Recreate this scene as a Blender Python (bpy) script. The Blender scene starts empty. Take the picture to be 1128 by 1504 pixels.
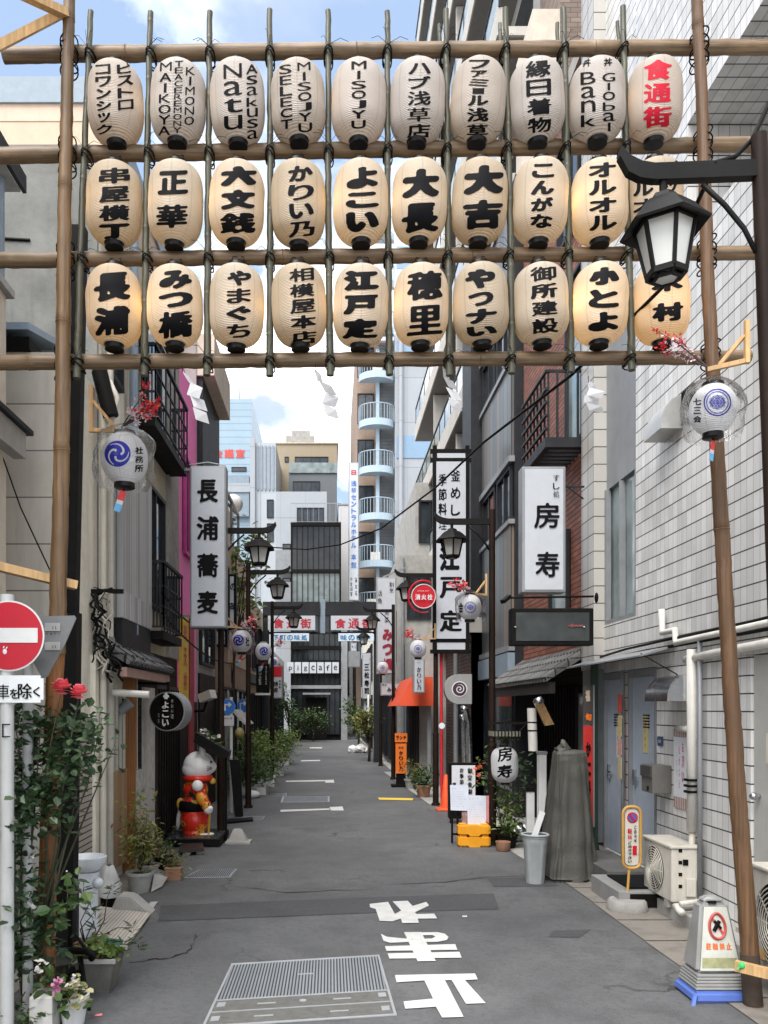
import bpy, bmesh, math, random
import numpy as np
from mathutils import Vector, Matrix, noise as mnoise
R = math.radians
random.seed(7)
SC = bpy.context.scene
COL = SC.collection

# ---------------------------------------------------------------- camera
EYE = 1.8                 # eye height
F, PX, PY = 1200.0, 485.0, 1040.0      # focal length and vanishing point of the street, in photo pixels
cd = bpy.data.cameras.new('camera'); cam = bpy.data.objects.new('camera', cd); COL.objects.link(cam)
cam.location = (0, 0, EYE); cam.rotation_euler = (R(90), 0, 0)
cd.sensor_fit = 'HORIZONTAL'; cd.sensor_width = 36; cd.lens = F/1128*36
# the long side is the unit of shift
cd.shift_x = (564-PX)/1128; cd.shift_y = (PY-752)/1128
cd.clip_end = 2000; cd.clip_start = .05
SC.camera = cam
SC.view_settings.view_transform = 'Standard'; SC.view_settings.look = 'None'
SC.view_settings.exposure = 1.9; SC.view_settings.gamma = 1
SC.view_settings.use_curve_mapping = False
SC.cycles.max_bounces = 8; SC.cycles.diffuse_bounces = 4; SC.cycles.transparent_max_bounces = 16
SC.cycles.use_light_tree = True

# ---------------------------------------------------------------- sky and sun
SUN_EL, SUN_AZ = R(56), R(206)          # high, behind the viewer
w = bpy.data.worlds.new('World'); SC.world = w; w.use_nodes = True
nt = w.node_tree; N = nt.nodes; L = nt.links
bg = N['Background']
sky = N.new('ShaderNodeTexSky'); sky.sky_type = 'NISHITA'; sky.sun_disc = False
sky.sun_elevation = SUN_EL; sky.sun_rotation = SUN_AZ
bg.inputs['Strength'].default_value = .14
tc = N.new('ShaderNodeTexCoord'); sp = N.new('ShaderNodeSeparateXYZ'); L.new(tc.outputs['Generated'], sp.inputs[0])
zz = N.new('ShaderNodeMath'); zz.operation = 'ADD'; zz.inputs[1].default_value = .25; L.new(sp.outputs['Z'], zz.inputs[0])
zm = N.new('ShaderNodeMath'); zm.operation = 'MAXIMUM'; zm.inputs[1].default_value = .05; L.new(zz.outputs[0], zm.inputs[0])
dv = N.new('ShaderNodeVectorMath'); dv.operation = 'DIVIDE'; L.new(tc.outputs['Generated'], dv.inputs[0])
cb = N.new('ShaderNodeCombineXYZ')
for i in range(3): L.new(zm.outputs[0], cb.inputs[i])
L.new(cb.outputs[0], dv.inputs[1])
n1 = N.new('ShaderNodeTexNoise'); n1.inputs['Scale'].default_value = 2.1; n1.inputs['Detail'].default_value = 7; n1.inputs['Roughness'].default_value = .55
n1.inputs['Distortion'].default_value = .4
mp = N.new('ShaderNodeMapping'); mp.inputs['Location'].default_value = (3.3, 1.6, 0); L.new(dv.outputs[0], mp.inputs[0]); L.new(mp.outputs[0], n1.inputs['Vector'])
rp = N.new('ShaderNodeValToRGB'); rp.color_ramp.elements[0].position = .41; rp.color_ramp.elements[1].position = .62
L.new(n1.outputs['Fac'], rp.inputs[0])
# grey undersides of the clouds
n2 = N.new('ShaderNodeTexNoise'); n2.inputs['Scale'].default_value = 3.7; n2.inputs['Detail'].default_value = 5
mp2 = N.new('ShaderNodeMapping'); mp2.inputs['Location'].default_value = (9.1, 4.2, 0); L.new(dv.outputs[0], mp2.inputs[0]); L.new(mp2.outputs[0], n2.inputs['Vector'])
rc = N.new('ShaderNodeValToRGB'); rc.color_ramp.elements[0].position = .36; rc.color_ramp.elements[1].position = .58
rc.color_ramp.elements[0].color = (1.75, 1.9, 2.15, 1); rc.color_ramp.elements[1].color = (9.2, 9.0, 8.75, 1)
L.new(n2.outputs['Fac'], rc.inputs[0])
mx = N.new('ShaderNodeMixRGB'); L.new(rp.outputs[0], mx.inputs[0])
sk2 = N.new('ShaderNodeMixRGB'); sk2.inputs[0].default_value = .88; sk2.inputs[2].default_value = (.95, 1.25, 1.75, 1); L.new(sky.outputs[0], sk2.inputs[1])
L.new(sk2.outputs[0], mx.inputs[1]); L.new(rc.outputs[0], mx.inputs[2])
L.new(mx.outputs[0], bg.inputs['Color'])
sd = bpy.data.lights.new('sun', 'SUN'); sd.energy = 1.5; sd.angle = R(40); sd.color = (1, .965, .92)
so = bpy.data.objects.new('sun', sd); COL.objects.link(so)
so.rotation_euler = (R(90)-SUN_EL, 0, math.pi - SUN_AZ)   # soft light from behind

# ---------------------------------------------------------------- pixel helpers (a photo pixel at a real distance)
def at(px, py, Y): return Vector(((px-PX)*Y/F, Y, EYE+(PY-py)*Y/F))
def gy(py): return F*EYE/(py-PY)                  # ground depth of a pixel row
def sY(px, X): return X*F/(px-PX)                 # depth where a street-side plane X meets a pixel column
def sZ(py, Y): return EYE+(PY-py)*Y/F

# ---------------------------------------------------------------- materials
MATS = {}
def newmat(name):
    m = bpy.data.materials.new(name); m.use_nodes = True
    MATS[name] = m
    return m, m.node_tree.nodes, m.node_tree.links, m.node_tree.nodes['Principled BSDF']
def mathn(N, L, op, a, b=None):
    n = N.new('ShaderNodeMath'); n.operation = op
    for i, v in enumerate((a, b)):
        if v is None: continue
        if isinstance(v, (int, float)): n.inputs[i].default_value = v
        else: L.new(v, n.inputs[i])
    return n.outputs[0]
def mixc(N, L, fac, a, b, mode='MIX'):
    n = N.new('ShaderNodeMixRGB'); n.blend_type = mode
    for i, v in enumerate((fac, a, b)):
        if isinstance(v, (int, float)): n.inputs[i].default_value = v
        elif isinstance(v, tuple): n.inputs[i].default_value = (*v[:3], 1)
        else: L.new(v, n.inputs[i])
    return n.outputs[0]
def noisen(N, L, scale, detail=4, rough=.6, vec=None, stretch=None):
    n = N.new('ShaderNodeTexNoise'); n.inputs['Scale'].default_value = scale
    n.inputs['Detail'].default_value = detail; n.inputs['Roughness'].default_value = rough
    if vec is None:
        g = N.new('ShaderNodeNewGeometry'); vec = g.outputs['Position']
    if stretch:
        mp = N.new('ShaderNodeMapping'); mp.inputs['Scale'].default_value = stretch
        L.new(vec, mp.inputs[0]); vec = mp.outputs[0]
    L.new(vec, n.inputs['Vector']); return n.outputs['Fac']
def ramp(N, L, v, lo, hi):
    n = N.new('ShaderNodeMapRange'); n.inputs[1].default_value = lo; n.inputs[2].default_value = hi
    L.new(v, n.inputs[0]); return n.outputs[0]
def dirt(N, L, col, amt, tint=(.16, .14, .11)):
    """Rain streaks and grime: stains with a shape of their own."""
    s = ramp(N, L, noisen(N, L, 1.0, 6, .65, stretch=(5, 5, .5)), .5, .78)
    b = ramp(N, L, noisen(N, L, 1.3, 5, .7), .5, .85)
    f = mathn(N, L, 'MULTIPLY', mathn(N, L, 'MAXIMUM', s, b), amt)
    dk = mixc(N, L, 1.0, col, (.5, .47, .43), 'MULTIPLY')
    dk = mixc(N, L, 1.0, dk, tint, 'DARKEN')
    return mixc(N, L, f, col, dk)
def bumpn(N, L, B, h, strength, dist=.01):
    n = N.new('ShaderNodeBump'); n.inputs['Strength'].default_value = strength; n.inputs['Distance'].default_value = dist
    L.new(h, n.inputs['Height']); L.new(n.outputs[0], B.inputs['Normal'])
def mat(name, col, rough=.6, var=.18, scale=6, metal=0, bump=0, bscale=60, grime=.25, spec=.4):
    if name in MATS: return MATS[name]
    m, N, L, B = newmat(name)
    v = noisen(N, L, scale, 5, .65)
    dark = tuple(c*(1-var) for c in col); light = tuple(min(1, c*(1+var)) for c in col)
    c = mixc(N, L, ramp(N, L, v, .3, .7), dark, light)
    if grime: c = dirt(N, L, c, grime)
    L.new(c, B.inputs['Base Color'])
    rr = mathn(N, L, 'ADD', mathn(N, L, 'MULTIPLY', v, .25), rough-.12)
    L.new(rr, B.inputs['Roughness']); B.inputs['Metallic'].default_value = metal
    B.inputs['Specular IOR Level'].default_value = spec
    if bump: bumpn(N, L, B, noisen(N, L, bscale, 4), bump)
    return m
def tiles(name, w, h, mw, mh, col, mcol, var=.12, offset=0, rough=.35, bump=.4, grime=.2, vcol=None, metal=0):
    """Tiles, bricks, boards or corrugation laid out in metres over the box-projected UV map."""
    if name in MATS: return MATS[name]
    m, N, L, B = newmat(name)
    uv = N.new('ShaderNodeUVMap'); s = N.new('ShaderNodeSeparateXYZ'); L.new(uv.outputs[0], s.inputs[0])
    v = mathn(N, L, 'DIVIDE', s.outputs['Y'], h); vf = mathn(N, L, 'FLOOR', v)
    u = mathn(N, L, 'DIVIDE', s.outputs['X'], w)
    if offset: u = mathn(N, L, 'ADD', u, mathn(N, L, 'MULTIPLY', mathn(N, L, 'MODULO', vf, 2), offset))
    uf = mathn(N, L, 'FLOOR', u)
    mu = mathn(N, L, 'LESS_THAN', mathn(N, L, 'SUBTRACT', u, uf), mw/w)
    mv = mathn(N, L, 'LESS_THAN', mathn(N, L, 'SUBTRACT', v, vf), mh/h)
    cbn = N.new('ShaderNodeCombineXYZ'); L.new(uf, cbn.inputs[0]); L.new(vf, cbn.inputs[1])
    wn = N.new('ShaderNodeTexWhiteNoise'); wn.noise_dimensions = '2D'; L.new(cbn.outputs[0], wn.inputs['Vector'])
    c = mixc(N, L, wn.outputs['Value'], tuple(x*(1-var) for x in col), vcol or tuple(min(1, x*(1+var)) for x in col))
    big = ramp(N, L, noisen(N, L, 1.1, 4), .3, .7)
    c = mixc(N, L, mathn(N, L, 'MULTIPLY', big, .22), c, tuple(x*.72 for x in col))
    mask = mathn(N, L, 'MAXIMUM', mathn(N, L, 'MULTIPLY', mu, .6), mv) if mw < mh else mathn(N, L, 'MAXIMUM', mu, mv)
    c = mixc(N, L, mask, c, mcol)
    if grime: c = dirt(N, L, c, grime)
    L.new(c, B.inputs['Base Color'])
    L.new(mathn(N, L, 'ADD', mathn(N, L, 'MULTIPLY', mask, .4), rough), B.inputs['Roughness'])
    B.inputs['Metallic'].default_value = metal
    if bump: bumpn(N, L, B, mathn(N, L, 'SUBTRACT', 1.0, mask), bump, .006)
    B.inputs['Specular IOR Level'].default_value = .35 if max(col) > .1 else .12
    return m
def leafmat(name, cols, rough=.45, sss=True):
    if name in MATS: return MATS[name]
    m, N, L, B = newmat(name)
    g = N.new('ShaderNodeNewGeometry'); r = N.new('ShaderNodeValToRGB')
    while len(r.color_ramp.elements) < len(cols): r.color_ramp.elements.new(.5)
    for i, c in enumerate(cols):
        r.color_ramp.elements[i].position = i/(len(cols)-1); r.color_ramp.elements[i].color = (*c, 1)
    L.new(g.outputs['Random Per Island'], r.inputs[0]); L.new(r.outputs[0], B.inputs['Base Color'])
    B.inputs['Roughness'].default_value = rough
    tr = N.new('ShaderNodeBsdfTranslucent'); L.new(r.outputs[0], tr.inputs[0]); ms = N.new('ShaderNodeMixShader'); ms.inputs[0].default_value = .3
    L.new(B.outputs[0], ms.inputs[1]); L.new(tr.outputs[0], ms.inputs[2]); L.new(ms.outputs[0], N['Material Output'].inputs[0])
    return m
def glassmat(name, col=(.02, .024, .028), rough=.06, spec=.55, wob=.08):
    if name in MATS: return MATS[name]
    m, N, L, B = newmat(name)
    c = mixc(N, L, ramp(N, L, noisen(N, L, 1.7, 3), .35, .65), col, tuple(x*1.9 for x in col))
    L.new(c, B.inputs['Base Color']); B.inputs['Roughness'].default_value = rough; B.inputs['Specular IOR Level'].default_value = spec
    bumpn(N, L, B, noisen(N, L, 2.5, 2), wob, .02)
    return m
def wood(name, col, rough=.6, stretch=(14, 14, .9), dark=.5, grime=.2):
    if name in MATS: return MATS[name]
    m, N, L, B = newmat(name)
    v = noisen(N, L, 3, 5, .6, stretch=stretch)
    c = mixc(N, L, ramp(N, L, v, .35, .68), tuple(x*dark for x in col), tuple(min(1, x*1.2) for x in col))
    c = mixc(N, L, ramp(N, L, noisen(N, L, 2.2, 4), .5, .75), c, tuple(x*.62 for x in col))
    if grime: c = dirt(N, L, c, grime, (.06, .045, .03))
    L.new(c, B.inputs['Base Color']); B.inputs['Roughness'].default_value = rough
    bumpn(N, L, B, v, .25, .004)
    return m

# ---------------------------------------------------------------- mesh builder
OFF = {}
class MB:
    def __init__(s): s.bm = bmesh.new()
    def box(s, x0, x1, y0, y1, z0, z1, bev=0):
        if x0 > x1: x0, x1 = x1, x0
        if y0 > y1: y0, y1 = y1, y0
        if z0 > z1: z0, z1 = z1, z0
        r = bmesh.ops.create_cube(s.bm, size=1)
        for v in r['verts']:
            v.co = Vector(((x0+x1)/2+v.co.x*(x1-x0), (y0+y1)/2+v.co.y*(y1-y0), (z0+z1)/2+v.co.z*(z1-z0)))
        if bev:
            es = list({e for v in r['verts'] for e in v.link_edges})
            bmesh.ops.bevel(s.bm, geom=es, offset=bev, segments=2, affect='EDGES', profile=.6)
        return s
    def ring(s, c, ax, r, n, ph=0):
        ax = Vector(ax).normalized(); a = ax.orthogonal().normalized() if abs(ax.z) < .99 else Vector((1, 0, 0)); b = ax.cross(a)
        return [s.bm.verts.new(Vector(c)+a*r*math.cos(ph+2*math.pi*i/n)+b*r*math.sin(ph+2*math.pi*i/n)) for i in range(n)]
    def bridge(s, A, B):
        n = len(A)
        for i in range(n): s.bm.faces.new((A[i], A[(i+1) % n], B[(i+1) % n], B[i]))
    def cyl(s, p0, p1, r0, r1=None, n=12, cap=True):
        r1 = r0 if r1 is None else r1; ax = Vector(p1)-Vector(p0)
        A = s.ring(p0, ax, r0, n); B = s.ring(p1, ax, r1, n); s.bridge(A, B)
        if cap: s.bm.faces.new(A[::-1]); s.bm.faces.new(B)
        return s
    def tube(s, pts, r, n=8, closed=False):
        pts = [Vector(p) for p in pts]; k = len(pts); rr = r if isinstance(r, (list, tuple)) else [r]*k
        rings = []; prev = None
        for i, p in enumerate(pts):
            a = pts[(i-1) % k] if (i or closed) else p; b = pts[(i+1) % k] if (i < k-1 or closed) else p
            ax = (b-a).normalized()
            if prev is None: u = ax.orthogonal().normalized()
            else: u = (prev-ax*prev.dot(ax)).normalized()
            prev = u; v = ax.cross(u)
            rings.append([s.bm.verts.new(p+(u*math.cos(2*math.pi*j/n)+v*math.sin(2*math.pi*j/n))*rr[i]) for j in range(n)])
        for i in range(k-1): s.bridge(rings[i], rings[i+1])
        if closed: s.bridge(rings[-1], rings[0])
        else: s.bm.faces.new(rings[0][::-1]); s.bm.faces.new(rings[-1])
        return s
    def lathe(s, prof, c, n=32, cap0=True, cap1=True, sq=None):
        c = Vector(c); rings = []
        for r, z in prof:
            rings.append([s.bm.verts.new(c+Vector((r*math.cos(2*math.pi*(i+.5)/n), r*math.sin(2*math.pi*(i+.5)/n)*(sq or 1), z))) for i in range(n)])
        for A, B in zip(rings, rings[1:]): s.bridge(A, B)
        if cap0: s.bm.faces.new(rings[0][::-1])
        if cap1: s.bm.faces.new(rings[-1])
        return s
    def ball(s, c, r, n=16, rot=None):
        r = r if isinstance(r, (tuple, list)) else (r, r, r)
        q = bmesh.ops.create_uvsphere(s.bm, u_segments=n, v_segments=max(6, n*2//3), radius=1)
        for v in q['verts']:
            p = Vector((v.co.x*r[0], v.co.y*r[1], v.co.z*r[2]))
            if rot: p = rot @ p
            v.co = Vector(c)+p
        return s
    def prism(s, pts, d):
        """A flat outline (3D points in order) given thickness along vector d."""
        A = [s.bm.verts.new(Vector(p)) for p in pts]; B = [s.bm.verts.new(Vector(p)+Vector(d)) for p in pts]
        s.bridge(A, B); s.bm.faces.new(A[::-1]); s.bm.faces.new(B)
        return s
    def poly(s, pts): s.bm.faces.new([s.bm.verts.new(Vector(p)) for p in pts]); return s
    def bar(s, a, b, wd, ht, up=(0, 0, 1)):
        """A squared bar from a to b."""
        a, b = Vector(a), Vector(b); ax = (b-a).normalized(); up = Vector(up)
        if abs(ax.dot(up)) > .98: up = Vector((0, 1, 0))
        sd_ = ax.cross(up).normalized()*wd/2; u = sd_.cross(ax).normalized()*ht/2
        s.prism([a-sd_-u, a+sd_-u, a+sd_+u, a-sd_+u], b-a); return s
    def build(s, name, m, parent=None, smooth=False, sharp=None):
        bm = s.bm
        bmesh.ops.recalc_face_normals(bm, faces=bm.faces)
        uvl = bm.loops.layers.uv.new('UVMap')
        for f in bm.faces:
            nrm = f.normal; k = max(range(3), key=lambda i: abs(nrm[i]))
            for lp in f.loops:
                p = lp.vert.co
                lp[uvl].uv = (p.y, p.z) if k == 0 else ((p.x, p.z) if k == 1 else (p.x, p.y))
            f.smooth = smooth
        if smooth and sharp:
            for e in bm.edges:
                if len(e.link_faces) == 2 and e.calc_face_angle(0) > R(sharp): e.smooth = False
        off = OFF.get(parent.name, Vector()) if parent else Vector()
        if off.length: bmesh.ops.translate(bm, verts=bm.verts, vec=-off)
        me = bpy.data.meshes.new(name); bm.to_mesh(me); bm.free()
        ms = m if isinstance(m, (list, tuple)) else [m]
        for x in ms: me.materials.append(x)
        o = bpy.data.objects.new(name, me); COL.objects.link(o)
        if parent: o.parent = parent; OFF[o.name] = off
        return o
def tag(o, label, cat, group=None):
    o['label'] = label; o['category'] = cat
    if group: o['group'] = group
    return o
def thing(name, loc, label, cat, group=None):
    o = bpy.data.objects.new(name, None); COL.objects.link(o); o.location = loc; o.empty_display_size = .1
    OFF[o.name] = Vector(loc)
    return tag(o, label, cat, group)
def structure(o): o['kind'] = 'structure'; return o
def dup(root, loc, label, rotz=0, scale=None):
    r = root.copy(); COL.objects.link(r); r.location = loc; r.rotation_euler = (0, 0, rotz); r['label'] = label
    if scale: r.scale = scale
    for ch in list(root.children):
        c = ch.copy(); COL.objects.link(c); c.parent = r
        for g in list(ch.children):
            d = g.copy(); COL.objects.link(d); d.parent = c
    return r

# ---------------------------------------------------------------- brush lettering: glyphs are rasterised, thickened, and contoured into meshes
GL = {}
def glyph_tris(ch):
    c = bpy.data.curves.new('glyph', 'FONT'); c.body = ch; c.resolution_u = 3; c.fill_mode = 'BOTH'
    o = bpy.data.objects.new('glyph', c); COL.objects.link(o)
    me = bpy.data.meshes.new_from_object(o.evaluated_get(bpy.context.evaluated_depsgraph_get()))
    bpy.data.objects.remove(o); bpy.data.curves.remove(c)
    me.calc_loop_triangles()
    co = np.array([v.co[:2] for v in me.vertices]); tr = np.array([t.vertices[:] for t in me.loop_triangles])
    bpy.data.meshes.remove(me); return co, tr
def tr_v(co, tr, k): return co[tr[:, k]]-co[tr[:, 0]]
def glyph_field(ch, bold, n, rot=False, pad=None):
    key = (ch, bold, n, rot)
    if key in GL: return GL[key]
    co, tr = glyph_tris(ch)
    lo, hi = co.min(0), co.max(0); sz = np.maximum(hi-lo, 1e-3)
    minw = .22                      # a thin mark such as a dash keeps its thickness
    full = max(sz.max(), .4); box = np.maximum(sz, minw*full); mid = (lo+hi)/2
    q = (co-mid)/box+.5
    if rot: q = np.stack([q[:, 1], 1-q[:, 0]], 1)
    dens = abs(np.cross(tr_v(co, tr, 1), tr_v(co, tr, 2))).sum()/2/(box[0]*box[1])
    bold = bold*max(.3, min(1.2, 1-2.4*(dens-.26)))
    m = max(2, int(round(bold*n))+2); ins = n-2*m
    q = q*ins+m
    g = np.zeros((n+1, n+1)); yy, xx = np.mgrid[0:n+1, 0:n+1]
    S = 2
    for t in tr:
        a, b, c = q[t]
        x0, y0 = np.floor(np.minimum(np.minimum(a, b), c)).astype(int); x1, y1 = np.ceil(np.maximum(np.maximum(a, b), c)).astype(int)
        x0 = max(x0, 0); y0 = max(y0, 0); x1 = min(x1, n); y1 = min(y1, n)
        X = xx[y0:y1+1, x0:x1+1]; Y = yy[y0:y1+1, x0:x1+1]
        d = (b[1]-c[1])*(a[0]-c[0])+(c[0]-b[0])*(a[1]-c[1])
        if abs(d) < 1e-9: continue
        for ox in (-.25, .25):
            for oy in (-.25, .25):
                l1 = ((b[1]-c[1])*(X+ox-c[0])+(c[0]-b[0])*(Y+oy-c[1]))/d; l2 = ((c[1]-a[1])*(X+ox-c[0])+(a[0]-c[0])*(Y+oy-c[1]))/d
                g[y0:y1+1, x0:x1+1] += .25*((l1 >= -1e-6) & (l2 >= -1e-6) & (l1+l2 <= 1+1e-6))
    g = np.minimum(g, 1)
    rad = bold*n
    if rad > .4:
        out = g.copy(); k = int(math.ceil(rad))
        for dx in range(-k, k+1):
            for dy in range(-k, k+1):
                # the brush is wider than high, and slanted
                e = ((dx-.25*dy)/rad)**2+((dy)/(rad*.8))**2
                if e <= 1.01 and (dx or dy): out = np.maximum(out, np.roll(np.roll(g, dx, 1), dy, 0))
        g = out
    for _ in range(1 if n < 40 else 2):
        p = np.pad(g, 1); g = (p[:-2, 1:-1]+p[2:, 1:-1]+p[1:-1, :-2]+p[1:-1, 2:]+2*p[1:-1, 1:-1])/6
    g[0] = g[-1] = 0; g[:, 0] = g[:, -1] = 0
    GL[key] = g
    return g
def field_mesh(mb, g, mapf, thr=.5):
    """Fill the part of a sampled field above the threshold with small faces; mapf sends (u, v) in 0..1 to a point."""
    n1, n2 = g.shape; V = {}
    bm = mb.bm
    def gv(i, j):
        k = (i, j)
        if k not in V: V[k] = bm.verts.new(mapf(j/(n2-1), i/(n1-1)))
        return V[k]
    def ev(i, j, i2, j2):
        k = (i, j, i2, j2) if (i, j) < (i2, j2) else (i2, j2, i, j)
        if k not in V:
            i, j, i2, j2 = k; t = (thr-g[i, j])/(g[i2, j2]-g[i, j])
            V[k] = bm.verts.new(mapf((j+(j2-j)*t)/(n2-1), (i+(i2-i)*t)/(n1-1)))
        return V[k]
    ins = g > thr
    any_ = ins[:-1, :-1] | ins[1:, :-1] | ins[:-1, 1:] | ins[1:, 1:]
    for i, j in zip(*np.nonzero(any_)):
        cs = [(i, j), (i, j+1), (i+1, j+1), (i+1, j)]; st = [ins[c] for c in cs]
        if all(st): bm.faces.new([gv(*c) for c in cs]); continue
        vs = []
        for k in range(4):
            a, b = cs[k], cs[(k+1) % 4]
            if st[k]: vs.append(gv(*a))
            if st[k] != st[(k+1) % 4]: vs.append(ev(*a, *b))
        if st[0] == st[2] and st[1] == st[3] and st[0] != st[1]:
            # two separate corners
            for k in range(4):
                if st[k]:
                    a, b, c = cs[k], cs[(k+1) % 4], cs[k-1]
                    try: bm.faces.new((ev(*c, *a), gv(*a), ev(*a, *b)))
                    except ValueError: pass
            continue
        if len(vs) >= 3:
            try: bm.faces.new(vs)
            except ValueError: pass
def column(s, cx, y0, y1, w, gap=.06, hs=None):
    """A column of characters set between pixel rows y0 and y1: (char, cx, cy, w, h)."""
    k = len(s); hs = hs or [1]*k; tot = sum(hs); out = []; y = y0
    for ch, h in zip(s, hs):
        hh = (y1-y0)*h/tot; ww = w*(.8 if ch in 'っッゥァュョ' else 1)*(.35 if ch in 'Iil' else 1)
        out.append((ch, cx, y+hh/2, ww, hh*(1-gap))); y += hh
    return out
def rowt(s, x0, x1, cy, h, gap=.06):
    k = len(s); cw = (x1-x0)/k
    return [(ch, x0+cw*(i+.5), cy, cw*(1-gap)*(.4 if ch in 'Iil' else 1), h) for i, ch in enumerate(s) if ch != ' ']
def letters(mb, cells, mapf, bold=.05, n=44, slant=0):
    """cells in pixels; mapf(px, py) -> point just in front of the surface."""
    for ch, cx, cy, w_, h_ in cells:
        rot = ch in 'ー|'
        g = glyph_field('ー' if ch == '|' else ch, bold, n, rot)
        field_mesh(mb, g, lambda u, v: mapf(cx+(u-.5)*w_, cy-(v-.5)*h_-slant*(u-.5)*h_))
    return mb
def flat(Y, eps=.004): return lambda px, py: at(px, py, Y)-Vector((0, eps, 0))
def sign_text(cells, Y, parent, m, bold=.05, n=40, name='lettering', eps=.004):
    return letters(MB(), cells, flat(Y, eps), bold, n).build(name, m, parent)
from mathutils.bvhtree import BVHTree
# ---------------------------------------------------------------- the palette
black = mat('black_paint', (.008, .0075, .007), .5, .3, grime=.1, spec=.08)
ink = mat('ink', (.004, .004, .005), .7, .1, grime=0, spec=.12)
redink = mat('red_ink', (.42, .008, .025), .6, .12, grime=0, spec=.15)
blueink = mat('blue_ink', (.015, .02, .26), .6, .12, grime=0, spec=.15)
white = mat('white_paint', (.62, .62, .61), .45, .06, grime=.18)
signwhite = mat('sign_white', (.46, .48, .515), .35, .04, grime=.1)
cream = mat('cream_plaster', (.68, .64, .54), .8, .1, bump=.15, grime=.45)
palegreen = mat('pale_plaster', (.68, .65, .55), .8, .1, bump=.12, grime=.4)
tan = mat('tan_plaster', (.52, .4, .3), .85, .06, bump=.1, grime=.12)
greyplaster = mat('grey_plaster', (.36, .35, .33), .85, .12, bump=.15, grime=.45)
beige = mat('beige_plaster', (.6, .53, .44), .85, .1, bump=.15, grime=.35)
brownwall = mat('brown_wall', (.28, .21, .15), .8, .15, bump=.15, grime=.4)
concrete = mat('weathered_concrete', (.2, .2, .185), .9, .35, 1.6, bump=.3, bscale=25, grime=.75)
conc = mat('pale_concrete', (.32, .31, .29), .9, .2, 4, bump=.3, grime=.4)
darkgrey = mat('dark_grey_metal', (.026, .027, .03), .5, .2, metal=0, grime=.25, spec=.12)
midgrey = mat('mid_grey_metal', (.25, .26, .27), .45, .12, metal=.2, grime=.3)
steel = mat('stainless_steel', (.55, .56, .57), .25, .15, metal=1, grime=.2)
bluegrey = mat('blue_grey_metal', (.2, .25, .3), .5, .12, grime=.2)
doorgrey = mat('blue_grey_door', (.36, .41, .48), .45, .08, grime=.25)
doorpale = mat('pale_grey_door', (.42, .41, .38), .5, .06, grime=.2)
pvc = mat('pvc', (.6, .58, .53), .4, .08, grime=.35)
pvcold = mat('yellowed_plastic', (.5, .47, .4), .45, .1, grime=.35)
green_pvc = mat('green_paint', (.03, .055, .035), .5, .2)
tarp = mat('grey_tarpaulin', (.072, .07, .06), .6, .12, 7, bump=.5, bscale=34, grime=.2)
darkwood = wood('dark_wood', (.028, .02, .015))
lightwood = wood('pale_lumber', (.55, .34, .15), .6, dark=.72, grime=.1)
logwood = wood('orange_log', (.29, .115, .03), .55, (22, 22, .5), .55)
brownlog = wood('brown_log', (.13, .066, .028), .6, (22, 22, .5), .5)
bamboo_tan = wood('dry_bamboo', (.19, .108, .046), .5, (20, 20, .6), .42, .35)
bamboo_beam = wood('beam_bamboo', (.215, .14, .075), .5, (.6, 20, 20), .4, .35)
bamboo_green = wood('green_bamboo', (.07, .068, .04), .45, (20, 20, .6), .5, .25)
cordm = mat('black_cord', (.01, .009, .008), .8, .2, grime=0, spec=.1)
cablem = mat('black_cable', (.007, .007, .007), .6, .2, grime=0, spec=.1)
rust = mat('rusty_metal', (.14, .08, .05), .8, .4, 6, grime=.5)
terracotta = mat('terracotta', (.3, .16, .1), .85, .2, bump=.2, grime=.5)
soil = mat('soil', (.04, .03, .022), .95, .3, 20, bump=.5, grime=0)
yellowp = mat('yellow_plastic', (.78, .33, .015), .4, .08, grime=.12)
orangep = mat('orange_panel', (.75, .17, .02), .45, .06, grime=.05)
redfab = mat('orange_red_canvas', (.62, .07, .02), .7, .1, grime=.1)
redp = mat('red_paint', (.5, .008, .02), .35, .08, grime=.06)
bluep = mat('blue_plastic', (.08, .14, .42), .45, .12, grime=.25)
pink = mat('pink_wall', (.85, .2, .5), .6, .06, grime=.12)
yellow_sign = mat('yellow_sign', (.72, .5, .05), .5, .08)
glass = glassmat('window_glass')
glassl = glassmat('pale_window_glass', (.14, .17, .17), .08)
paperm = mat('notice_paper', (.68, .69, .72), .6, .05, grime=.05)
streamer = mat('white_paper', (.6, .6, .61), .7, .04, grime=0)
gold = mat('gold', (.65, .38, .05), .4, .1, grime=0)
statue_white = mat('glazed_white', (.82, .8, .78), .25, .04, grime=.12)
statue_red = mat('glazed_red', (.62, .03, .015), .25, .08, grime=.05)
statue_green = mat('glazed_green', (.03, .05, .025), .3, .2, grime=0)
tile_white = tiles('white_wall_tile', .095, .136, .006, .011, (.64, .63, .605), (.045, .042, .04), .07, vcol=(.77, .76, .74), rough=.25, grime=.3)
tile_big = tiles('large_white_tile', .2, .2, .012, .012, (.46, .445, .41), (.08, .075, .07), .06, rough=.3, grime=.2)
brick = tiles('red_brick', .21, .068, .008, .012, (.235, .085, .052), (.05, .03, .025), .3, .5, .6, .5, .3)
brickbrown = tiles('brown_tile', .21, .075, .01, .01, (.085, .06, .05), (.03, .025, .025), .3, .5, .55, .4, .2)
brickgrey = tiles('grey_brown_brick', .23, .08, .01, .01, (.2, .15, .12), (.1, .08, .07), .25, .5, .6, .4, .15)
panelwall = tiles('jointed_panel', 1.9, .4, .008, .012, (.58, .545, .48), (.2, .18, .16), .04, rough=.75, grime=.4)
siding = tiles('beige_siding', 4, .055, .0, .012, (.42, .37, .32), (.06, .05, .045), .06, rough=.6)
shutter = tiles('metal_shutter', 4, .09, 0, .02, (.17, .18, .19), (.05, .05, .05), .08, rough=.4, metal=.3)
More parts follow.
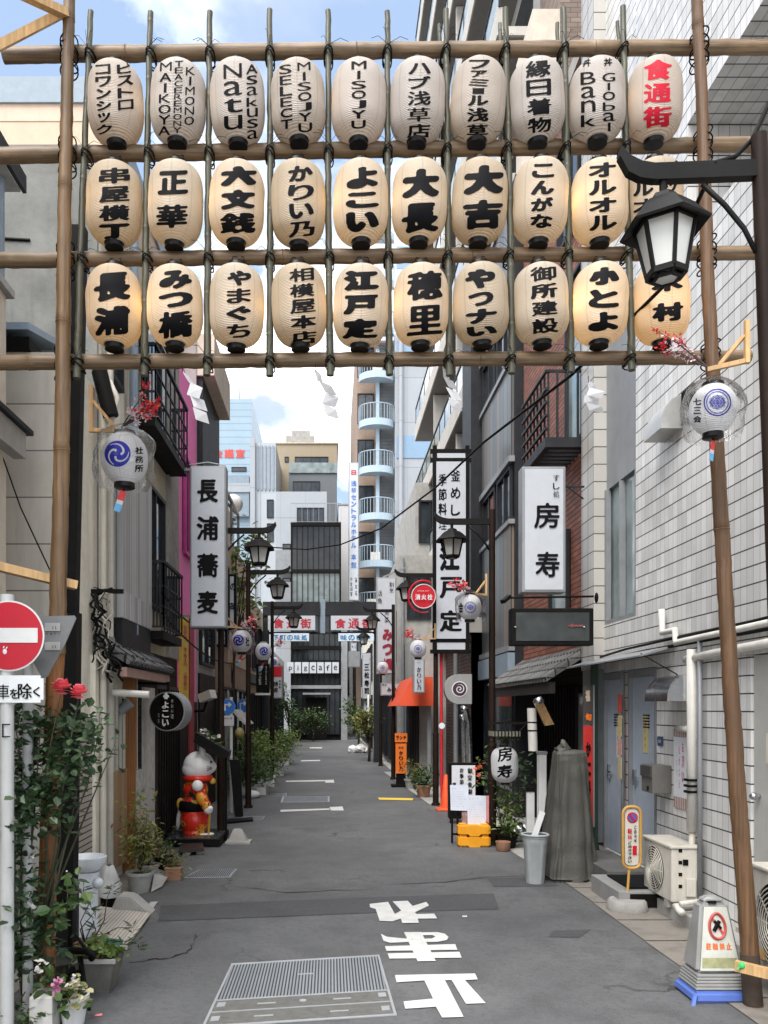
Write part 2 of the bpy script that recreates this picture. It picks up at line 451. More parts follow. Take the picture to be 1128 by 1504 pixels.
greyboards = tiles('weathered_boards', .075, 3, .01, 0, (.42, .42, .42), (.14, .14, .14), .25, rough=.7, grime=.35)
rustpanel = tiles('stained_metal_panel', .3, 5, .012, 0, (.13, .16, .17), (.05, .05, .05), .25, rough=.35, vcol=(.26, .2, .15), metal=.35, grime=.3)
plankwall = tiles('dark_planks', 3, .14, 0, .012, (.022, .019, .017), (.01, .01, .01), .3, rough=.7)
bambfence = tiles('bamboo_fence', .035, 3, .006, 0, (.38, .25, .14), (.1, .06, .03), .2, rough=.6, grime=.4)
bluecladding = tiles('pale_blue_cladding', 30, .55, 0, .06, (.27, .36, .43), (.19, .26, .32), .03, rough=.4, grime=.05)
whitecladding = tiles('white_cladding', 1.2, 2.8, .05, .05, (.38, .41, .44), (.24, .26, .29), .04, rough=.5, grime=.08)
slabwhite = tiles('white_panel_wall', 1.6, 2.8, .03, .05, (.32, .34, .365), (.23, .245, .265), .03, rough=.5, grime=.08)

# ---------------------------------------------------------------- ground
def asphalt(name, base, patch):
    m, N, L, B = newmat(name)
    a = noisen(N, L, 120, 4, .85); b = noisen(N, L, .55, 5, .6); c = noisen(N, L, 2.6, 6, .7); d = noisen(N, L, 900, 2, .8)
    col = mixc(N, L, ramp(N, L, b, .3, .7), base, patch)
    col = mixc(N, L, mathn(N, L, 'MULTIPLY', ramp(N, L, c, .46, .64), .5), col, tuple(x*.55 for x in base))
    e_ = noisen(N, L, 22, 5, .75); col = mixc(N, L, mathn(N, L, 'MULTIPLY', ramp(N, L, e_, .48, .66), .55), col, tuple(x*.6 for x in base))
    st = ramp(N, L, noisen(N, L, 1.6, 3, .6, stretch=(1, .35, 1)), .62, .74); col = mixc(N, L, mathn(N, L, 'MULTIPLY', st, .45), col, (.03, .03, .031))
    col = mixc(N, L, mathn(N, L, 'MULTIPLY', ramp(N, L, a, .48, .66), .75), col, tuple(min(1, x*2.1) for x in base))
    col = mixc(N, L, mathn(N, L, 'MULTIPLY', ramp(N, L, d, .55, .8), .35), col, tuple(x*.4 for x in base))
    vo = N.new('ShaderNodeTexVoronoi'); vo.feature = 'DISTANCE_TO_EDGE'; vo.inputs['Scale'].default_value = .42
    g = N.new('ShaderNodeNewGeometry'); nz = N.new('ShaderNodeTexNoise'); nz.inputs['Scale'].default_value = 2.2; nz.inputs['Detail'].default_value = 6
    L.new(g.outputs['Position'], nz.inputs['Vector'])
    va = N.new('ShaderNodeVectorMath'); va.operation = 'MULTIPLY_ADD'; va.inputs[1].default_value = (.9, .9, 0); L.new(nz.outputs['Color'], va.inputs[0]); L.new(g.outputs['Position'], va.inputs[2])
    L.new(va.outputs[0], vo.inputs['Vector'])
    crack = mathn(N, L, 'LESS_THAN', vo.outputs['Distance'], .0035)
    gate_ = ramp(N, L, noisen(N, L, .8, 2), .5, .6)
    col = mixc(N, L, mathn(N, L, 'MULTIPLY', mathn(N, L, 'MULTIPLY', crack, gate_), .7), col, (.012, .012, .012))
    L.new(col, B.inputs['Base Color'])
    L.new(mathn(N, L, 'SUBTRACT', .88, mathn(N, L, 'MULTIPLY', c, .22)), B.inputs['Roughness'])
    bumpn(N, L, B, a, .5, .006)
    return m
road_m = asphalt('asphalt', (.062, .063, .065), (.125, .126, .127))
patch_m = asphalt('new_asphalt', (.046, .047, .049), (.062, .063, .065))
gutter_m = mat('gutter_concrete', (.21, .19, .165), .9, .25, 5, bump=.4, bscale=40, grime=.6)
mk = mat('road_paint', (.55, .55, .53), .7, .06, 14, bump=.2, grime=.35)
def worn(name, col):
    m, N, L, B = newmat(name)
    w1 = ramp(N, L, noisen(N, L, 34, 6, .75), .6, .68); w2 = ramp(N, L, noisen(N, L, 5, 4, .6), .4, .75)
    c = mixc(N, L, ramp(N, L, noisen(N, L, 9, 4), .3, .7), tuple(x*.82 for x in col), col)
    c = mixc(N, L, mathn(N, L, 'MULTIPLY', w1, mathn(N, L, 'ADD', mathn(N, L, 'MULTIPLY', w2, .55), .3)), c, (.1, .1, .1))
    L.new(c, B.inputs['Base Color']); B.inputs['Roughness'].default_value = .75; bumpn(N, L, B, noisen(N, L, 120, 4, .8), .3, .004); return m
mk = worn('worn_road_paint', (.58, .58, .56))
def sheet(name, pts, z, m):
    mb = MB(); mb.poly([(x, y, z) for x, y in pts]); return structure(mb.build(name, m))
sheet('ground', [(-300, -60), (300, -60), (300, 600), (-300, 600)], -.004, conc)
sheet('road', [(-2.3, -8), (2.75, -8), (2.7, 8), (2.35, 15), (1.75, 24), (1.7, 60), (-2.9, 60), (-2.3, 24)], .002, road_m)
sheet('crossing_road', [(-30, 60.0), (30, 60), (30, 70), (-30, 70)], .003, road_m)
def gp(px, py): Y = gy(py); return ((px-PX)*Y/F, Y)
# strip of newer asphalt right across the street, and smaller repairs
sheet('asphalt_patch', [gp(236, 1331), gp(560, 1318), gp(725, 1313), gp(733, 1336), gp(560, 1341), gp(232, 1354)], .006, patch_m)
sheet('asphalt_patch', [gp(715, 1290), gp(800, 1290), gp(820, 1302), gp(725, 1303)], .006, patch_m)
sheet('asphalt_patch', [gp(812, 1368), gp(868, 1366), gp(850, 1378), gp(806, 1377)], .006, patch_m)
# gutter slabs along the wall of the tiled building
for a in range(10):
    y0 = 3.2+a*.62; sheet('gutter', [(2.42+.02*random.random(), y0), (2.9, y0), (2.9, y0+.6), (2.42, y0+.6)], .009, gutter_m)
sheet('gutter', [(2.3, 9.6), (3.0, 9.6), (2.8, 15), (2.0, 15)], .009, conc)
sheet('gutter', [(1.85, 15.2), (2.9, 15.2), (2.3, 23), (1.5, 23)], .009, conc)
sheet('gutter', [(-2.25, 3), (-2.0, 3), (-1.95, 9), (-2.25, 9)], .009, gutter_m)
mb = MB(); mb.box(2.9, 3.16, 3.0, 7.75, -.01, .12, .012); structure(mb.build('kerb', conc))
# painted letters on the road (they read from the other end of the street)
def mark(pts, z, org=(376, 1128), s=3.0):
    return [(*gp(org[0]+x/s, org[1]+y/s), z) for x, y in pts]
mb = MB()
mb.poly(mark([(500, 603), (582, 594), (612, 648), (640, 632), (602, 592), (668, 589), (690, 612), (750, 594), (762, 610), (700, 640), (708, 648), (785, 646), (798, 667), (712, 668), (718, 686), (645, 688), (638, 668), (600, 680), (545, 678), (527, 625), (503, 618)], .009))
structure(mb.build('road_marking', mk))
mb = MB()
mb.poly(mark([(652, 728), (728, 728), (792, 856), (712, 857)], .0096))
mb.poly(mark([(568, 790), (878, 781), (887, 806), (575, 811)], .009)); mb.poly(mark([(580, 822), (896, 815), (906, 841), (588, 845)], .009))
mb.poly(mark([(550, 735), (575, 748), (640, 755), (672, 757), (680, 771), (590, 775), (562, 766)], .009))
mb.poly(mark([(726, 729), (800, 728), (832, 735), (849, 750), (840, 763), (800, 771), (748, 772), (742, 757), (775, 756), (790, 748), (778, 741), (733, 742)], .009))
structure(mb.build('road_marking', mk))
mb = MB()
mb.poly(mark([(612, 918), (965, 911), (977, 937), (920, 940), (1012, 1042), (925, 1045), (862, 940), (832, 940), (915, 1103), (820, 1106), (793, 1058), (658, 1067), (650, 1035), (780, 1022), (742, 942), (620, 950)], .009))
structure(mb.build('road_marking', mk))
def strip(pts, m=mk, z=.008, name='road_marking'): return sheet(name, [gp(*p) for p in pts], z, m)
strip([(412, 1190), (484, 1188), (484, 1190), (412, 1193)]); strip([(484, 1186), (503, 1185), (505, 1191), (486, 1191)])
strip([(420, 1147), (478, 1146), (478, 1148), (420, 1149)]); strip([(477, 1146), (490, 1145.6), (491, 1150), (478, 1150)])
strip([(555, 1172), (607, 1173), (606, 1176), (557, 1175)], yellow_sign)
strip([(442, 1117), (470, 1116.5), (470, 1118), (442, 1118.5)]); strip([(455, 1098), (473, 1098), (473, 1099.3), (455, 1099.3)])
def crack(pts, w0, seed):
    r_ = random.Random(seed); P = [Vector((*gp(*p), .0075)) for p in pts]; q = []
    for a, b in zip(P, P[1:]):
        for k in range(6): q.append(a.lerp(b, k/6)+Vector((r_.gauss(0, 1), r_.gauss(0, 1), 0))*.012)
    q.append(P[-1]); mb = MB(); up, dn = [], []
    for k, p in enumerate(q):
        wv = w0*(.3+r_.random())*(1-abs(2*k/(len(q)-1)-1)**3); up.append(mb.bm.verts.new(p+Vector((0, wv, 0)))); dn.append(mb.bm.verts.new(p-Vector((0, wv, 0))))
    for k in range(len(q)-1): mb.bm.faces.new((dn[k], dn[k+1], up[k+1], up[k]))
    structure(mb.build('road_crack', mat('crack_filler', (.022, .022, .023), .9, .3, grime=0, spec=.1)))
crack([(181, 1416), (215, 1412), (250, 1408), (274, 1400), (284, 1384), (293, 1362)], .012, 1); crack([(560, 1300), (640, 1297), (720, 1289), (790, 1287)], .008, 2); crack([(330, 1300), (420, 1312), (560, 1306)], .008, 5)
strip([(679, 1346), (686, 1346), (686, 1348), (679, 1348)])

# ---------------------------------------------------------------- covers let into the road
galv = tiles('ribbed_galvanised_steel', .021, 6, .009, 0, (.33, .35, .37), (.07, .075, .08), .08, rough=.4, metal=.6, grime=.3, bump=.8)
frame_m = mat('worn_steel_edge', (.4, .41, .42), .45, .1, metal=.5, grime=.25)
coverfill = mat('cover_infill', (.11, .108, .1), .8, .25, 20, bump=.4, grime=.3)
def inq(q, u, v, z):
    """point inside a ground quad; v runs from the near edge to the far one"""
    a = Vector((*q[0], z)).lerp(Vector((*q[1], z)), u); b = Vector((*q[3], z)).lerp(Vector((*q[2], z)), u); return a.lerp(b, v)
Q = [gp(296, 1511), gp(583, 1493), gp(557, 1404), (gp(340, 1417))]
c0 = inq(Q, .5, .5, 0)
t = thing('drain_cover', (c0.x, c0.y, 0), 'large ribbed steel drain cover set into the asphalt beside the painted letters', 'drain cover')
def qpanel(u0, u1, v0, v1, z): return [inq(Q, u0, v0, z), inq(Q, u1, v0, z), inq(Q, u1, v1, z), inq(Q, u0, v1, z)]
mb = MB()
for a in ((0, 1, 0, .02), (0, 1, .975, 1), (0, .014, .02, .975), (.986, 1, .02, .975), (.014, .986, .19, .2), (.014, .986, .36, .375)): mb.prism(qpanel(*a, .004), (0, 0, .006))
mb.build('frame', frame_m, t)
mb = MB(); mb.prism(qpanel(.014, .986, .375, .975, .003), (0, 0, .004)); mb.build('ribbed_panel', galv, t)
mb = MB(); mb.prism(qpanel(.014, .986, .02, .19, .003), (0, 0, .004)); mb.prism(qpanel(.014, .986, .2, .36, .003), (0, 0, .004)); mb.build('infill_strip', coverfill, t)
mb = MB()
for u, v in ((.3, .105), (.7, .105), (.3, .28), (.72, .28), (.5, .72)): mb.prism(qpanel(u-.05, u+.05, v-.008, v+.008, .0075), (0, 0, .002))
for u, v in ((.95, .105), (.95, .3), (.05, .105), (.05, .3)): mb.prism(qpanel(u-.022, u+.022, v-.03, v+.03, .0075), (0, 0, .002))
mb.build('lifting_slot', frame_m, t)
mb = MB(); mb.cyl((*inq(Q, .5, .285, .007),), (*inq(Q, .5, .285, .011),), .022, n=12); mb.build('keyhole', frame_m, t)
def smallcover(pts, label):
    q = [gp(*p) for p in pts]; c = sum((Vector(p) for p in q), Vector((0, 0)))/4
    t = thing('access_cover', (c.x, c.y, 0), label, 'access cover')
    mb = MB(); mb.prism([(*p, .003) for p in q], (0, 0, .004)); mb.build('frame', frame_m, t)
    q2 = [Vector(p).lerp(c, .08) for p in q]; mb = MB(); mb.prism([(*p, .0071) for p in q2], (0, 0, .002)); mb.build('plate', galv, t)
smallcover([(412, 1179), (484, 1178), (484, 1170), (415, 1170)], 'long steel access cover in mid road before the double white dash')
smallcover([(390, 1170), (421, 1169), (421, 1165), (393, 1166)], 'small steel access cover beside the green hedge planters')
smallcover([(270, 1290), (338, 1289), (348, 1277), (292, 1278)], 'grey steel drain cover in front of the potted shrubs')
smallcover([(352, 1204), (386, 1204), (389, 1199), (357, 1199)], 'narrow steel cover next to the leaning black board')

# ---------------------------------------------------------------- the bamboo gate
GY = 4.93
t = thing('bamboo_gate', (0.3, GY, 0), 'tall lashed bamboo gate frame of poles and cross beams spanning the street', 'gate')
def bamboo(pts, r0, r1, m, name, nodes=.38, nsd=12, seed=0):
    rnd = random.Random(seed); pts = [Vector(p) for p in pts]; out = []; rr = []
    tot = sum((b-a).length for a, b in zip(pts, pts[1:])); s = 0; nextn = rnd.random()*nodes; seq = []
    for a, b in zip(pts, pts[1:]):
        d = (b-a).length; k = max(2, int(d/.05))
        for i in range(k): seq.append((a.lerp(b, i/k), s+d*i/k))
        s += d
    seq.append((pts[-1], tot))
    for p, q in seq:
        r = r0+(r1-r0)*q/tot
        if q >= nextn and .03 < q < tot-.03:
            d = (pts[-1]-pts[0]).normalized()
            out += [p-d*.012, p-d*.003, p+d*.003, p+d*.012]; rr += [r, r*1.1, r*.97, r*1.06]; nextn = q+nodes*(.8+.4*rnd.random())
        else:
            out.append(p+Vector((rnd.uniform(-1, 1), rnd.uniform(-1, 1), rnd.uniform(-1, 1)))*.0025); rr.append(r)
    mb = MB(); mb.tube(out, rr, nsd); return mb.build(name, m, t, True, 50)
bamboo([at(66, 1484, GY+.02), at(69, 1300, GY+.02), at(78, 1050, GY+.02), at(86, 900, GY+.03)], .056, .05, logwood, 'pole', 3, 16, 3)
bamboo([at(83, 960, GY), at(90, 700, GY), at(92, 560, GY), at(95, 300, GY), at(100, 70, GY), at(102, -25, GY)], .052, .034, bamboo_tan, 'pole', .9, 16, 1)
bamboo([at(1107, 1480, GY), at(1094, 1300, GY), at(1082, 1150, GY), at(1052, 640, GY), at(1040, 420, GY), at(1031, 150, GY), at(1022, -25, GY)], .053, .032, brownlog, 'pole', 3, 16, 2)
mb = MB(); mb.tube([at(1106, 1474, GY-.002), at(1101, 1400, GY-.002)], .0555, 16); mb.build('pole_foot', mat('dark_stained_wood', (.05, .035, .025), .8, .3), t, True, 50)
BZ = ((5, 81, 1150, 69, .046), (-40, 229, 1150, 212, .047), (-40, 383, 1150, 371, .045), (-40, 533, 1100, 525, .046))
for i, (xa, ya, xb, yb, r) in enumerate(BZ):
    bamboo([at(xa, ya, GY+.10), at(560, (ya+yb)/2-1, GY+.10), at(xb, yb, GY+.10)], r, r*.9, bamboo_beam, 'beam', 1.3, 14, 10+i)
UP = [(133, 16, 113, 556), (221, 18, 212, 552), (308, 18, 304, 552), (396, 14, 396, 552), (482, 16, 485, 552), (569, 17, 572, 551), (655, 14, 660, 552), (742, 12, 752, 549), (828, 12, 839, 546), (915, 10, 928, 544)]
for i, (xa, ya, xb, yb) in enumerate(UP):
    mx_ = (xa+xb)/2+random.uniform(-2, 2)
    bamboo([at(xb, yb, GY+.022), at(mx_, (ya+yb)/2, GY+.022), at(xa, ya, GY+.022)], .0225, .017, bamboo_green, 'upright', .42, 10, 30+i)
    if i > 5: bamboo([at(xa-10+i % 2*2, ya+22, GY+.17), at(xb-9, yb-300, GY+.165)], .012, .014, bamboo_green, 'upright', .42, 8, 60+i)
# black cord lashings at every crossing
rnd = random.Random(5)
def lash(c, r, ax=(1, 0, 0)):
    c = Vector(c); mb = MB()
    for k in range(3):
        pts = []
        tilt = (-.5, .5, 0)[k]
        for j in range(14):
            a = 2*math.pi*j/14
            pts.append(c+Vector((math.cos(a)*r*1.0, (math.sin(a)*.085)+.045, math.cos(a)*tilt*r*1.5+(k-1)*.012)))
        mb.tube(pts, .0042, 5, True)
    for k in range(3):
        a = rnd.uniform(0, 6.28); l = rnd.uniform(.05, .13)
        p = c+Vector((0, -.03, .02)); q = p+Vector((math.cos(a)*l, -.02, abs(math.sin(a))*l*.7)); mb.tube([p, p.lerp(q, .6)+Vector((0, -.01, .02)), q], .0014, 4)
    mb.build('lashing', cordm, t)
def upx(i, y): xa, ya, xb, yb = UP[i]; return xa+(xb-xa)*(y-ya)/(yb-ya)
for xa, ya, xb, yb, r in BZ:
    for i in range(len(UP)):
        x = upx(i, ya); y = ya+(yb-ya)*(x-xa)/(xb-xa); lash(at(x, y, GY+.022), .027)
for xa, ya, xb, yb, r in BZ:
    for x0, x1 in ((92+(533-ya)*.018, .058), (1026+(ya)*.037, .052)):
        y = ya+(yb-ya)*(x0-xa)/(xb-xa); mb = MB()
        for k in range(5):
            c = at(x0, y+(k-2)*11, GY+.02); rad = .05
            mb.tube([c+Vector((math.cos(2*math.pi*j/16)*rad, math.sin(2*math.pi*j/16)*(rad+.02)+.02, (-1)**k*.012*math.cos(2*math.pi*j/16))) for j in range(16)], .0045, 5, True)
        mb.build('lashing', cordm, t)
# lumber braces
def brace(a, b, wd=.05, ht=.045, m=lightwood):
    mb = MB(); mb.bar(a, b, wd, ht); return mb.build('brace', m, t)
brace(at(96, 20, GY-.03), at(10, -20, GY-.4)); brace(at(92, 19, GY+.02), at(-30, 82, GY-.35))
brace(at(112, 860, GY+.09), at(-60, 818, GY-.25), .07, .05)
brace(at(1080, 1418, GY-.08), at(1160, 1437, GY-.25), .04, .06); brace(at(1096, 1392, GY+.06), at(1160, 1420, GY+.35), .04, .06)
mb = MB(); mb.ball(at(1090, 1418, GY-.115), (.022, .02, .022), 8)
mb.bar(at(1088, 1418, GY-.12), at(1083, 1424, GY-.125), .012, .003); mb.build('twine', mat('green_twine', (.05, .4, .12), .6), t)

# ---------------------------------------------------------------- the thirty paper lanterns
def papermat(name, col):
    m, N, L, B = newmat(name)
    tcn = N.new('ShaderNodeTexCoord'); s = N.new('ShaderNodeSeparateXYZ'); L.new(tcn.outputs['Object'], s.inputs[0])
    z = mathn(N, L, 'SINE', mathn(N, L, 'MULTIPLY', s.outputs['Z'], 2*math.pi/.0088))
    c = mixc(N, L, ramp(N, L, noisen(N, L, 9, 5), .3, .7), tuple(x*.93 for x in col), col)
    at2 = mathn(N, L, 'ARCTAN2', s.outputs['Y'], s.outputs['X'])
    sm = mathn(N, L, 'GREATER_THAN', mathn(N, L, 'ABSOLUTE', mathn(N, L, 'SINE', mathn(N, L, 'MULTIPLY', mathn(N, L, 'ADD', at2, math.pi/8), 4))), .9985)
    c = mixc(N, L, mathn(N, L, 'MULTIPLY', ramp(N, L, z, -1, -.6), .0), c, c)
    c = mixc(N, L, mathn(N, L, 'MULTIPLY', sm, .0), c, c)
    seam = mathn(N, L, 'GREATER_THAN', mathn(N, L, 'ABSOLUTE', mathn(N, L, 'COSINE', mathn(N, L, 'MULTIPLY', mathn(N, L, 'ADD', at2, 0.0), 4))), .9955)
    c = mixc(N, L, mathn(N, L, 'MULTIPLY', seam, .38), c, tuple(x*.55 for x in col))
    dd = N.new('ShaderNodeBsdfDiffuse'); tt = N.new('ShaderNodeBsdfTranslucent'); L.new(c, dd.inputs[0]); L.new(c, tt.inputs[0])
    b = N.new('ShaderNodeBump'); b.inputs['Strength'].default_value = .55; b.inputs['Distance'].default_value = .004; L.new(z, b.inputs['Height'])
    L.new(b.outputs[0], dd.inputs['Normal'])
    ms = N.new('ShaderNodeMixShader'); ms.inputs[0].default_value = .42; L.new(dd.outputs[0], ms.inputs[1]); L.new(tt.outputs[0], ms.inputs[2])
    gl = N.new('ShaderNodeBsdfGlossy'); gl.inputs['Roughness'].default_value = .4; L.new(b.outputs[0], gl.inputs['Normal'])
    m2 = N.new('ShaderNodeMixShader'); m2.inputs[0].default_value = .05; L.new(ms.outputs[0], m2.inputs[1]); L.new(gl.outputs[0], m2.inputs[2])
    L.new(m2.outputs[0], N['Material Output'].inputs[0]); return m
paper = papermat('lantern_paper', (.62, .575, .535))
paper_b = papermat('lantern_paper_aged', (.6, .54, .48)); paperwarm_b = papermat('lantern_paper_yellowed', (.57, .495, .385))
paperwarm = papermat('lantern_paper_warm', (.6, .545, .455))
lacquer = mat('black_lacquer', (.006, .006, .006), .35, .2, grime=0, spec=.2)
def barrel(tt, Rr, hh):
    """radius at height -hh..hh of a barrel shaped lantern"""
    x = min(1, abs(tt)/hh); return max(Rr*.36, Rr*(1-x**3.7)**(1/2.5))
def paper_lantern(px, y0, y1, pw, Y, cells, label, group, pm=paper, ip=ink, glow=0, side=0, bold=.06, n=46, kind='paper_lantern', slant=.1):
    """y0, y1: the paper body's pixel rows; the two black hoops go above and below."""
    Rr = pw/2*Y/F*1.03; hh = (y1-y0)/2*Y/F*.965; c = at(px, (y0+y1)/2, Y)
    t = thing(kind, c, label, 'paper lantern', group)
    prof = [(barrel(-hh+2*hh*k/44, Rr, hh), -hh+2*hh*k/44) for k in range(45)]
    mb = MB(); mb.lathe(prof, c, 48, False, False); sv = Vector((px*.37, y0*.53, 1.7))
    for v in mb.bm.verts:
        q = v.co-c; e_ = 1+mnoise.noise(q*7+sv)*.03+mnoise.noise(Vector((0, 0, q.z*16))+sv)*.012; v.co = c+Vector((q.x*e_, q.y*e_, q.z))
    bd = mb.build('paper_body', pm, t, True)
    rc_ = Rr*.33
    mb = MB(); mb.lathe([(rc_*1.08, -hh+.012), (rc_*1.1, -hh-.002), (rc_*1.02, -hh-.009), (rc_, -hh-.02), (rc_*1.03, -hh-.028)], c, 28, False, True); mb.build('bottom_hoop', lacquer, t, True, 50)
    mb = MB(); mb.lathe([(rc_*1.1, hh-.008), (rc_*1.1, hh+.006), (rc_*1.02, hh+.012), (rc_*1.02, hh+.024)], c, 28, False, True); mb.build('top_hoop', lacquer, t, True, 50)
    mb = MB(); p = c+Vector((0, 0, hh+.02)); mb.tube([p+Vector((-rc_*.9, 0, 0)), p+Vector((-rc_*.5, .01, .05)), p+Vector((rc_*.1, .06, .075)), p+Vector((rc_*.6, .01, .05)), p+Vector((rc_*.9, 0, 0))], .0022, 5)
    mb.build('wire', cordm, t)
    cx0, cy0 = px, (y0+y1)/2
    tree = BVHTree.FromObject(bd, bpy.context.evaluated_depsgraph_get())
    eye = Vector((0, 0, EYE))-c
    def wrap(qx, qy):                       # where on the paper the painter put this point
        d = (at(qx, qy, Y)-c-eye).normalized(); h, nn, _, _ = tree.ray_cast(eye, d)
        if h is None: h, nn, _, _ = tree.find_nearest(at(qx, qy, Y)-c)
        return c+h+(h*Vector((1, 1, .3))).normalized()*.0022
    letters(MB(), [(ch_, x_, y_-1, w_*1.1, h_*1.03) for ch_, x_, y_, w_, h_ in cells], wrap, bold, n, slant).build('lettering', ip, t)
    if glow:
        ld = bpy.data.lights.new('bulb_light', 'POINT'); ld.energy = glow; ld.color = (1, .6, .24); ld.shadow_soft_size = .03
        lo = bpy.data.objects.new('bulb_light', ld); COL.objects.link(lo); lo.parent = t; lo.location = (side*Rr*.45, .0, -hh*.05)
    t.rotation_euler = (R(random.uniform(-2, 2)), R(random.uniform(-2.6, 2.6)), 0)
    return t
GR = 'paper lanterns hung in the bamboo gate'
C = column
X1 = [170, 262, 349, 438, 527, 613, 702, 788, 877, 961]
row1 = [
 (C('コワンシック', 152, 94, 198, 23)+C('ビストロ', 184, 93, 163, 24), .05, 'with katakana in two staggered columns'),
 (C('KIMONO', 279, 98, 186, 14)+C('TEACEREMONY', 262, 90, 198, 12)+C('MAIKOYA', 243, 92, 202, 18), .03, 'with three narrow columns of roman capitals'),
 (C('Natu', 342, 93, 193, 28)+C('Asakusa', 370, 95, 206, 17), .035, 'with big mixed case roman letters and a smaller column beside'),
 (C('SELECT', 420, 95, 193, 18)+C('MISOJYU', 447, 92, 198, 20), .04, 'with two columns of roman capitals'),
 (C('MISOJYU', 527, 90, 192, 22), .045, 'with one column of roman capitals'),
 (C('ハブ浅草店', 616, 92, 204, 34, hs=[.8, .9, 1, 1, 1]), .035, 'with two katakana above three slim kanji'),
 (C('ファミール浅草', 703, 88, 204, 32, hs=[.8, .6, .7, .5, .9, 1.2, 1.1]), .055, 'with five small katakana above two kanji'),
 (C('縁日着物', 791, 88, 196, 36), .05, 'with four bold black kanji in one column'),
 (C('Global', 894, 108, 196, 19, hs=[1, .8, 1, 1, 1, .9])+C('Bank', 864, 106, 190, 22)+C('丼', 862, 86, 100, 12)+C('丼', 893, 86, 100, 12), .035, 'with two circled emblems over roman letters'),
 (C('食通街', 966, 86, 190, 42, hs=[1.05, 1, 1.1]), .065, 'with three bright red kanji'),
]
X2 = [168, 258, 348, 438, 530, 616, 704, 793, 880, 962]
row2 = [
 (C('串屋横丁', 168, 245, 354, 45), .08, 'with four stacked kanji, the third very dense'),
 (C('正華', 254, 244, 342, 46, gap=.22), .075, 'with two heavy kanji set wide apart'),
 (C('六文銭', 350, 243, 348, 52), .085, 'with three very heavy kanji touching one another'),
 (C('かりい乃', 442, 242, 350, 38), .055, 'with three hiragana above one simple kanji'),
 (C('よこい', 532, 244, 346, 48, hs=[1.1, .8, 1]), .085, 'with three thick brushed hiragana'),
 (C('大長', 618, 246, 348, 54), .09, 'with two huge heavy kanji, the lower one of many bars'),
 (C('大吉', 710, 240, 342, 58), .09, 'with two huge kanji, the lower one boxy'),
 (C('こんがな', 797, 240, 338, 34), .06, 'with four slim hiragana, the top one flattened'),
 (C('オルオル', 885, 238, 342, 42), .06, 'with two katakana repeated twice'),
 (C('オルオル', 945, 236, 342, 30)+C('リッオル', 985, 236, 342, 26), .05, 'half hidden by the street lamp roof'),
]
X3 = [168, 257, 348, 439, 530, 618, 706, 794, 881, 971]
row3 = [
 (C('長浦', 165, 398, 498, 54), .095, 'with two heavy kanji, the lower one with water dots'),
 (C('みつ橋', 258, 396, 502, 50, hs=[1, .8, 1.35]), .09, 'with two hiragana above one dense kanji'),
 (C('やまぐち', 351, 396, 498, 36), .06, 'with four rounded hiragana'),
 (C('相模屋本店', 444, 393, 508, 38), .055, 'with five compact kanji'),
 (C('江戸定', 530, 395, 500, 52), .085, 'with three wide kanji'),
 (C('穂里', 624, 396, 498, 52), .085, 'with two dense heavy kanji, the upper densest'),
 (C('やっナい', 706, 393, 497, 46, hs=[1.1, .75, .8, .55]), .075, 'with four loose hiragana strokes widely spaced'),
 (C('御所建設', 799, 391, 494, 40), .055, 'with four kanji of equal size'),
 (C('小とよ', 887, 391, 492, 46), .085, 'with one small kanji above two thick hiragana'),
 (C('木村', 980, 394, 482, 46, gap=.3), .075, 'its top character behind the street lamp'),
]
ordn = ['first', 'second', 'third', 'fourth', 'fifth', 'sixth', 'seventh', 'eighth', 'ninth', 'last']
glow1 = [1, .5, .6, .4, .9, .3, .5, .3, .35, .9]
glow2 = [2.0, 2.2, 3.2, 1.6, 3.2, 2.6, 1.4, 2.6, 4.0, 1.4]
glow3 = [3.6, 4.0, 2.2, 1.8, 2.4, 3.4, 1.2, 1.8, 5.2, 5.5]
s1 = [1, -1, -1, 1, -1, 1, -1, 1, -1, -1]; s2 = [-1, -1, -1, 1, -1, -1, 0, 1, -1, 1]; s3 = [1, -1, 1, 1, -1, -1, -1, 1, -1, .3]
GLOW = .12
for nm, X, y0, y1, rows, gl_, sd_, pm in (('top', X1, 97, 212, row1, glow1, s1, paper), ('middle', X2, 242, 360, row2, glow2, s2, paperwarm), ('bottom', X3, 393, 510, row3, glow3, s3, paperwarm)):
    for i, (cells, bold, txt) in enumerate(rows):
        dy = -4*i/9
        paper_lantern(X[i], y0+dy+random.uniform(-1, 1), y1+dy+random.uniform(-1, 1), 78 if i < 9 else 77, GY+.03, cells, f'{ordn[i]} in the {nm} row, {txt}', GR, pm if (i*7+len(nm)) % 3 else (paper_b if nm == 'top' else paperwarm_b),
                      redink if (nm == 'top' and i == 9) else ink, gl_[i]*GLOW, sd_[i], bold)
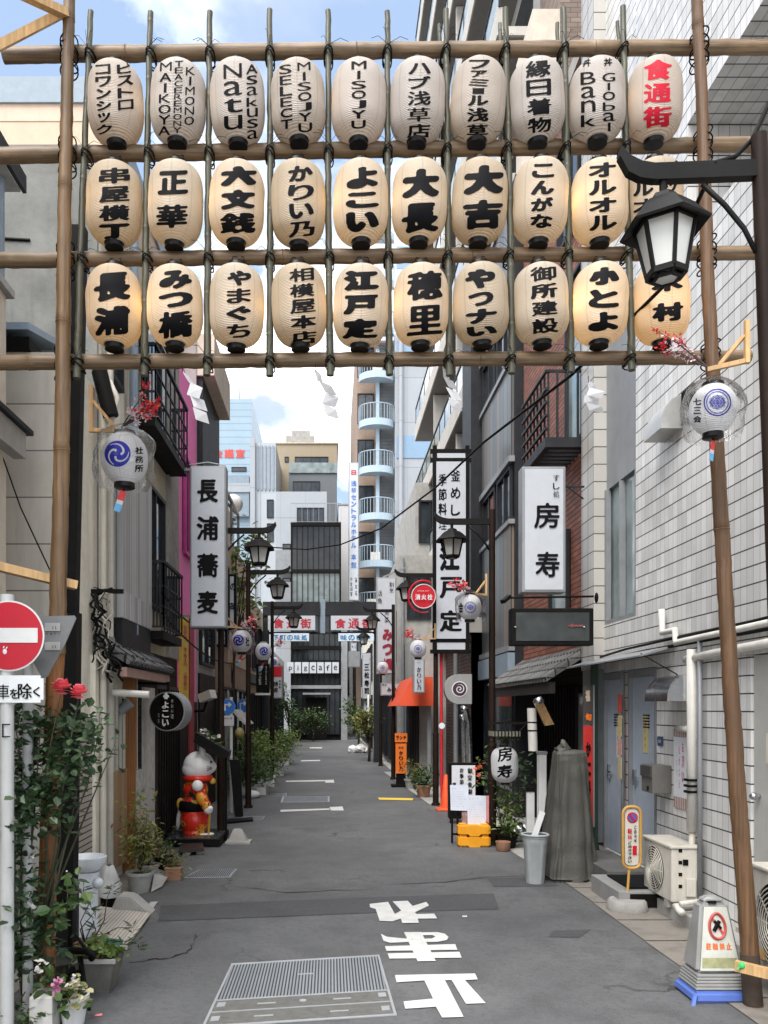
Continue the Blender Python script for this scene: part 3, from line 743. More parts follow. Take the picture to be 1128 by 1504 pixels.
# ---------------------------------------------------------------- building helpers
def frame_bars(mb, a, b, c, d, wd, dep, n):
    """a, b, c, d: corners of an opening; bars stand proud along n."""
    for p, q in ((a, b), (b, c), (c, d), (d, a)):
        mb.bar(p+n*dep/2, q+n*dep/2, wd if abs((q-p).z) < .01 else wd, dep, up=n)
def opening(b, corners, n, fm=darkgrey, gm=glass, cols=2, rows=1, wd=.05, dep=.06, name='window', pane='pane'):
    """A window on any wall: the frame is a part, its pane a sub-part. corners: lower a, lower b, upper b, upper a; n: outward."""
    a, c_, e, g = [Vector(p) for p in corners]; n = Vector(n); mb = MB()
    def quadbar(p, q, w_, dp):
        ax = (q-p).normalized(); s_ = ax.cross(n).normalized()*w_/2
        mb.prism([p-s_, p+s_, p+s_+n*dp, p-s_+n*dp], q-p)
    ux = (c_-a).normalized(); uz = (g-a).normalized()
    quadbar(a-uz*wd/2+ux*0, c_-uz*wd/2, wd, dep); quadbar(g+uz*wd/2, e+uz*wd/2, wd, dep)
    quadbar(a+ux*wd/2, g+ux*wd/2, wd, dep*.97); quadbar(c_-ux*wd/2, e-ux*wd/2, wd, dep*.97)
    for k in range(1, cols): quadbar(a.lerp(c_, k/cols), g.lerp(e, k/cols), wd*.7, dep*.8)
    for k in range(1, rows): quadbar(a.lerp(g, k/rows), c_.lerp(e, k/rows), wd*.7, dep*.7)
    f = mb.build(name, fm, b)
    m2 = MB(); m2.prism([a, c_, e, g], n*.012); m2.build(pane, gm, f)
    return f
def swin(b, side, X, y0, y1, z0, z1, **k):
    n = (-1, 0, 0) if side == 'R' else (1, 0, 0)
    return opening(b, [(X, y0, z0), (X, y1, z0), (X, y1, z1), (X, y0, z1)], n, **k)
def fwin(b, Y, x0, x1, z0, z1, **k):
    return opening(b, [(x0, Y, z0), (x1, Y, z0), (x1, Y, z1), (x0, Y, z1)], (0, -1, 0), **k)
def part(name, m, parent, *boxes, bev=0, smooth=False):
    mb = MB()
    for bx in boxes: mb.box(*bx, bev=bev)
    return mb.build(name, m, parent, smooth)
def bld(label, loc, cat='building', name='building', group=None): return thing(name, loc, label, cat, group)
def railing(b, pts, h, m, n=10, name='railing', wd=.02, mid=False):
    mb = MB()
    for p, q in zip(pts, pts[1:]):
        p, q = Vector(p), Vector(q); u = Vector((0, 0, h))
        mb.bar(p+u, q+u, wd*1.8, wd*1.8)
        mb.bar(p+u*.06, q+u*.06, wd, wd)
        if mid: mb.bar(p+u*.35, q+u*.35, wd, wd); mb.bar(p+u*.65, q+u*.65, wd, wd)
        for k in range(n+1): mb.bar(p.lerp(q, k/n)+u*.06, p.lerp(q, k/n)+u*.99, wd*.8, wd*.8)
    return mb.build(name, m, b)

# ================================================================ LEFT SIDE of the street
XL = -2.25
# near plaster house at the picture's edge
b = bld('beige plaster house with sloping canopy at the near corner by the no entry sign', (-3.5, 5, 0))
part('wall', beige, b, (-7, -2.52, 2.6, 6.35, 0, 5.0))
part('parapet_cap', greyplaster, b, (-7, -2.47, 2.55, 6.4, 5.003, 5.06))
part('canopy', greyplaster, b, (-2.52, -2.42, 3.2, 6.5, 3.78, 3.98)); part('canopy_edge', darkgrey, b, (-2.52, -2.38, 3.15, 6.56, 3.983, 4.02))
part('upper_wall', beige, b, (-7, -3.0, 2.6, 6.2, 5.06, 6.4)); 
mb = MB(); mb.prism([(-7, 2.5, 6.0), (-2.52, 2.5, 6.0), (-2.52, 2.5, 6.12), (-5, 2.5, 8.0), (-7, 2.5, 8.0)], (0, 4.15, 0)); mb.build('roof', greyplaster, b)
mb = MB(); mb.prism([(-2.52, 2.45, 6.02), (-2.49, 2.45, 6.02), (-2.49, 2.45, 6.16), (-2.52, 2.45, 6.16)], (0, 4.25, 0)); mb.build('gutter', darkgrey, b)
mb = MB(); mb.cyl((-2.62, 6.47, 4.05), (-2.62, 6.47, 6.0), .04); mb.build('downpipe', bluegrey, b)
swin(b, 'L', -2.515, 3.6, 5.2, 1.0, 3.2, fm=darkgrey)
# jointed panel house with the blue roof
b = bld('low house of jointed beige panels under a pale blue metal roof', (-3.5, 7.4, 0))
part('front_wall', panelwall, b, (-7, XL-.002, 7.0, 7.02, 0, 4.85)); part('wall', cream, b, (-7, XL, 7.021, 7.88, 0, 4.85))
mb = MB(); mb.prism([(-7, 6.9, 5.0), (-2.55, 6.9, 5.0), (-2.55, 7.88, 5.25), (-7, 7.88, 5.25)], (0, 0, .06)); mb.build('roof', mat('pale_blue_roof', (.3, .38, .48), .35, .1, metal=.3), b)
part('eave', black, b, (-7, -2.56, 6.95, 7.88, 4.853, 4.96))
part('siding_panel', siding, b, (XL, XL+.02, 7.18, 7.66, .1, 1.72)); part('corner_post', cream, b, (XL, XL+.05, 7.66, 7.80, .02, 2.3)); part('door', doorpale, b, (XL, XL+.02, 7.82, 7.87, .1, 2.0))
mb = MB(); mb.cyl((XL+.09, 7.78, .1), (XL+.09, 7.78, 4.7), .03); mb.build('downpipe', pvcold, b)
# black sleeves of the air conditioner on its wall
mb = MB(); mb.tube([at(146, 545, 7.75), at(152, 570, 7.75), at(163, 612, 7.76)], .075, 10); mb.build('duct', black, b, True, 40)
mb = MB(); mb.tube([at(160, 560, 7.8), at(172, 585, 7.8), at(163, 620, 7.8), at(150, 640, 7.8)], .03, 8); mb.build('hose', pvcold, b, True)
# tall house whose side is the stained concrete wall
b = bld('tall narrow house with stained concrete flank and pale green plaster front', (-3.5, 8.8, 0))
part('flank_wall', concrete, b, (-8, XL-.003, 7.9, 7.95, 0, 7.25)); part('wall', palegreen, b, (-8, XL, 7.951, 9.55, 0, 7.2))
mb = MB(); mb.tube([(-6, 7.893, 6.35), (-5, 7.893, 6.37), (-4.5, 7.893, 6.3), (-3.6, 7.893, 6.36), (-2.9, 7.893, 6.32)], .015, 5); mb.build('crack', black, b)
opening(b, [(XL, 7.3+.75, 2.7), (XL, 7.3+1.2, 2.7), (XL, 7.3+1.2, 4.15), (XL, 7.3+.75, 4.15)], (1, 0, 0), cols=1); swin(b, 'L', XL, 8.2, 8.7, 5.2, 6.6, cols=1)
mb = MB(); mb.cyl((XL+.08, 8.05, .1), (XL+.08, 8.05, 7), .035); mb.build('downpipe', pvcold, b)
mb = MB(); mb.cyl((XL+.1, 8.95, 2.6), (XL+.1, 8.95, 7), .05); mb.build('downpipe', bluegrey, b)
part('cladding_panel', greyboards, b, (-2.2, -2.1, 8.28, 9.62, 2.72, 4.4)); part('panel_skirt', darkgrey, b, (-2.19, -2.11, 8.3, 9.6, 2.2, 2.717))
# small tiled roof over the entrance
rt = tiles('grey_roof_tile', .14, .11, .025, .02, (.1, .1, .1), (.02, .02, .02), .3, rough=.6, bump=.8)
mb = MB(); mb.prism([(XL, 7.75, 2.42), (-1.9, 7.75, 2.2), (-1.9, 7.75, 2.25), (XL, 7.75, 2.5)], (0, 2.1, 0)); mb.build('porch_roof', rt, b)
mb = MB()
for k in range(15):
    y = 7.8+k*.145; mb.tube([(XL, y, 2.5), (-1.9, y, 2.26), (-1.885, y, 2.24)], .026, 7)
mb.build('ridge_tiles', rt, b, True); part('fascia', mat('pink_fascia', (.34, .22, .18), .8, .15), b, (-2.0, -1.93, 7.77, 9.82, 2.1, 2.19))
part('post', lightwood if False else logwood, b, (-2.25, -2.13, 8.85, 9.0, 0, 2.15)); part('sliding_door', glassl, b, (XL, XL+.015, 8.05, 8.8, .15, 2.0))
mb = MB()
for k in range(6): mb.box(XL+.016, XL+.04, 8.05+k*.15, 8.075+k*.15, .15, 2.0)
mb.build('door_bars', pvcold, b)
part('fence_panel', bambfence, b, (-2.24, -2.2, 8.06, 8.95, .15, 1.15)); part('weathered_board', mat('peeling_white', (.42, .4, .36), .85, .35, 9, grime=.7), b, (-2.2, -2.1, 8.95, 9.12, 0, 1.12))
mb = MB(); mb.cyl((-2.1, 7.9, 1.95), (-1.75, 7.9, 1.93), .035); mb.build('awning_roll', pvc, b)
# dark restaurant front
b = bld('dark timber restaurant front with iron balconies behind the round black sign', (-3.5, 10.8, 0))
part('wall', mat('ochre_plaster', (.45, .4, .29), .8, .12, bump=.12, grime=.45), b, (-8, XL, 9.551, 12.0, 2.5, 7.3)); part('ground_floor', plankwall, b, (-8, XL, 9.552, 12.0, 0, 2.497))
part('door_panel', mat('whitewashed_wood', (.5, .49, .46), .7, .2, 9, grime=.5), b, (XL, XL+.03, 9.75, 10.35, .1, 2.05)); part('lattice_door', darkwood, b, (XL, XL+.04, 10.45, 11.9, .05, 2.1))
mb = MB()
for k in range(9): mb.box(XL+.041, XL+.06, 10.5+k*.165, 10.53+k*.165, .1, 2.05)
mb.build('lattice', black, b)
swin(b, 'L', XL, 9.8, 10.9, 3.1, 4.5); swin(b, 'L', XL, 9.8, 11.6, 5.2, 6.6)
part('pillar', conc, b, (XL, XL+.04, 11.2, 11.95, 2.5, 7.25))
for z0, yb in ((5.0, 11.3), (2.62, 10.9)):
    f = part('balcony', black, b, (XL, -1.98, 9.25 if z0 > 4 else 9.7, yb, z0, z0+.1))
    railing(f, [(XL, 9.25 if z0 > 4 else 9.7, z0+.1), (-1.98, 9.25 if z0 > 4 else 9.7, z0+.1), (-1.98, yb, z0+.1), (XL, yb, z0+.1)], .82, darkgrey, 7, mid=True)
stripes = tiles('striped_canvas', .05, 9, .022, 0, (.6, .6, .58), (.03, .03, .03), .02, rough=.7, bump=0)
mb = MB(); mb.prism([(XL, 8.9, 6.6), (-1.95, 8.9, 6.0), (-1.95, 8.9, 6.03), (XL, 8.9, 6.63)], (0, 1.3, 0)); mb.build('striped_awning', stripes, b)
# pink front
b = bld('narrow building with a bright pink street front', (-3, 12.9, 0))
part('wall', pink, b, (-8, XL+.005, 12.01, 13.7, 0, 7.0))
part('ground_floor', black, b, (XL+.005, XL+.04, 12.02, 13.6, .0, 1.9)); part('yellow_sign', yellow_sign, b, (XL+.005, XL+.05, 12.1, 12.7, 1.92, 3.2)); part('red_panel', mat('maroon_panel', (.3, .03, .04), .5), b, (XL+.005, XL+.07, 12.72, 13.1, .9, 3.2))
swin(b, 'L', XL+.005, 12.4, 13.3, 4.2, 5.6, fm=mat('magenta_frame', (.4, .04, .2), .5)); pass
yt = letters(MB(), column('鰻天丼', 0, 0, 1.1, .34), lambda u, v: Vector((XL+.055, 12.4+u, 3.12-v)), .05, 30).build('lettering', redp, b)
# grey building with deep soffits
b = bld('grey beige building with deep window reveals beside the pink front', (-3, 15, 0))
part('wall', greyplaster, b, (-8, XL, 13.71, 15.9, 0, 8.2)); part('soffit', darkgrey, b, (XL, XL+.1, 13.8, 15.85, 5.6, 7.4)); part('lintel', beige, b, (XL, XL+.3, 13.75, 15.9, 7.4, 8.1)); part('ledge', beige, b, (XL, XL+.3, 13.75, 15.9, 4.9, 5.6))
swin(b, 'L', XL, 14, 15.6, 2.6, 4.4); part('shopfront', black, b, (XL, XL+.03, 13.9, 15.8, 0, 2.4))
# brown house with a glass roof room
b = bld('tan two storey house with a small glass roof room full of plants', (-3, 19, 0))
part('wall', brownwall, b, (-8, XL, 15.91, 21.9, 0, 5.6)); part('upper_wall', tan, b, (XL, XL+.02, 18, 21.9, 2.8, 5.5))
swin(b, 'L', XL, 16.4, 17.8, 3.2, 4.8); swin(b, 'L', XL, 19, 20.8, 3.2, 4.9); swin(b, 'L', XL, 16.4, 18.5, .3, 2.2, gm=glassl); swin(b, 'L', XL, 19.2, 21.5, .3, 2.2)
mb = MB()
for x in (-3.6, XL):
    for y in (17.2, 18.6, 20): mb.bar((x, y, 5.6), (x, y, 6.5), .06, .06)
    mb.bar((x, 17.2, 6.5), (x, 20, 6.5), .06, .06)
for y in (17.2, 18.6, 20): mb.bar((XL, y, 6.5), (-2.95, y, 7.3), .06, .06); mb.bar((-3.6, y, 6.5), (-2.95, y, 7.3), .06, .06)
mb.bar((-2.95, 17.2, 7.3), (-2.95, 20, 7.3), .06, .06)
gr = mb.build('glass_room', midgrey, b)
mb = MB(); mb.poly([(-3.6, 17.25, 5.62), (XL, 17.25, 5.62), (XL, 17.25, 6.5), (-2.95, 17.25, 7.3), (-3.6, 17.25, 6.5)])
mb.poly([(XL+.001, 17.25, 6.5), (XL+.001, 20, 6.5), (-2.95, 20, 7.3), (-2.95, 17.25, 7.3)]); mb.build('pane', glassl, gr)
# farther left buildings
b = bld('sand coloured flat roofed building behind the street lamps', (-3, 26, 0)); part('wall', tan, b, (-8, XL-.1, 21.91, 30, 0, 5.1))
for k in range(4): swin(b, 'L', XL-.1, 22.5+k*1.9, 23.7+k*1.9, 3, 4.4); swin(b, 'L', XL-.1, 22.5+k*1.9, 23.9+k*1.9, .2, 2.2)
part('cornice', darkgrey, b, (XL-.1, XL+.1, 21.95, 29.9, 2.5, 2.75))
b = bld('low grey shop building next to the pale office tower', (-3.4, 36, 0)); part('wall', greyplaster, b, (-8, XL-.35, 30.01, 46, 0, 4.4))
for k in range(5): swin(b, 'L', XL-.35, 31+k*2.9, 33+k*2.9, .2, 2.3); swin(b, 'L', XL-.35, 31+k*2.9, 32.6+k*2.9, 2.9, 4)
# tan slab building with the blue grey parapet, behind the stained wall
b = bld('tall tan building with a blue grey roof band above the stained concrete wall', (-7, 13, 0))
part('wall', tan, b, (-16, -3.35, 12.05, 20, 0, 10.45)); part('panel_band', mat('tan_panels', (.55, .42, .33), .8, .06), b, (-16, -3.345, 12.04, 20, 10.452, 10.7)); part('roof_band', bluegrey, b, (-16, -3.3, 12.0, 20, 10.703, 11.08))

# ================================================================ RIGHT SIDE
XR = 3.15
b = bld('tall white tiled building with two blue grey doors and vertical glazed strip', (5, 6, 0))
HH = 15.5
# wall pieces round the doors, the glazed strip and the high recess
def wallR(name, m, y0, y1, z0, z1, x0=XR, x1=9): return part(name, m, b, (x0, x1, y0, y1, z0, z1))
wallR('wall', tile_white, 7.2, 8.42, 2.2, HH); wallR('wall', tile_white, 7.75, 7.88, 0, 2.197); wallR('wall', tile_white, 6.2, 7.749, 0, 2.198)
wallR('wall', tile_white, 7.881, 9.58, 0, .2); wallR('wall', tile_white, 8.62, 8.74, .203, 2.196)
wallR('wall', tile_white, 3.5, 7.199, 2.2, 5.9); wallR('wall', tile_white, 5.0, 5.52, 0, 2.197); wallR('wall', tile_white, 3.5, 4.999, 0, 2.196)
wallR('wall', tile_white, 6.12, 6.199, 0, 2.196)
wallR('wall', tile_white, 3.5, 5.6, 5.903, HH); wallR('wall', tile_white, 5.601, 7.199, 6.95, HH)
wallR('recess_back', bluegrey, 5.601, 7.199, 5.903, 6.947, XR+.9)
wallR('wall', tile_white, 8.421, 9.4, 6.1, HH, XR+.02); wallR('wall', tile_white, 8.421, 9.4, 2.2, 2.75)
part('glazed_strip', midgrey, b, (XR+.03, 9, 8.421, 9.4, 4.3, 6.097)); 
f = part('window', midgrey, b, (XR+.005, XR+.06, 8.425, 8.47, 2.75, 4.3), (XR+.005, XR+.06, 9.33, 9.395, 2.75, 4.3), (XR+.005, XR+.06, 8.472, 9.328, 2.752, 2.8), (XR+.006, XR+.07, 8.9, 8.93, 2.8, 4.28))
part('pane', glassl, f, (XR+.075, XR+.1, 8.43, 9.39, 2.76, 4.298)); part('window_back', darkgrey, b, (XR+.3, 9, 8.421, 9.4, 2.75, 4.297))
part('end_pillar', tile_big, b, (XR-.12, 9, 9.401, 9.85, 2.25, HH))
part('end_pillar_foot', midgrey, b, (XR-.12, XR+.5, 9.42, 9.8, .25, 2.247)); part('corner_post', green_pvc, b, (XR-.16, XR-.1, 9.3, 9.39, 0, 2.3))
for y0, y1, hy in ((8.745, 9.39, 9.28), (7.885, 8.615, 8.5)):
    d = part('door', doorgrey, b, (XR+.03, XR+.08, y0, y1, .21, 2.12)); part('door_frame', midgrey, b, (XR-.01, XR+.1, y0-.002, y0+.035, .203, 2.195), (XR-.01, XR+.1, y1-.035, y1+.002, .203, 2.195), (XR-.01, XR+.1, y0+.036, y1-.036, 2.122, 2.194))
    mb = MB(); mb.bar((XR+.0, hy, 1.08), (XR, hy-.1, 1.08), .02, .02); mb.box(XR+.0, XR+.03, hy-.02, hy+.02, 1.0, 1.16); mb.build('handle', steel, d)
    mb = MB()
    for k in range(5): mb.box(XR+.022, XR+.03, y0+.25, y1-.25 if y1-y0 < .7 else y0+.4, 1.6+k*.03, 1.615+k*.03)
    mb.build('vent', darkgrey, d)
d = part('door', doorpale, b, (XR+.02, XR+.07, 5.53, 6.11, .16, 2.19)); mb = MB(); mb.ball((XR-.03, 6.02, 1.15), .03, 10); mb.cyl((XR-.03, 6.02, 1.15), (XR+.03, 6.02, 1.15), .014); mb.build('handle', steel, d, True)
part('sill', conc, b, (XR-.1, XR+.3, 5.5, 6.15, 0, .158))
# metal canopy over the two doors
mb = MB(); mb.prism([(XR, 7.45, 2.36), (XR-.32, 7.45, 2.27), (XR-.32, 7.45, 2.285), (XR, 7.45, 2.385)], (0, 2.35, 0)); mb.build('canopy', midgrey, b)
# pipes and cables along the wall
pj = XR-.06
mb = MB(); mb.tube([(pj, 4.0, 2.42), (pj, 7.3, 2.38), (pj, 7.32, 2.5), (pj, 7.6, 2.5), (pj, 7.62, 2.72)], .03, 10); mb.build('pipe', pvc, b, True)
mb = MB(); mb.tube([(pj, 4.0, 2.3), (pj, 6.6, 2.24), (pj, 7.1, 2.22)], .035, 10); mb.build('pipe', pvc, b, True)
mb = MB(); mb.tube([(pj-.01, 6.95, 2.3), (pj-.01, 6.95, .75)], .045, 12); mb.tube([(pj-.01, 6.95, 1.62), (pj-.01, 7.25, 1.62)], .03, 8); mb.build('downpipe', pvc, b, True)
mb = MB(); mb.tube([(pj, 6.83, 2.4), (pj, 6.83, .2)], .022, 8); mb.build('conduit', midgrey, b, True)
mb = MB(); mb.tube([(pj-.01, 6.95, .75), (pj-.02, 6.95, .55), (pj-.03, 7.02, .42), (pj-.06, 7.05, .35)], .028, 8); mb.build('hose', pvcold, b, True)
mb = MB(); mb.tube([(pj+.02, 4.0, 2.48), (pj+.02, 6, 2.44), (pj+.02, 7.6, 2.43), (pj+.02, 8.6, 2.42), (pj+.02, 9.6, 2.38)], .012, 6)
mb.tube([(pj, 5, 2.36), (pj, 8, 2.36), (pj, 9.8, 2.33)], .016, 6); mb.build('cable', cablem, b, True)
mb = MB(); mb.tube([(XR-.3, 7.5, 2.3), (XR-.1, 7.2, 2.1), (XR-.02, 6.95, 1.9)], .006, 5); mb.build('cable', cablem, b)
mb = MB()
for k in range(3): mb.box(pj-.07, pj+.05, 6.93-.035, 6.95+.035, 1.08+k*.05, 1.1+k*.05)
mb.build('pipe_strap', black, b)
# stainless cooker hood outlet, and the louvred vent higher up
mb = MB()
pr = [(XR, 1.86), (XR-.27, 1.86), (XR-.27, 1.9)]+[(XR-.27+.2*(1-math.cos(a)), 1.9+.19*math.sin(a)) for a in (.3, .6, .9, 1.2, 1.5)]+[(XR, 2.1)]
mb.prism([(x, 6.98, z) for x, z in pr], (0, .5, 0)); h1 = mb.build('extractor_hood', steel, b, True, 30)
def hood(y0, y1, zc, r):
    mb = MB(); pr = [(XR, zc-r*.75), (XR-.2, zc-r*.75)]+[(XR-.2+.2*(1-math.cos(a)), zc-r*.75+r*1.5*math.sin(a)) for a in (.35, .7, 1.05, 1.35, 1.57)]
    mb.prism([(x, y0, z) for x, z in pr], (0, y1-y0, 0)); h = mb.build('vent_hood', mat('vent_steel', (.5, .5, .48), .4, .1, metal=.5), b, True, 30)
    mb = MB()
    for k in range(7): mb.box(XR-.03, XR-.003, y0-.26+.035*k, y0-.26+.035*k+.014, zc-r*.7, zc+r*.75)
    mb.build('louvre', black, h)
hood(7.3, 7.7, sZ(610, 7.4), .2)
# brick building
b = bld('red brick building with a black iron fire balcony', (5, 11.5, 0))
part('wall', brick, b, (XR, 9, 9.86, 13.3, 2.5, 9.9)); part('ground_floor', plankwall, b, (XR+.25, 9, 9.87, 13.3, 0, 2.497)); part('roof_slab', conc, b, (XR-.05, 9, 9.86, 13.35, 9.903, 10.1))
swin(b, 'R', XR, 10.05, 10.8, 5.2, 7.3, gm=glassl, cols=1); swin(b, 'R', XR, 10.7, 11.6, 2.9, 4.1, gm=glassl, cols=1); swin(b, 'R', XR, 10.2, 11.2, 8, 9.3)
f = part('balcony', darkgrey, b, (2.62, XR, 9.95, 10.02, 4.98, 5.1), (2.62, 2.69, 10.021, 11.2, 4.98, 5.1), (2.69, XR, 11.13, 11.2, 4.98, 5.1))
mb = MB()
for k in range(7): mb.box(2.7, XR, 10.06+k*.155, 10.12+k*.155, 5.0, 5.03)
mb.build('grating', darkgrey, f)
mb = MB()
for z in (5.2, 5.36, 5.52, 5.68, 5.9): mb.box(2.62, 2.65, 9.96, 11.2, z, z+.03); 
for k in range(8): mb.box(2.655, 2.675, 9.97+k*.174, 10.0+k*.174, 5.1, 5.93)
for z in (5.9,): mb.box(2.655, XR, 9.96, 9.99, z, z+.03)
for k in range(4): mb.box(2.76+k*.125, 2.785+k*.125, 9.96, 9.985, 5.1, 5.9)
mb.build('railing', darkgrey, f)
# tiled canopy of the sushi shop under the brick
rt2 = tiles('dark_roof_tile', .16, .12, .02, .015, (.12, .12, .115), (.03, .03, .03), .3, rough=.65, bump=.8)
mb = MB(); mb.prism([(XR+.05, 9.9, 2.5), (2.62, 9.9, 2.12), (2.62, 9.9, 2.17), (XR+.05, 9.9, 2.58)], (0, 3.6, 0)); mb.build('shop_roof', rt2, b)
mb = MB()
for k in range(25):
    y = 9.95+k*.145; mb.tube([(XR+.05, y, 2.575), (2.62, y, 2.18), (2.6, y, 2.16)], .028, 7)
mb.build('ridge_tiles', rt2, b, True); part('beam', darkwood, b, (2.66, 2.74, 9.95, 13.45, 1.98, 2.12))
part('lattice_front', darkwood, b, (XR+.2, XR+.249, 11.2, 13.2, .2, 2.1)); part('sliding_door', glassl, b, (XR+.22, XR+.249, 10.3, 11.1, .1, 2.0)); part('door_post', pvcold, b, (XR+.02, XR+.1, 10.1, 10.22, 0, 2.2))
mb = MB()
for k in range(14): mb.box(XR+.17, XR+.199, 11.2+k*.145, 11.23+k*.145, .2, 2.1)
mb.build('lattice', black, b)
# dark grey building with stained metal panels
b = bld('dark grey building with stained metal panels and ribbon windows', (5, 15.5, 0)); XG = 3.05
part('wall', darkgrey, b, (XG, 9, 13.46, 17.4, 0, 10.6)); 
for z0, z1 in ((2.85, 4.85), (5.98, 7.5), (8.6, 10.2)):
    part('metal_panel', rustpanel, b, (XG-.06, XG, 13.55, 16.1, z0, z1)); part('panel_frame', midgrey, b, (XG-.1, XG, 13.5, 16.2, z0-.1, z0-.003)); part('panel_frame', midgrey, b, (XG-.1, XG, 13.5, 16.2, z1+.003, z1+.08))
for z0, z1 in ((5.0, 5.8), (7.7, 8.4)):
    swin(b, 'R', XG, 13.6, 14.7, z0, z1, cols=2); swin(b, 'R', XG, 14.9, 16.1, z0, z1, cols=2)
part('brick_infill', brick, b, (XG-.02, XG, 15.2, 15.7, 5.05, 5.75)); part('pier', darkgrey, b, (XG-.25, XG, 16.25, 17.3, 0, 10.4)); part('side_wall', conc, b, (XG-.1, XG, 17.31, 17.399, 0, 10.4))
part('shop_window', glass, b, (XG-.03, XG, 13.6, 16.1, .4, 2.3)); part('fascia', bluegrey, b, (XG-.12, XG, 13.5, 16.2, 2.35, 2.72))
# apartment block with long balconies
b = bld('tall apartment block with stacked long pale balconies and a brown tiled tower', (6, 22, 0)); XH = 3.9
part('wall', greyplaster, b, (XH, 12, 13.6, 29, 0, 27)); part('tower', brickgrey, b, (3.75, 9, 13.3, 14.6, 10.6, 27)); part('tower_face', beige, b, (3.3, 3.747, 13.32, 14.5, 10.6, 13.2))
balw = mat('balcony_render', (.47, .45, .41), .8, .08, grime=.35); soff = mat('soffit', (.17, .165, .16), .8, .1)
for k in range(9):
    z0 = 3.35+2.64*k
    if z0 < 5: continue
    ya = 17.5 if z0 < 10.5 else 14.7
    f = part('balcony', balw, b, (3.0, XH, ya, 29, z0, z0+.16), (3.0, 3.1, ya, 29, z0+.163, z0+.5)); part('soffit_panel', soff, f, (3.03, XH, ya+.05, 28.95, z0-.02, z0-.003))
    mb = MB(); mb.box(3.02, 3.07, ya, 29, z0+1.12, z0+1.16)
    for j in range(12): y = ya+(29-ya)*j/11; mb.box(3.03, 3.06, y-.02, y+.02, z0+.503, z0+1.118)
    mb.build('railing', darkgrey, f); part('glass_panel', glassl, f, (3.04, 3.05, ya+.1, 28.9, z0+.53, z0+1.1))
    for yy in (ya+1.0, 21, 25.5): part('window', glass, b, (XH-.03, XH, yy, yy+2.2, z0+.2, z0+2.2))
    for yy in (20.2, 24.6): part('divider', balw, b, (3.12, XH, yy, yy+.1, z0+.163, z0+2.6))
# brown tiled ground floor and what follows
b = bld('brown tiled shop building behind the big white framed sign', (4, 17, 0)); XB = 2.75
part('wall', brickbrown, b, (XB, 3.7, 16.25, 19.4, 0, 3.3)); part('roof_slab', balw, b, (XB-.25, 3.7, 16.2, 19.5, 3.303, 3.6)); pass
swin(b, 'R', XB, 16.5, 17.3, .8, 2.3); mb = MB(); mb.cyl((2.6, 16.9, 0), (2.6, 16.9, 3.2), .05); mb.build('downpipe', midgrey, b)
b = bld('cafe with an orange red canvas awning over its window', (3, 20.5, 0))
part('wall', greyplaster, b, (2.15, 3.7, 19.5, 23.5, 0, 3.6)); swin(b, 'R', 2.15, 19.8, 22.5, .3, 1.9, fm=darkwood, cols=4); part('shutter', bluegrey, b, (2.12, 2.15, 22.6, 23.3, .1, 2.1))
mb = MB(); A = [(2.15, 18.3, 2.55), (1.75, 18.3, 2.5), (1.5, 18.3, 1.85), (2.3, 18.3, 1.85), (2.3, 18.3, 2.55)]
mb.prism([(2.3, 18.3, 2.5), (1.85, 18.3, 2.5), (1.5, 18.2, 1.85), (2.3, 18.2, 1.85)], (0, 3.2, 0)); mb.build('awning', redfab, b)
part('post', midgrey, b, (2.2, 2.28, 18.5, 18.6, 0, 1.85))
b = bld('concrete three storey building beyond the cafe', (3, 28, 0)); part('wall', conc, b, (1.95, 6, 23.52, 33, 0, 6.2)); part('upper_wall', conc, b, (2.6, 6, 25, 33, 6.203, 8.7))
fwin(b, 23.52, 2.2, 2.9, 4.4, 5.6); fwin(b, 23.52, 2.15, 2.6, 2.2, 3.4); mb = MB(); mb.cyl((2.08, 23.44, 0), (2.08, 23.44, 6.1), .05); mb.build('downpipe', midgrey, b); fwin(b, 25, 2.7, 3.4, 6.9, 8.1)
for k in range(4): swin(b, 'R', 1.95, 24+k*2.2, 25.4+k*2.2, 3.2, 4.6); swin(b, 'R', 1.95, 24+k*2.2, 25.6+k*2.2, .2, 2.3)
b = bld('low cream shop row at the far right of the street', (3, 39, 0)); part('wall', cream, b, (1.75, 6, 33.02, 46, 0, 5.2))
for k in range(5): swin(b, 'R', 1.75, 33.6+k*2.4, 35.2+k*2.4, 3, 4.4); swin(b, 'R', 1.75, 33.6+k*2.4, 35.4+k*2.4, .2, 2.3)
part('awning', redp, b, (1.5, 1.75, 36, 38.5, 2.4, 2.6))

# ================================================================ far end of the street
def mids(px0, px1, Y): return (px0-PX)*Y/F, (px1-PX)*Y/F
Y0 = 46
b = bld('dark glass fronted cafe building closing the end of the street', (-.6, Y0, 0)); x0, x1 = mids(427, 501, Y0)
part('wall', black, b, (x0, x1, Y0, Y0+6, 0, sZ(768, Y0)))
zt = sZ(770, Y0); lv = [.25, 3.0, 5.2, 7.3, 9.5, zt]
for i in range(5):
    fwin(b, Y0, x0+.05, x1-.05, lv[i]+.1, lv[i+1]-.12, cols=9, fm=black, gm=glassmat('smoked_glass', (.075, .09, .09), .1, .5) if i in (3,) else glassmat('black_glass', (.012, .014, .016), .08, .3), wd=.05, dep=.1)
    part('floor_band', black if i else midgrey, b, (x0, x1, Y0-.14, Y0, lv[i+1]-.11, lv[i+1]+.08))
part('side_column', midgrey, b, (x1-.003, x1+.35, Y0-.05, Y0+6, 0, sZ(900, Y0)))
railing(b, [(x0, Y0+.1, zt+.1), (x1, Y0+.1, zt+.1)], 1.1, midgrey, 9)
f = part('sign_rail', black, b, (x0, x1, Y0-.3, Y0-.26, sZ(972, Y0), sZ(970, Y0)))
mb = MB(); zs0, zs1 = sZ(989, Y0), sZ(973, Y0)
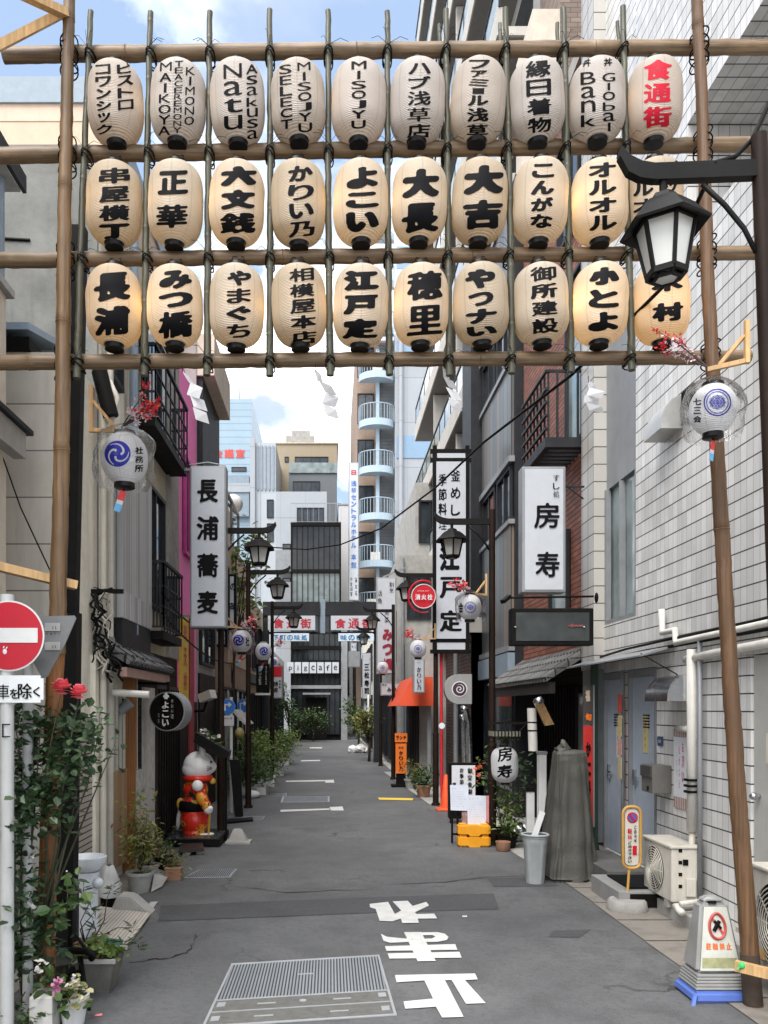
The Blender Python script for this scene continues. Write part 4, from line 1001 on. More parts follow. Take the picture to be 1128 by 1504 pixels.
for k in range(7):
    u0, u1 = mids(422+k*11.0, 431.5+k*11.0, Y0); mb.box(u0, u1, Y0-.3, Y0-.25, zs0, zs1)
mb.build('sign_tiles', signwhite, b)
cs = []
for k, ch in enumerate('pigcafe'): cs.append((ch, 426.7+k*11.0, 981 if ch not in 'pg' else 982.5, 6.0 if ch != 'i' else 2.2, 8.5 if ch != 'f' else 10))
sign_text(cs, Y0-.31, b, ink, .05, 30)
part('entrance', black, b, (x0+.9, x1-.8, Y0-.2, Y0-.15, .05, 2.4)); part('porch_slab', midgrey, b, (x0+.7, x1-.6, Y0-.7, Y0-.145, 2.55, 2.65))
b = bld('plain white building with stepped balconies behind the dark glass cafe', (-1.5, 53, 0)); x0, x1 = mids(405, 480, 52.5)
part('wall', slabwhite, b, (x0, x1, 52.5, 58, 0, sZ(722, 52.5)))
for py in (800, 850): u0, u1 = mids(415, 427, 52.5); fwin(b, 52.5, u0, u1, sZ(py+22, 52.5), sZ(py, 52.5), cols=1)
u0, u1 = mids(436, 476, 52.5); fwin(b, 52.5, u0, u1, sZ(768, 52.5), sZ(747, 52.5), cols=4)
for py in (812, 858): u0, u1 = mids(406, 428, 52.5); part('balcony', midgrey, b, (u0, u1, 51.6, 52.5, sZ(py+30, 52.5), sZ(py, 52.5)))
b = bld('sand coloured office block with a dark lower terrace', (-1.7, 62, 0)); x0, x1 = mids(404, 495, 62)
part('wall', mat('sand_render', (.3, .25, .175), .8, .05, grime=.1), b, (x0, x1, 62, 72, 0, sZ(652, 62))); part('parapet', mat('sand_cap', (.46, .4, .31), .8), b, (x0-.1, x1+.1, 61.9, 72, sZ(652, 62)+.003, sZ(650, 62)))
u0, u1 = mids(424, 495, 61); part('lower_block', mat('slate_render', (.13, .145, .16), .7, .08, grime=.1), b, (u0, u1, 61, 61.99, 0, sZ(693, 61)))
u0, u1 = mids(433, 482, 62); fwin(b, 62, u0, u1, sZ(693, 62), sZ(672, 62), cols=4)
u0, u1 = mids(430, 470, 61); fwin(b, 61, u0, u1, sZ(722, 61), sZ(708, 61), cols=3)
u0, u1 = mids(425, 495, 61); part('balcony_glass', glassl, b, (u0, u1, 60.9, 60.95, sZ(695, 61), sZ(680, 61)))
u0, u1 = mids(418, 424, 62); fwin(b, 62, u0, u1, sZ(678, 62), sZ(672, 62), cols=1)
u0, u1 = mids(420, 462, 66); part('roof_plant', conc, b, (u0, u1, 66, 70, sZ(652, 62), sZ(640, 66))); u0, u1 = mids(428, 455, 66); part('roof_plant', conc, b, (u0, u1, 66.5, 69, sZ(640, 66)+.003, sZ(629, 66)))
mb = MB(); mb.cyl(at(476, 650, 63), at(477, 600, 63), .04, .03, 6); mb.build('antenna', midgrey, b)
b = bld('pale grey narrow tower with ribbed facade', (-5, 56, 0)); x0, x1 = mids(368, 405, 56)
part('wall', whitecladding, b, (x0, x1, 56, 64, 0, sZ(650, 56)))
mb = MB()
for k in range(5): u = x0+.45+k*.26; mb.box(u, u+.12, 55.9, 56, sZ(720, 56), sZ(655, 56))
mb.build('rib', bluegrey, b); u0, u1 = mids(368, 375, 56); part('stair_tower', slabwhite, b, (u0, u1, 55.7, 55.997, 0, sZ(645, 56)))
for py in (735, 770): u0, u1 = mids(392, 402, 56); fwin(b, 56, u0, u1, sZ(py+25, 56), sZ(py, 56), cols=1)
b = bld('pale blue ribbed tower with red rooftop lettering', (-9, 66, 0)); x0, x1 = mids(300, 370, 66)
part('wall', bluecladding, b, (x0-8, x1, 66, 80, 0, sZ(586, 66))); part('lower_wall', bluegrey, b, (x0-8, x1-.2, 65.6, 65.997, sZ(760, 66), sZ(700, 66))); part('floor_band', slabwhite, b, (x0-8, x1-.1, 65.5, 65.99, sZ(725, 66), sZ(712, 66)))
u0, u1 = mids(340, 362, 66); fwin(b, 66, u0, u1, sZ(692, 66), sZ(687, 66), cols=1)
sign_text(rowt('会議室', 312, 361, 666, 15), 65.95, b, mat('faded_red', (.5, .06, .05), .5), .06, 40)
u0, u1 = mids(296, 342, 80); part('stepped_crown', mat('sky_blue_glass', (.13, .26, .4), .3, .1, grime=0), b, (u0-6, u1-1.2, 70, 76, sZ(586, 66), sZ(545, 72)), (u0-6, u1-.2, 71, 76, sZ(586, 66)+.01, sZ(572, 72)))
mb = MB(); mb.cyl(at(352, 586, 68), at(352, 540, 68), .04, .03, 6); mb.build('antenna', midgrey, b)
# hotel with round balconies
b = bld('brown hotel with a stack of round pale blue balconies', (3.2, 52, 0)); x0, x1 = mids(523, 560, 52)
part('wall', mat('brown_render', (.3, .22, .17), .8, .1, grime=.3), b, (x0, 9, 52, 66, 0, sZ(500, 52)))
u0, u1 = mids(557, 580, 51.9); part('louvre_strip', shutter, b, (u0, u1, 51.9, 51.997, 0, sZ(505, 52)))
pb = mat('pale_blue_metal', (.36, .45, .52), .4, .05, grime=.1)
part('column', pb, b, ((552-PX)*51.5/F, (557-PX)*51.5/F, 51.3, 51.89, 0, sZ(520, 52)))
cx = (553-PX)*51.5/F; rc_rand = random.Random(4)
for k in range(10):
    z = 4.7+2.93*k
    mb = MB(); rr = 1.12; arc = [(cx+rr*math.cos(R(180+a*180/16)), 51.5+rr*.9*math.sin(R(180+a*180/16))) for a in range(17)]
    mb.prism([(x, y, z) for x, y in arc], (0, 0, .42)); f = mb.build('balcony', pb, b)
    mb = MB(); mb.tube([(x, y, z+1.35) for x, y in arc], .03, 6)
    for x, y in arc: mb.cyl((x, y, z+.42), (x, y, z+1.35), .016, n=5, cap=False)
    mb.build('railing', pb, f)
    u0, u1 = mids(525, 549, 52); fwin(b, 52, u0, u1, z+.6, z+2.4, cols=2, wd=.06)
    if rc_rand.random() < .7: xx = cx+rc_rand.uniform(-.5, .5); part('balcony_unit', pvc, f, (xx-.3, xx+.3, 51.1, 51.35, z+.43, z+1.0))
b = bld('white panelled tower with pale blue bands beside the round balconies', (5.5, 53, 0)); x0, x1 = mids(580, 640, 51)
part('wall', slabwhite, b, (x0, 14, 51, 60, 0, sZ(490, 51)))
for k in range(5): part('blue_band', mat('pale_blue_band', (.2, .3, .42), .5, .04, grime=.05), b, (x0+.1, 14, 50.95, 51, 5.6+5.9*k, 7.0+5.9*k))
mb = MB(); mb.cyl((x0+.35, 50.8, 0), (x0+.35, 50.8, sZ(495, 51)), .13); mb.build('downpipe', slabwhite, b)
b = bld('plain white slab building between the cafe and the hotel', (.8, 60, 0)); x0, x1 = mids(497, 530, 60); part('wall', mat('bright_white', (.55, .56, .58), .6, .02, grime=.04), b, (x0, x1, 60, 66, 0, sZ(742, 60))); part('parapet', conc, b, (x0-.05, x1+.05, 59.95, 66, sZ(742, 60)+.003, sZ(740, 60)))
u0, u1 = mids(500, 513, 60); fwin(b, 60, u0, u1, sZ(1020, 60), sZ(900, 60), rows=5, cols=2)
# hotel sign board
def boxsign(name, label, px0, px1, py0, py1, Y, dep=.12, m=signwhite, fm=midgrey, cat='sign', rim=.03, group=None):
    x0, x1 = (px0-PX)*Y/F, (px1-PX)*Y/F; z0, z1 = sZ(py1, Y), sZ(py0, Y)
    t = thing(name, ((x0+x1)/2, Y+dep/2, z0), label, cat, group)
    mb = MB(); mb.box(x0, x1, Y, Y+dep, z0, z1, min(.012, dep*.2)); mb.build('cabinet', fm, t)
    mb = MB(); mb.box(x0+rim, x1-rim, Y-.006, Y+.002, z0+rim, z1-rim); mb.build('face', m, t)
    return t
t = boxsign('vertical_sign', 'tall slim white hotel sign with blue characters beside the round balconies', 512, 527, 679, 882, 47, .3, rim=.05)
sign_text(column('浅草セントラルホテル', 519.5, 705, 806, 9)+column('本館', 519.5, 812, 836, 9), 46.98, t, mat('sign_blue', (.06, .16, .42), .5), .05, 34)
sign_text([('日', 519.5, 694, 8, 8)], 46.98, t, redp, .08, 30, 'emblem')
sign_text(column('和室個室', 516, 847, 876, 4)+column('宴会場', 523, 847, 876, 4), 46.98, t, ink, .03, 24)
# ---------------------------------------------------------------- street lamps
frost = glassmat('frosted_lamp_glass', (.34, .34, .32), .3, .5, .02)
lampblack = mat('lamp_iron', (.009, .0085, .008), .5, .25, grime=.15, bump=.1, spec=.14)
lampbrown = mat('brown_post', (.018, .011, .008), .5, .25, grime=.2, spec=.12)
def street_lamp(loc, label, post_h=4.41, postm=lampblack):
    """Built with its arm towards +x; the post stands at the origin."""
    t = thing('street_lamp', (0, 0, 0), label, 'street lamp', 'black street lamps with hexagonal heads')
    mb = MB(); mb.cyl((0, 0, 0), (0, 0, .05), .085, .075, 16); mb.cyl((0, 0, .051), (0, 0, 1.3), .056, .054, 16); mb.cyl((0, 0, 1.301), (0, 0, 1.34), .062, .055, 16); mb.cyl((0, 0, 1.341), (0, 0, post_h), .044, .042, 16)
    mb.build('post', postm, t, True, 40)
    mb = MB(); pts = [(0.0, 0), (.55, 0), (.62, .012), (.68, .04), (.725, .085)]
    up = [Vector((x, 0, 4.29+z)) for x, z in pts]; lo = [Vector((x+(.012 if z else 0), 0, 4.29+z-.075+(.03 if k == len(pts)-1 else 0))) for k, (x, z) in enumerate(pts)]
    mb.prism([p+Vector((.03, -.028, 0)) for p in up]+[p+Vector((.03, -.028, 0)) for p in lo[::-1]], (0, .056, 0)); mb.build('arm', lampblack, t)
    mb = MB(); mb.tube([(.04, 0, 3.88), (.1, 0, 3.99), (.2, 0, 4.1), (.32, 0, 4.2)], .013, 8); mb.build('brace', lampblack, t, True)
    hx = .53
    mb = MB(); mb.cyl((hx, 0, 4.1), (hx, 0, 4.22), .02, n=10); mb.build('hanger', lampblack, t)
    def hexr(r, z, ph=R(30)): return [Vector((hx+r*math.cos(ph+k*math.pi/3), r*math.sin(ph+k*math.pi/3), z)) for k in range(6)]
    mb = MB(); prof = [(.03, 4.165), (.065, 4.15), (.075, 4.125), (.11, 4.115), (.15, 4.085), (.19, 4.045), (.235, 4.005), (.228, 3.995), (.16, 4.02)]
    rings = [[mb.bm.verts.new(p) for p in hexr(r, z)] for r, z in prof]
    for A, B in zip(rings, rings[1:]): mb.bridge(A, B)
    mb.bm.faces.new(rings[0]); mb.bm.faces.new(rings[-1]); mb.build('lantern_roof', lampblack, t)
    T, Bt = hexr(.155, 4.015), hexr(.102, 3.795); mb = MB()
    for k in range(6):
        mb.bar(T[k], Bt[k], .018, .018, up=(T[k]-Vector((hx, 0, 4.015)))); mb.bar(Bt[k], Bt[(k+1) % 6], .018, .026); mb.bar(T[k], T[(k+1) % 6], .016, .016)
    mb.build('lantern_frame', lampblack, t)
    for k in range(6):
        mb = MB(); q = [Bt[k], Bt[(k+1) % 6], T[(k+1) % 6], T[k]]; c = Vector((hx, 0, 3.8)); mb.poly([p.lerp(Vector((hx, 0, p.z)), .04) for p in q]); mb.build('pane', frost, t)
    mb = MB(); B2 = hexr(.07, 3.772)
    for k in range(6): mb.bar(Bt[k], B2[k], .012, .012); mb.bar(B2[k], B2[(k+1) % 6], .014, .014)
    mb.build('base_ring', lampblack, t)
    mb = MB(); mb.poly([p.lerp(Vector((hx, 0, p.z)), .05) for p in B2]); mb.build('bottom_glass', frost, t)
    mb = MB(); mb.cyl((hx, 0, 3.82), (hx, 0, 3.94), .03, n=12); mb.ball((hx, 0, 3.95), .035, 10); mb.build('bulb', mat('lamp_tube', (.7, .69, .64), .4, grime=0), t, True)
    t.location = loc; return t
def gpos(px, py): x, y = gp(px, py); return (x, y, 0)
L0 = street_lamp((-1.51, 11.3, 0), 'lamp post carrying the white four character signboard beside the cat statue', postm=lampbrown)
dup(L0, (-1.48, 14.75, 0), 'lamp post just behind the leaning black board, before the hedge')
dup(L0, (-1.42, 20.0, 0), 'lamp post rising out of the hedge planters, its head before the red lettering')
near = dup(L0, (2.114, 3.72, 0), 'big lamp post close by, overlapping the gate beside the tiled wall', math.pi)
near.rotation_euler = (0, R(2.1), math.pi); near.scale = (.84, .84, 1)
dup(L0, (2.13, 10.75, 0), 'lamp post behind the round paper lantern at the sushi shop', math.pi)
dup(L0, (1.95, 15.1, 0), 'lamp post holding the tall black framed signboard', math.pi)
dup(L0, (1.59, 20.6, 0), 'lamp post beside the orange standing sign', math.pi)
dup(L0, (1.57, 25.4, 0), 'thin lamp post beyond the orange standing sign, next to the red lettered board', math.pi)
t = thing('signpost', at(97, 1392, 5.9), 'black square post standing right behind the tan bamboo pole', 'post')
mb = MB(); mb.bar(at(97, 1392, 5.9)*1, at(104, 900, 5.9), .125, .125); mb.build('shaft', mat('black_cover', (.007, .0065, .006), .5, .3, grime=.2, spec=.1), t)
mb = MB(); mb.bar(at(104, 899, 5.9), at(117, 335, 5.9), .095, .095); mb.build('upper_shaft', black, t)
mb = MB()
for py in (1280, 1327, 1373): mb.ball(at(98, py, 5.83), .011, 8)
mb.build('screw', steel, t)
part('lower_sleeve', darkgrey, t, (at(112, 0, 5.9).x-.03, at(112, 0, 5.9).x+.02, 5.84, 5.9, sZ(1390, 5.9), sZ(1292, 5.9)))

# ---------------------------------------------------------------- signs over the street
t = boxsign('hanging_signboard', 'long white lightbox sign with four black characters in old seal style', 279, 332, 684, 922, 11.0, .22, rim=.022)
sign_text(column('長浦蕎麦', 305, 694, 912, 36, gap=.28), 10.99, t, ink, .05, 44)
mb = MB(); mb.bar(at(280, 690, 11.1), at(268, 690, 11.1), .03, .03); mb.bar(at(280, 905, 11.1), at(262, 905, 11.1), .03, .03); mb.tube([at(278, 683, 11.1), at(305, 679, 11.1), at(332, 684, 11.1)], .008, 5); mb.build('bracket', midgrey, t)
t = boxsign('hanging_signboard', 'white lightbox sign with two large brushed characters and a small column', 767, 831, 685, 870, 9.3, .2, rim=.03)
sign_text(column('すし処', 817, 696, 732, 11), 9.29, t, ink, .025, 36)
sign_text([('房', 803, 757, 42, 42), ('寿', 804, 829, 40, 42)], 9.29, t, ink, .04, 56)
mb = MB(); mb.bar(at(831, 715, 9.4), at(858, 715, 9.4), .02, .02); mb.bar(at(835, 716, 9.4), at(857, 733, 9.4), .015, .015); mb.build('bracket', darkgrey, t)
t = boxsign('dark_sign_box', 'empty dark glass sign box on a black frame below the white lightbox', 751, 872, 893, 948, 9.0, .16, m=glassmat('dark_sign_glass', (.03, .034, .034), .12, .35), fm=black, rim=.05)
mb = MB(); mb.tube([at(745, 878, 9.05), at(872, 876, 9.05)], .012, 6); mb.ball(at(876, 878, 9.05), (.02, .04, .06), 8); mb.bar(at(748, 876, 9.0), at(738, 884, 8.9), .05, .04); mb.build('lamp_arm', black, t)
mb = MB(); mb.ball(at(757, 921, 8.98), .012, 6); mb.ball(at(858, 921, 8.98), .012, 6); mb.build('screw', steel, t)
mb = MB(); mb.prism([at(833, 919, 8.985), at(842, 916, 8.985), at(842, 922, 8.985)], (0, .003, 0)); mb.bar(at(842, 919, 8.985), at(856, 919, 8.985), .02, .004, up=(0, 1, 0)); mb.build('arrow', mat('faded_arrow', (.2, .05, .05), .6), t)
# tall framed sign
SY = 15.0
t = boxsign('framed_signboard', 'very tall white signboard in a black crossed bar frame with large brushed characters', 641, 684, 678, 938, SY, .2, rim=.0, fm=signwhite)
mb = MB()
for px in (638.5, 686): mb.bar(at(px, 960, SY+.05), at(px, 655, SY+.05), .075, .075)
for py in (663, 676, 941, 957): mb.bar(at(632, py, SY+.05), at(692, py, SY+.05), .07, .07)
mb.build('frame', black, t); part('panel', signwhite, t, (at(641, 0, SY).x, at(684, 0, SY).x, SY+.02, SY+.12, sZ(674, SY), sZ(665, SY)), (at(641, 0, SY).x, at(684, 0, SY).x, SY+.02, SY+.12, sZ(955, SY), sZ(943, SY)))
sign_text(column('季節料理', 650, 694, 780, 14)+column('釜めし', 669, 686, 762, 16, gap=.25), SY-.008, t, ink, .04, 40)
sign_text([('江', 660, 821, 34, 40), ('戸', 662, 863, 36, 36), ('定', 662, 912, 36, 36)], SY-.008, t, ink, .055, 48)
# hydrant marker
t = thing('hydrant_sign', gpos(649, 1186), 'red and white fire hydrant disc on a thin red pole', 'sign'); hy = 14.75
mb = MB(); mb.cyl(gpos(649, 1186), at(648, 955, hy+.45), .026, n=12); mb.build('pole', redp, t, True, 40)
mb = MB(); mb.cyl(at(622, 876, hy-.02), at(622, 876, hy-.02)+Vector((0, .03, 0)), .215, n=40); mb.build('disc', redp, t)
mb = MB(); mb.tube([at(622, 876, hy)+Vector((.215*math.cos(a*math.pi/20), -.02, .215*math.sin(a*math.pi/20))) for a in range(40)], .008, 6, True); mb.build('rim', white, t)
mb = MB(); mb.tube([at(622, 876, hy)+Vector((.27*math.cos(R(60+a*10)), .03, .29*math.sin(R(60+a*10)))) for a in range(24)], .016, 6); mb.tube([at(634, 868, hy+.03), at(640, 868, hy+.2)], .016, 6); mb.build('hoop', redp, t)
sign_text(rowt('消火栓', 609, 636, 877, 10), hy-.055, t, white, .05, 34); sign_text(rowt('HYDRANT', 613, 631, 868, 2.6), hy-.055, t, white, .05, 20, 'small_lettering')
mb = MB(); mb.cyl(at(649, 1066, hy-.05), at(649, 1066, hy+.0), .055, n=16); mb.build('reflector', steel, t)
# the street's own arch
AY = 27
t = thing('street_arch', (0, AY, 0), 'dark steel street arch with two red lettered white boards', 'arch')
u = lambda px: (px-PX)*AY/F
part('post', darkgrey, t, (u(386), u(395), AY, AY+.2, 0, sZ(884, AY)));  part('post', darkgrey, t, (u(549), u(557), AY, AY+.2, 0, sZ(884, AY)))
part('beam', darkgrey, t, (u(386), u(470), AY-.05, AY+.25, sZ(904, AY), sZ(884, AY)));  part('beam', darkgrey, t, (u(478), u(550), AY-.05, AY+.25, sZ(904, AY), sZ(884, AY)))
part('centre_post', bluegrey, t, (u(470.5), u(477.5), AY, AY+.2, sZ(930, AY), sZ(880, AY))); part('lower_beam', darkgrey, t, (u(395), u(549), AY+.05, AY+.15, sZ(931, AY), sZ(927.5, AY)))
part('board', signwhite, t, (u(394), u(463), AY-.15, AY, sZ(926, AY), sZ(905, AY))); part('board', signwhite, t, (u(486), u(550), AY-.15, AY, sZ(926, AY), sZ(905, AY)))
part('lower_board', mat('pale_blue_board', (.6, .68, .74), .4, .04), t, (u(398), u(454), AY-.12, AY, sZ(942, AY), sZ(930.5, AY))); part('lower_board', MATS['pale_blue_board'], t, (u(497), u(549), AY-.12, AY, sZ(942, AY), sZ(930.5, AY)))
sign_text(rowt('食通街', 399, 459, 915.5, 17)+rowt('食通街', 490, 549, 915.5, 17), AY-.155, t, mat('arch_red', (.4, .02, .04), .5), .05, 40)
sign_text(rowt('下町の味処', 400, 452, 936.3, 9)+rowt('味の散歩', 499, 545, 936.3, 9), AY-.125, t, mat('arch_blue', (.05, .2, .42), .5), .05, 34)
# smaller signs down the right side
t = boxsign('hanging_signboard', 'tall narrow white signboard with dark red hiragana low down', 553, 582, 848, 990, 22, .2)
sign_text(column('割烹', 575, 854, 872, 8)+column('活魚', 558, 866, 888, 8)+column('魚菜', 568, 894, 916, 8), 21.985, t, ink, .03, 34)
sign_text(column('みつ橋', 569, 922, 986, 17), 21.985, t, mat('dark_red_ink', (.25, .01, .03), .5), .07, 40)
mb = MB(); mb.bar(at(562, 848, 22.1), at(600, 832, 22.1), .04, .04); mb.tube([at(553, 852, 22.1), at(553, 849, 22.1), at(582, 850, 22.1)], .02, 6); mb.build('bracket', midgrey, t)
t = boxsign('hanging_signboard', 'slim white signboard with four black brushed characters far along', 532, 545, 959, 1027, 30, .2); sign_text(column('三松寿司', 538.5, 974, 1021, 8.5), 29.985, t, ink, .06, 38); sign_text(column('すし', 543, 966, 976, 3), 29.985, t, ink, .03, 20)
t = boxsign('hanging_signboard', 'small wide white sign with black characters under the red lettered board', 559, 592, 1003, 1022, 21.6, .12); sign_text(rowt('みつ橋', 568, 590, 1013, 7.5)+rowt('魚菜', 561, 568, 1006, 3), 21.585, t, ink, .05, 34)
t = boxsign('hanging_signboard', 'small pale upright lightbox with four thin characters above the orange awning', 607, 624, 968, 1018, 17.8, .18); sign_text(column('かりい乃', 615.5, 979, 1014, 7), 17.785, t, ink, .03, 36); sign_text(rowt('季節料', 612, 619, 973, 3), 17.785, t, ink, .03, 20)
t = boxsign('hanging_signboard', 'blank grey lightbox sign under the blue lettered board', 512, 529, 957, 980, 33, .2, m=midgrey); t = boxsign('hanging_signboard', 'small white and blue hanging sign beneath the street arch', 515, 524, 944, 957, 33, .15); sign_text(rowt('寿司', 516, 523, 950, 5), 32.98, t, blueink, .05, 24)
t = boxsign('blue_sign', 'slim pale blue sign below the slim white signboard', 534, 544, 1029, 1046, 30.2, .1, m=MATS['pale_blue_board'])
sign_text(column('味処', 539, 1031, 1044, 4), 30.185, t, blueink, .04, 22)
# spiral emblem sign
t = thing('emblem_sign', at(680, 1012, 14.4), 'grey half round sign with a white ringed dark spiral emblem', 'sign'); EYs = 14.4
mb = MB(); pts = [at(693, 990, EYs), at(693, 1034, EYs)]+[at(674+21*math.cos(R(a)), 1012-22*math.sin(R(a)), EYs) for a in range(270, 89, -12)]
mb.prism(pts, (0, .18, 0)); mb.build('cabinet', mat('grey_sign', (.26, .265, .26), .4, .06), t)
def disc_field(n, fn):
    g = np.zeros((n+1, n+1))
    for i in range(n+1):
        for j in range(n+1): g[i, j] = fn(2*j/n-1, 2*i/n-1)
    g[0] = g[-1] = 0; g[:, 0] = g[:, -1] = 0
    return g
def sstep(d, s=.06): return min(1, max(0, .5+d/s))
def circle(cx, cy, r, Y, parent, m, name, n=32, ring=0):
    mb = MB(); c = at(cx, cy, Y); rr = r*Y/F
    if not ring: mb.cyl(c, c+Vector((0, .004, 0)), rr, n=n)
    else: mb.tube([c+Vector((rr*math.cos(2*math.pi*k/n), 0, rr*math.sin(2*math.pi*k/n))) for k in range(n)], ring, 5, True)
    return mb.build(name, m, parent)
circle(675, 1012, 11.5, EYs-.004, t, white, 'white_ring'); circle(675, 1012, 10, EYs-.008, t, mat('aubergine', (.05, .02, .04), .5), 'emblem')
def spiral(x, y):
    r = math.hypot(x, y); a = math.atan2(y, x); k = (a/(2*math.pi)) % 1
    d = min(abs(r-(.2+.42*((k+q)))) for q in (-1, 0, 1)); return sstep(.07-d, .08)*(r < .72)
mb = MB(); field_mesh(mb, disc_field(50, spiral), lambda a, b_: at(675+(a-.5)*20, 1012-(b_-.5)*20, EYs-.0095)); mb.build('spiral', white, t)
# left side signs
t = thing('round_sign', at(245, 1045, 9.5), 'round black shop sign with white brushed hiragana and a pale rim', 'sign'); c = at(245, 1045, 9.5); rr = 29*9.5/F; dv_ = Vector((-.11, .18, 0))*-1; dv_ = Vector((.05, .19, 0))
mb = MB(); mb.cyl(c, c+dv_, rr, n=48); mb.build('rim', midgrey, t, True, 40); mb = MB(); mb.cyl(c-dv_*.03, c+dv_*.01, rr*.93, n=48); mb.build('face', mat('black_acrylic', (.006, .004, .004), .25, .1, grime=0, spec=.2), t)
sign_text(column('よこい', 243, 1029, 1068, 11), 9.45, t, white, .05, 44); sign_text(column('季節料理', 253, 1026, 1056, 5)+column('浅草', 233, 1046, 1064, 4), 9.45, t, midgrey, .03, 26, 'small_lettering'); sign_text([('♣', 244, 1022, 10, 11)], 9.45, t, white, .03, 30, 'emblem')
mb = MB(); mb.bar(c+Vector((0, .1, rr)), c+Vector((0, .1, rr+.12)), .03, .03); mb.bar(c+Vector((0, .1, rr+.1)), c+Vector((-.35, .1, rr+.1)), .03, .03); mb.build('bracket', black, t)
t = boxsign('framed_signboard', 'white upright sign in a black frame behind the four character lightbox', 334, 347, 843, 925, 16.0, .15, fm=black, rim=.05); sign_text([('の', 342, 862, 9, 12), ('店', 340, 890, 9, 12)], 15.985, t, ink, .05, 34)
t = boxsign('hanging_signboard', 'white square sign low on a black bracket behind the brown lamp post', 314, 334, 924, 950, 16.2, .15, fm=black, rim=.05); sign_text([('大', 326, 936, 10, 14)], 16.18, t, ink, .05, 34)
t = boxsign('banner_sign', 'black upright banner with white sideways capitals over the hedge', 376, 396, 975, 1017, 19.4, .06, m=black, fm=black); sign_text(column('BRUGES', 382, 978, 1006, 4.2), 19.38, t, white, .03, 26); sign_text(column('SINCEBAR', 391, 978, 1006, 2.2), 19.38, t, white, .02, 20, 'small_lettering'); part('foot_bar', white, t, ((375-PX)*19.4/F, (397-PX)*19.4/F, 19.39, 19.45, sZ(1021, 19.4), sZ(1018, 19.4)))
t = boxsign('banner_sign', 'white upright sign with a red top and black characters over the hedge', 398, 415, 978, 1026, 21, .1); part('red_top', redp, t, ((399-PX)*21/F, (414-PX)*21/F, 20.988, 20.993, sZ(994, 21), sZ(979, 21))); sign_text(column('博雅', 405, 1000, 1018, 8)+column('中華料', 411, 998, 1012, 3.4), 20.985, t, ink, .05, 34)
for px, py, Y, txt in ((334.5, 1038, 14.0, 'blue one way arrow disc above a small white plate on the brown lamp post'), (357, 1036, 19, 'smaller blue arrow disc on a white pole farther along the hedge side')):
    t = thing('arrow_sign', at(px, py, Y), txt, 'sign'); circle(px, py, 11 if Y < 15 else 9, Y, t, mat('sign_royal_blue', (.02, .17, .55), .4, .06), 'disc'); circle(px, py, 11.2 if Y < 15 else 9.2, Y+.006, t, white, 'rim')
    mb = MB(); mb.bar(at(px-4, py+6, Y-.006), at(px-4, py-2, Y-.006), .025, .003, up=(0, 1, 0)); mb.bar(at(px-5, py-3, Y-.007), at(px+2, py-3, Y-.007), .025, .003, up=(0, 1, 0)); mb.prism([at(px+1, py-7, Y-.008), at(px+6, py-3, Y-.008), at(px+1, py+1, Y-.008)], (0, .003, 0)); mb.build('arrow', white, t)
    k = 1 if Y < 15 else .8; part('plate', white, t, ((px-7*k-PX)*Y/F, (px+9*k-PX)*Y/F, Y, Y+.01, sZ(py+28*k, Y), sZ(py+13*k, Y))); sign_text(rowt('自転車', px-5, px+7, py+17, 4), Y-.004, t, ink, .03, 20)
    mb = MB(); g0 = at(px+5, 1040+F*EYE/Y, Y+.05); mb.cyl(g0, at(px+5, py-14, Y+.05), .028, n=10); mb.build('pole', white, t, True, 40)

# ---------------------------------------------------------------- signs at the near left
SGN = 4.45
t = thing('no_entry_sign', (at(8, 0, SGN).x, SGN, 0), 'red and white no entry disc over a white plate on a grey pole', 'road sign')
mb = MB(); mb.cyl((at(6, 0, SGN).x, SGN+.04, 0), (at(6, 870, SGN).x, SGN+.04, sZ(872, SGN)), .037, n=18); mb.build('pole', mat('grey_white_pole', (.5, .51, .5), .45, .06, grime=.35), t, True, 40)
c = at(13, 934, SGN); rr = 52*SGN/F; signred = mat('retro_red', (.42, .004, .018), .35, .06, grime=.06)
mb = MB(); mb.cyl(c, c+Vector((0, .004, 0)), rr, n=64); mb.build('rim', white, t); mb = MB(); mb.cyl(c+Vector((0, -.003, 0)), c, rr*.955, n=64); mb.build('disc', signred, t)
mb = MB(); mb.box(c.x-rr*.82, c.x+rr*.82, SGN-.006, SGN-.0031, sZ(944, SGN), sZ(922.5, SGN)); mb.build('bar', white, t)
mb = MB(); mb.ball(at(7, 957, SGN-.004), (.012, .002, .015), 8); mb.bar(at(5, 952, SGN-.005), at(6, 949, SGN-.005), .006, .003, up=(0, 1, 0)); mb.bar(at(9, 953, SGN-.005), at(10.5, 950, SGN-.005), .006, .003, up=(0, 1, 0)); mb.build('sticker', white, t)
pl = MB(); x0, x1 = at(-80, 0, SGN).x, at(64, 0, SGN).x; pl.box(x0, x1, SGN-.002, SGN+.003, sZ(1032, SGN), sZ(992, SGN)); 
es = [e for e in pl.bm.edges if abs((e.verts[0].co-e.verts[1].co).y) > .004]; bmesh.ops.bevel(pl.bm, geom=es, offset=.016, segments=4, affect='EDGES'); pl.build('plate', mat('plate_white', (.66, .68, .68), .35, .04, grime=.12), t)
sign_text([('自', -38, 1016, 20, 22), ('転', -16, 1016, 20, 22), ('車', 5, 1016, 21, 25), ('を', 21, 1019, 14, 16), ('除', 37, 1015, 23, 26), ('く', 54, 1016, 12, 17)], SGN-.003, t, ink, .03, 48)
mb = MB()
for a, b_ in (((3, 1064), (15, 1064)), ((3, 1082), (15, 1082)), ((4, 1063), (4, 1083))): mb.bar(at(*a, SGN-.003), at(*b_, SGN-.003), .006, .003, up=(0, 1, 0))
mb.build('pole_mark', ink, t); part('clamp', midgrey, t, (at(-6, 0, SGN).x, at(20, 0, SGN).x, SGN+.0031, SGN+.09, sZ(1012, SGN), sZ(1006, SGN)))
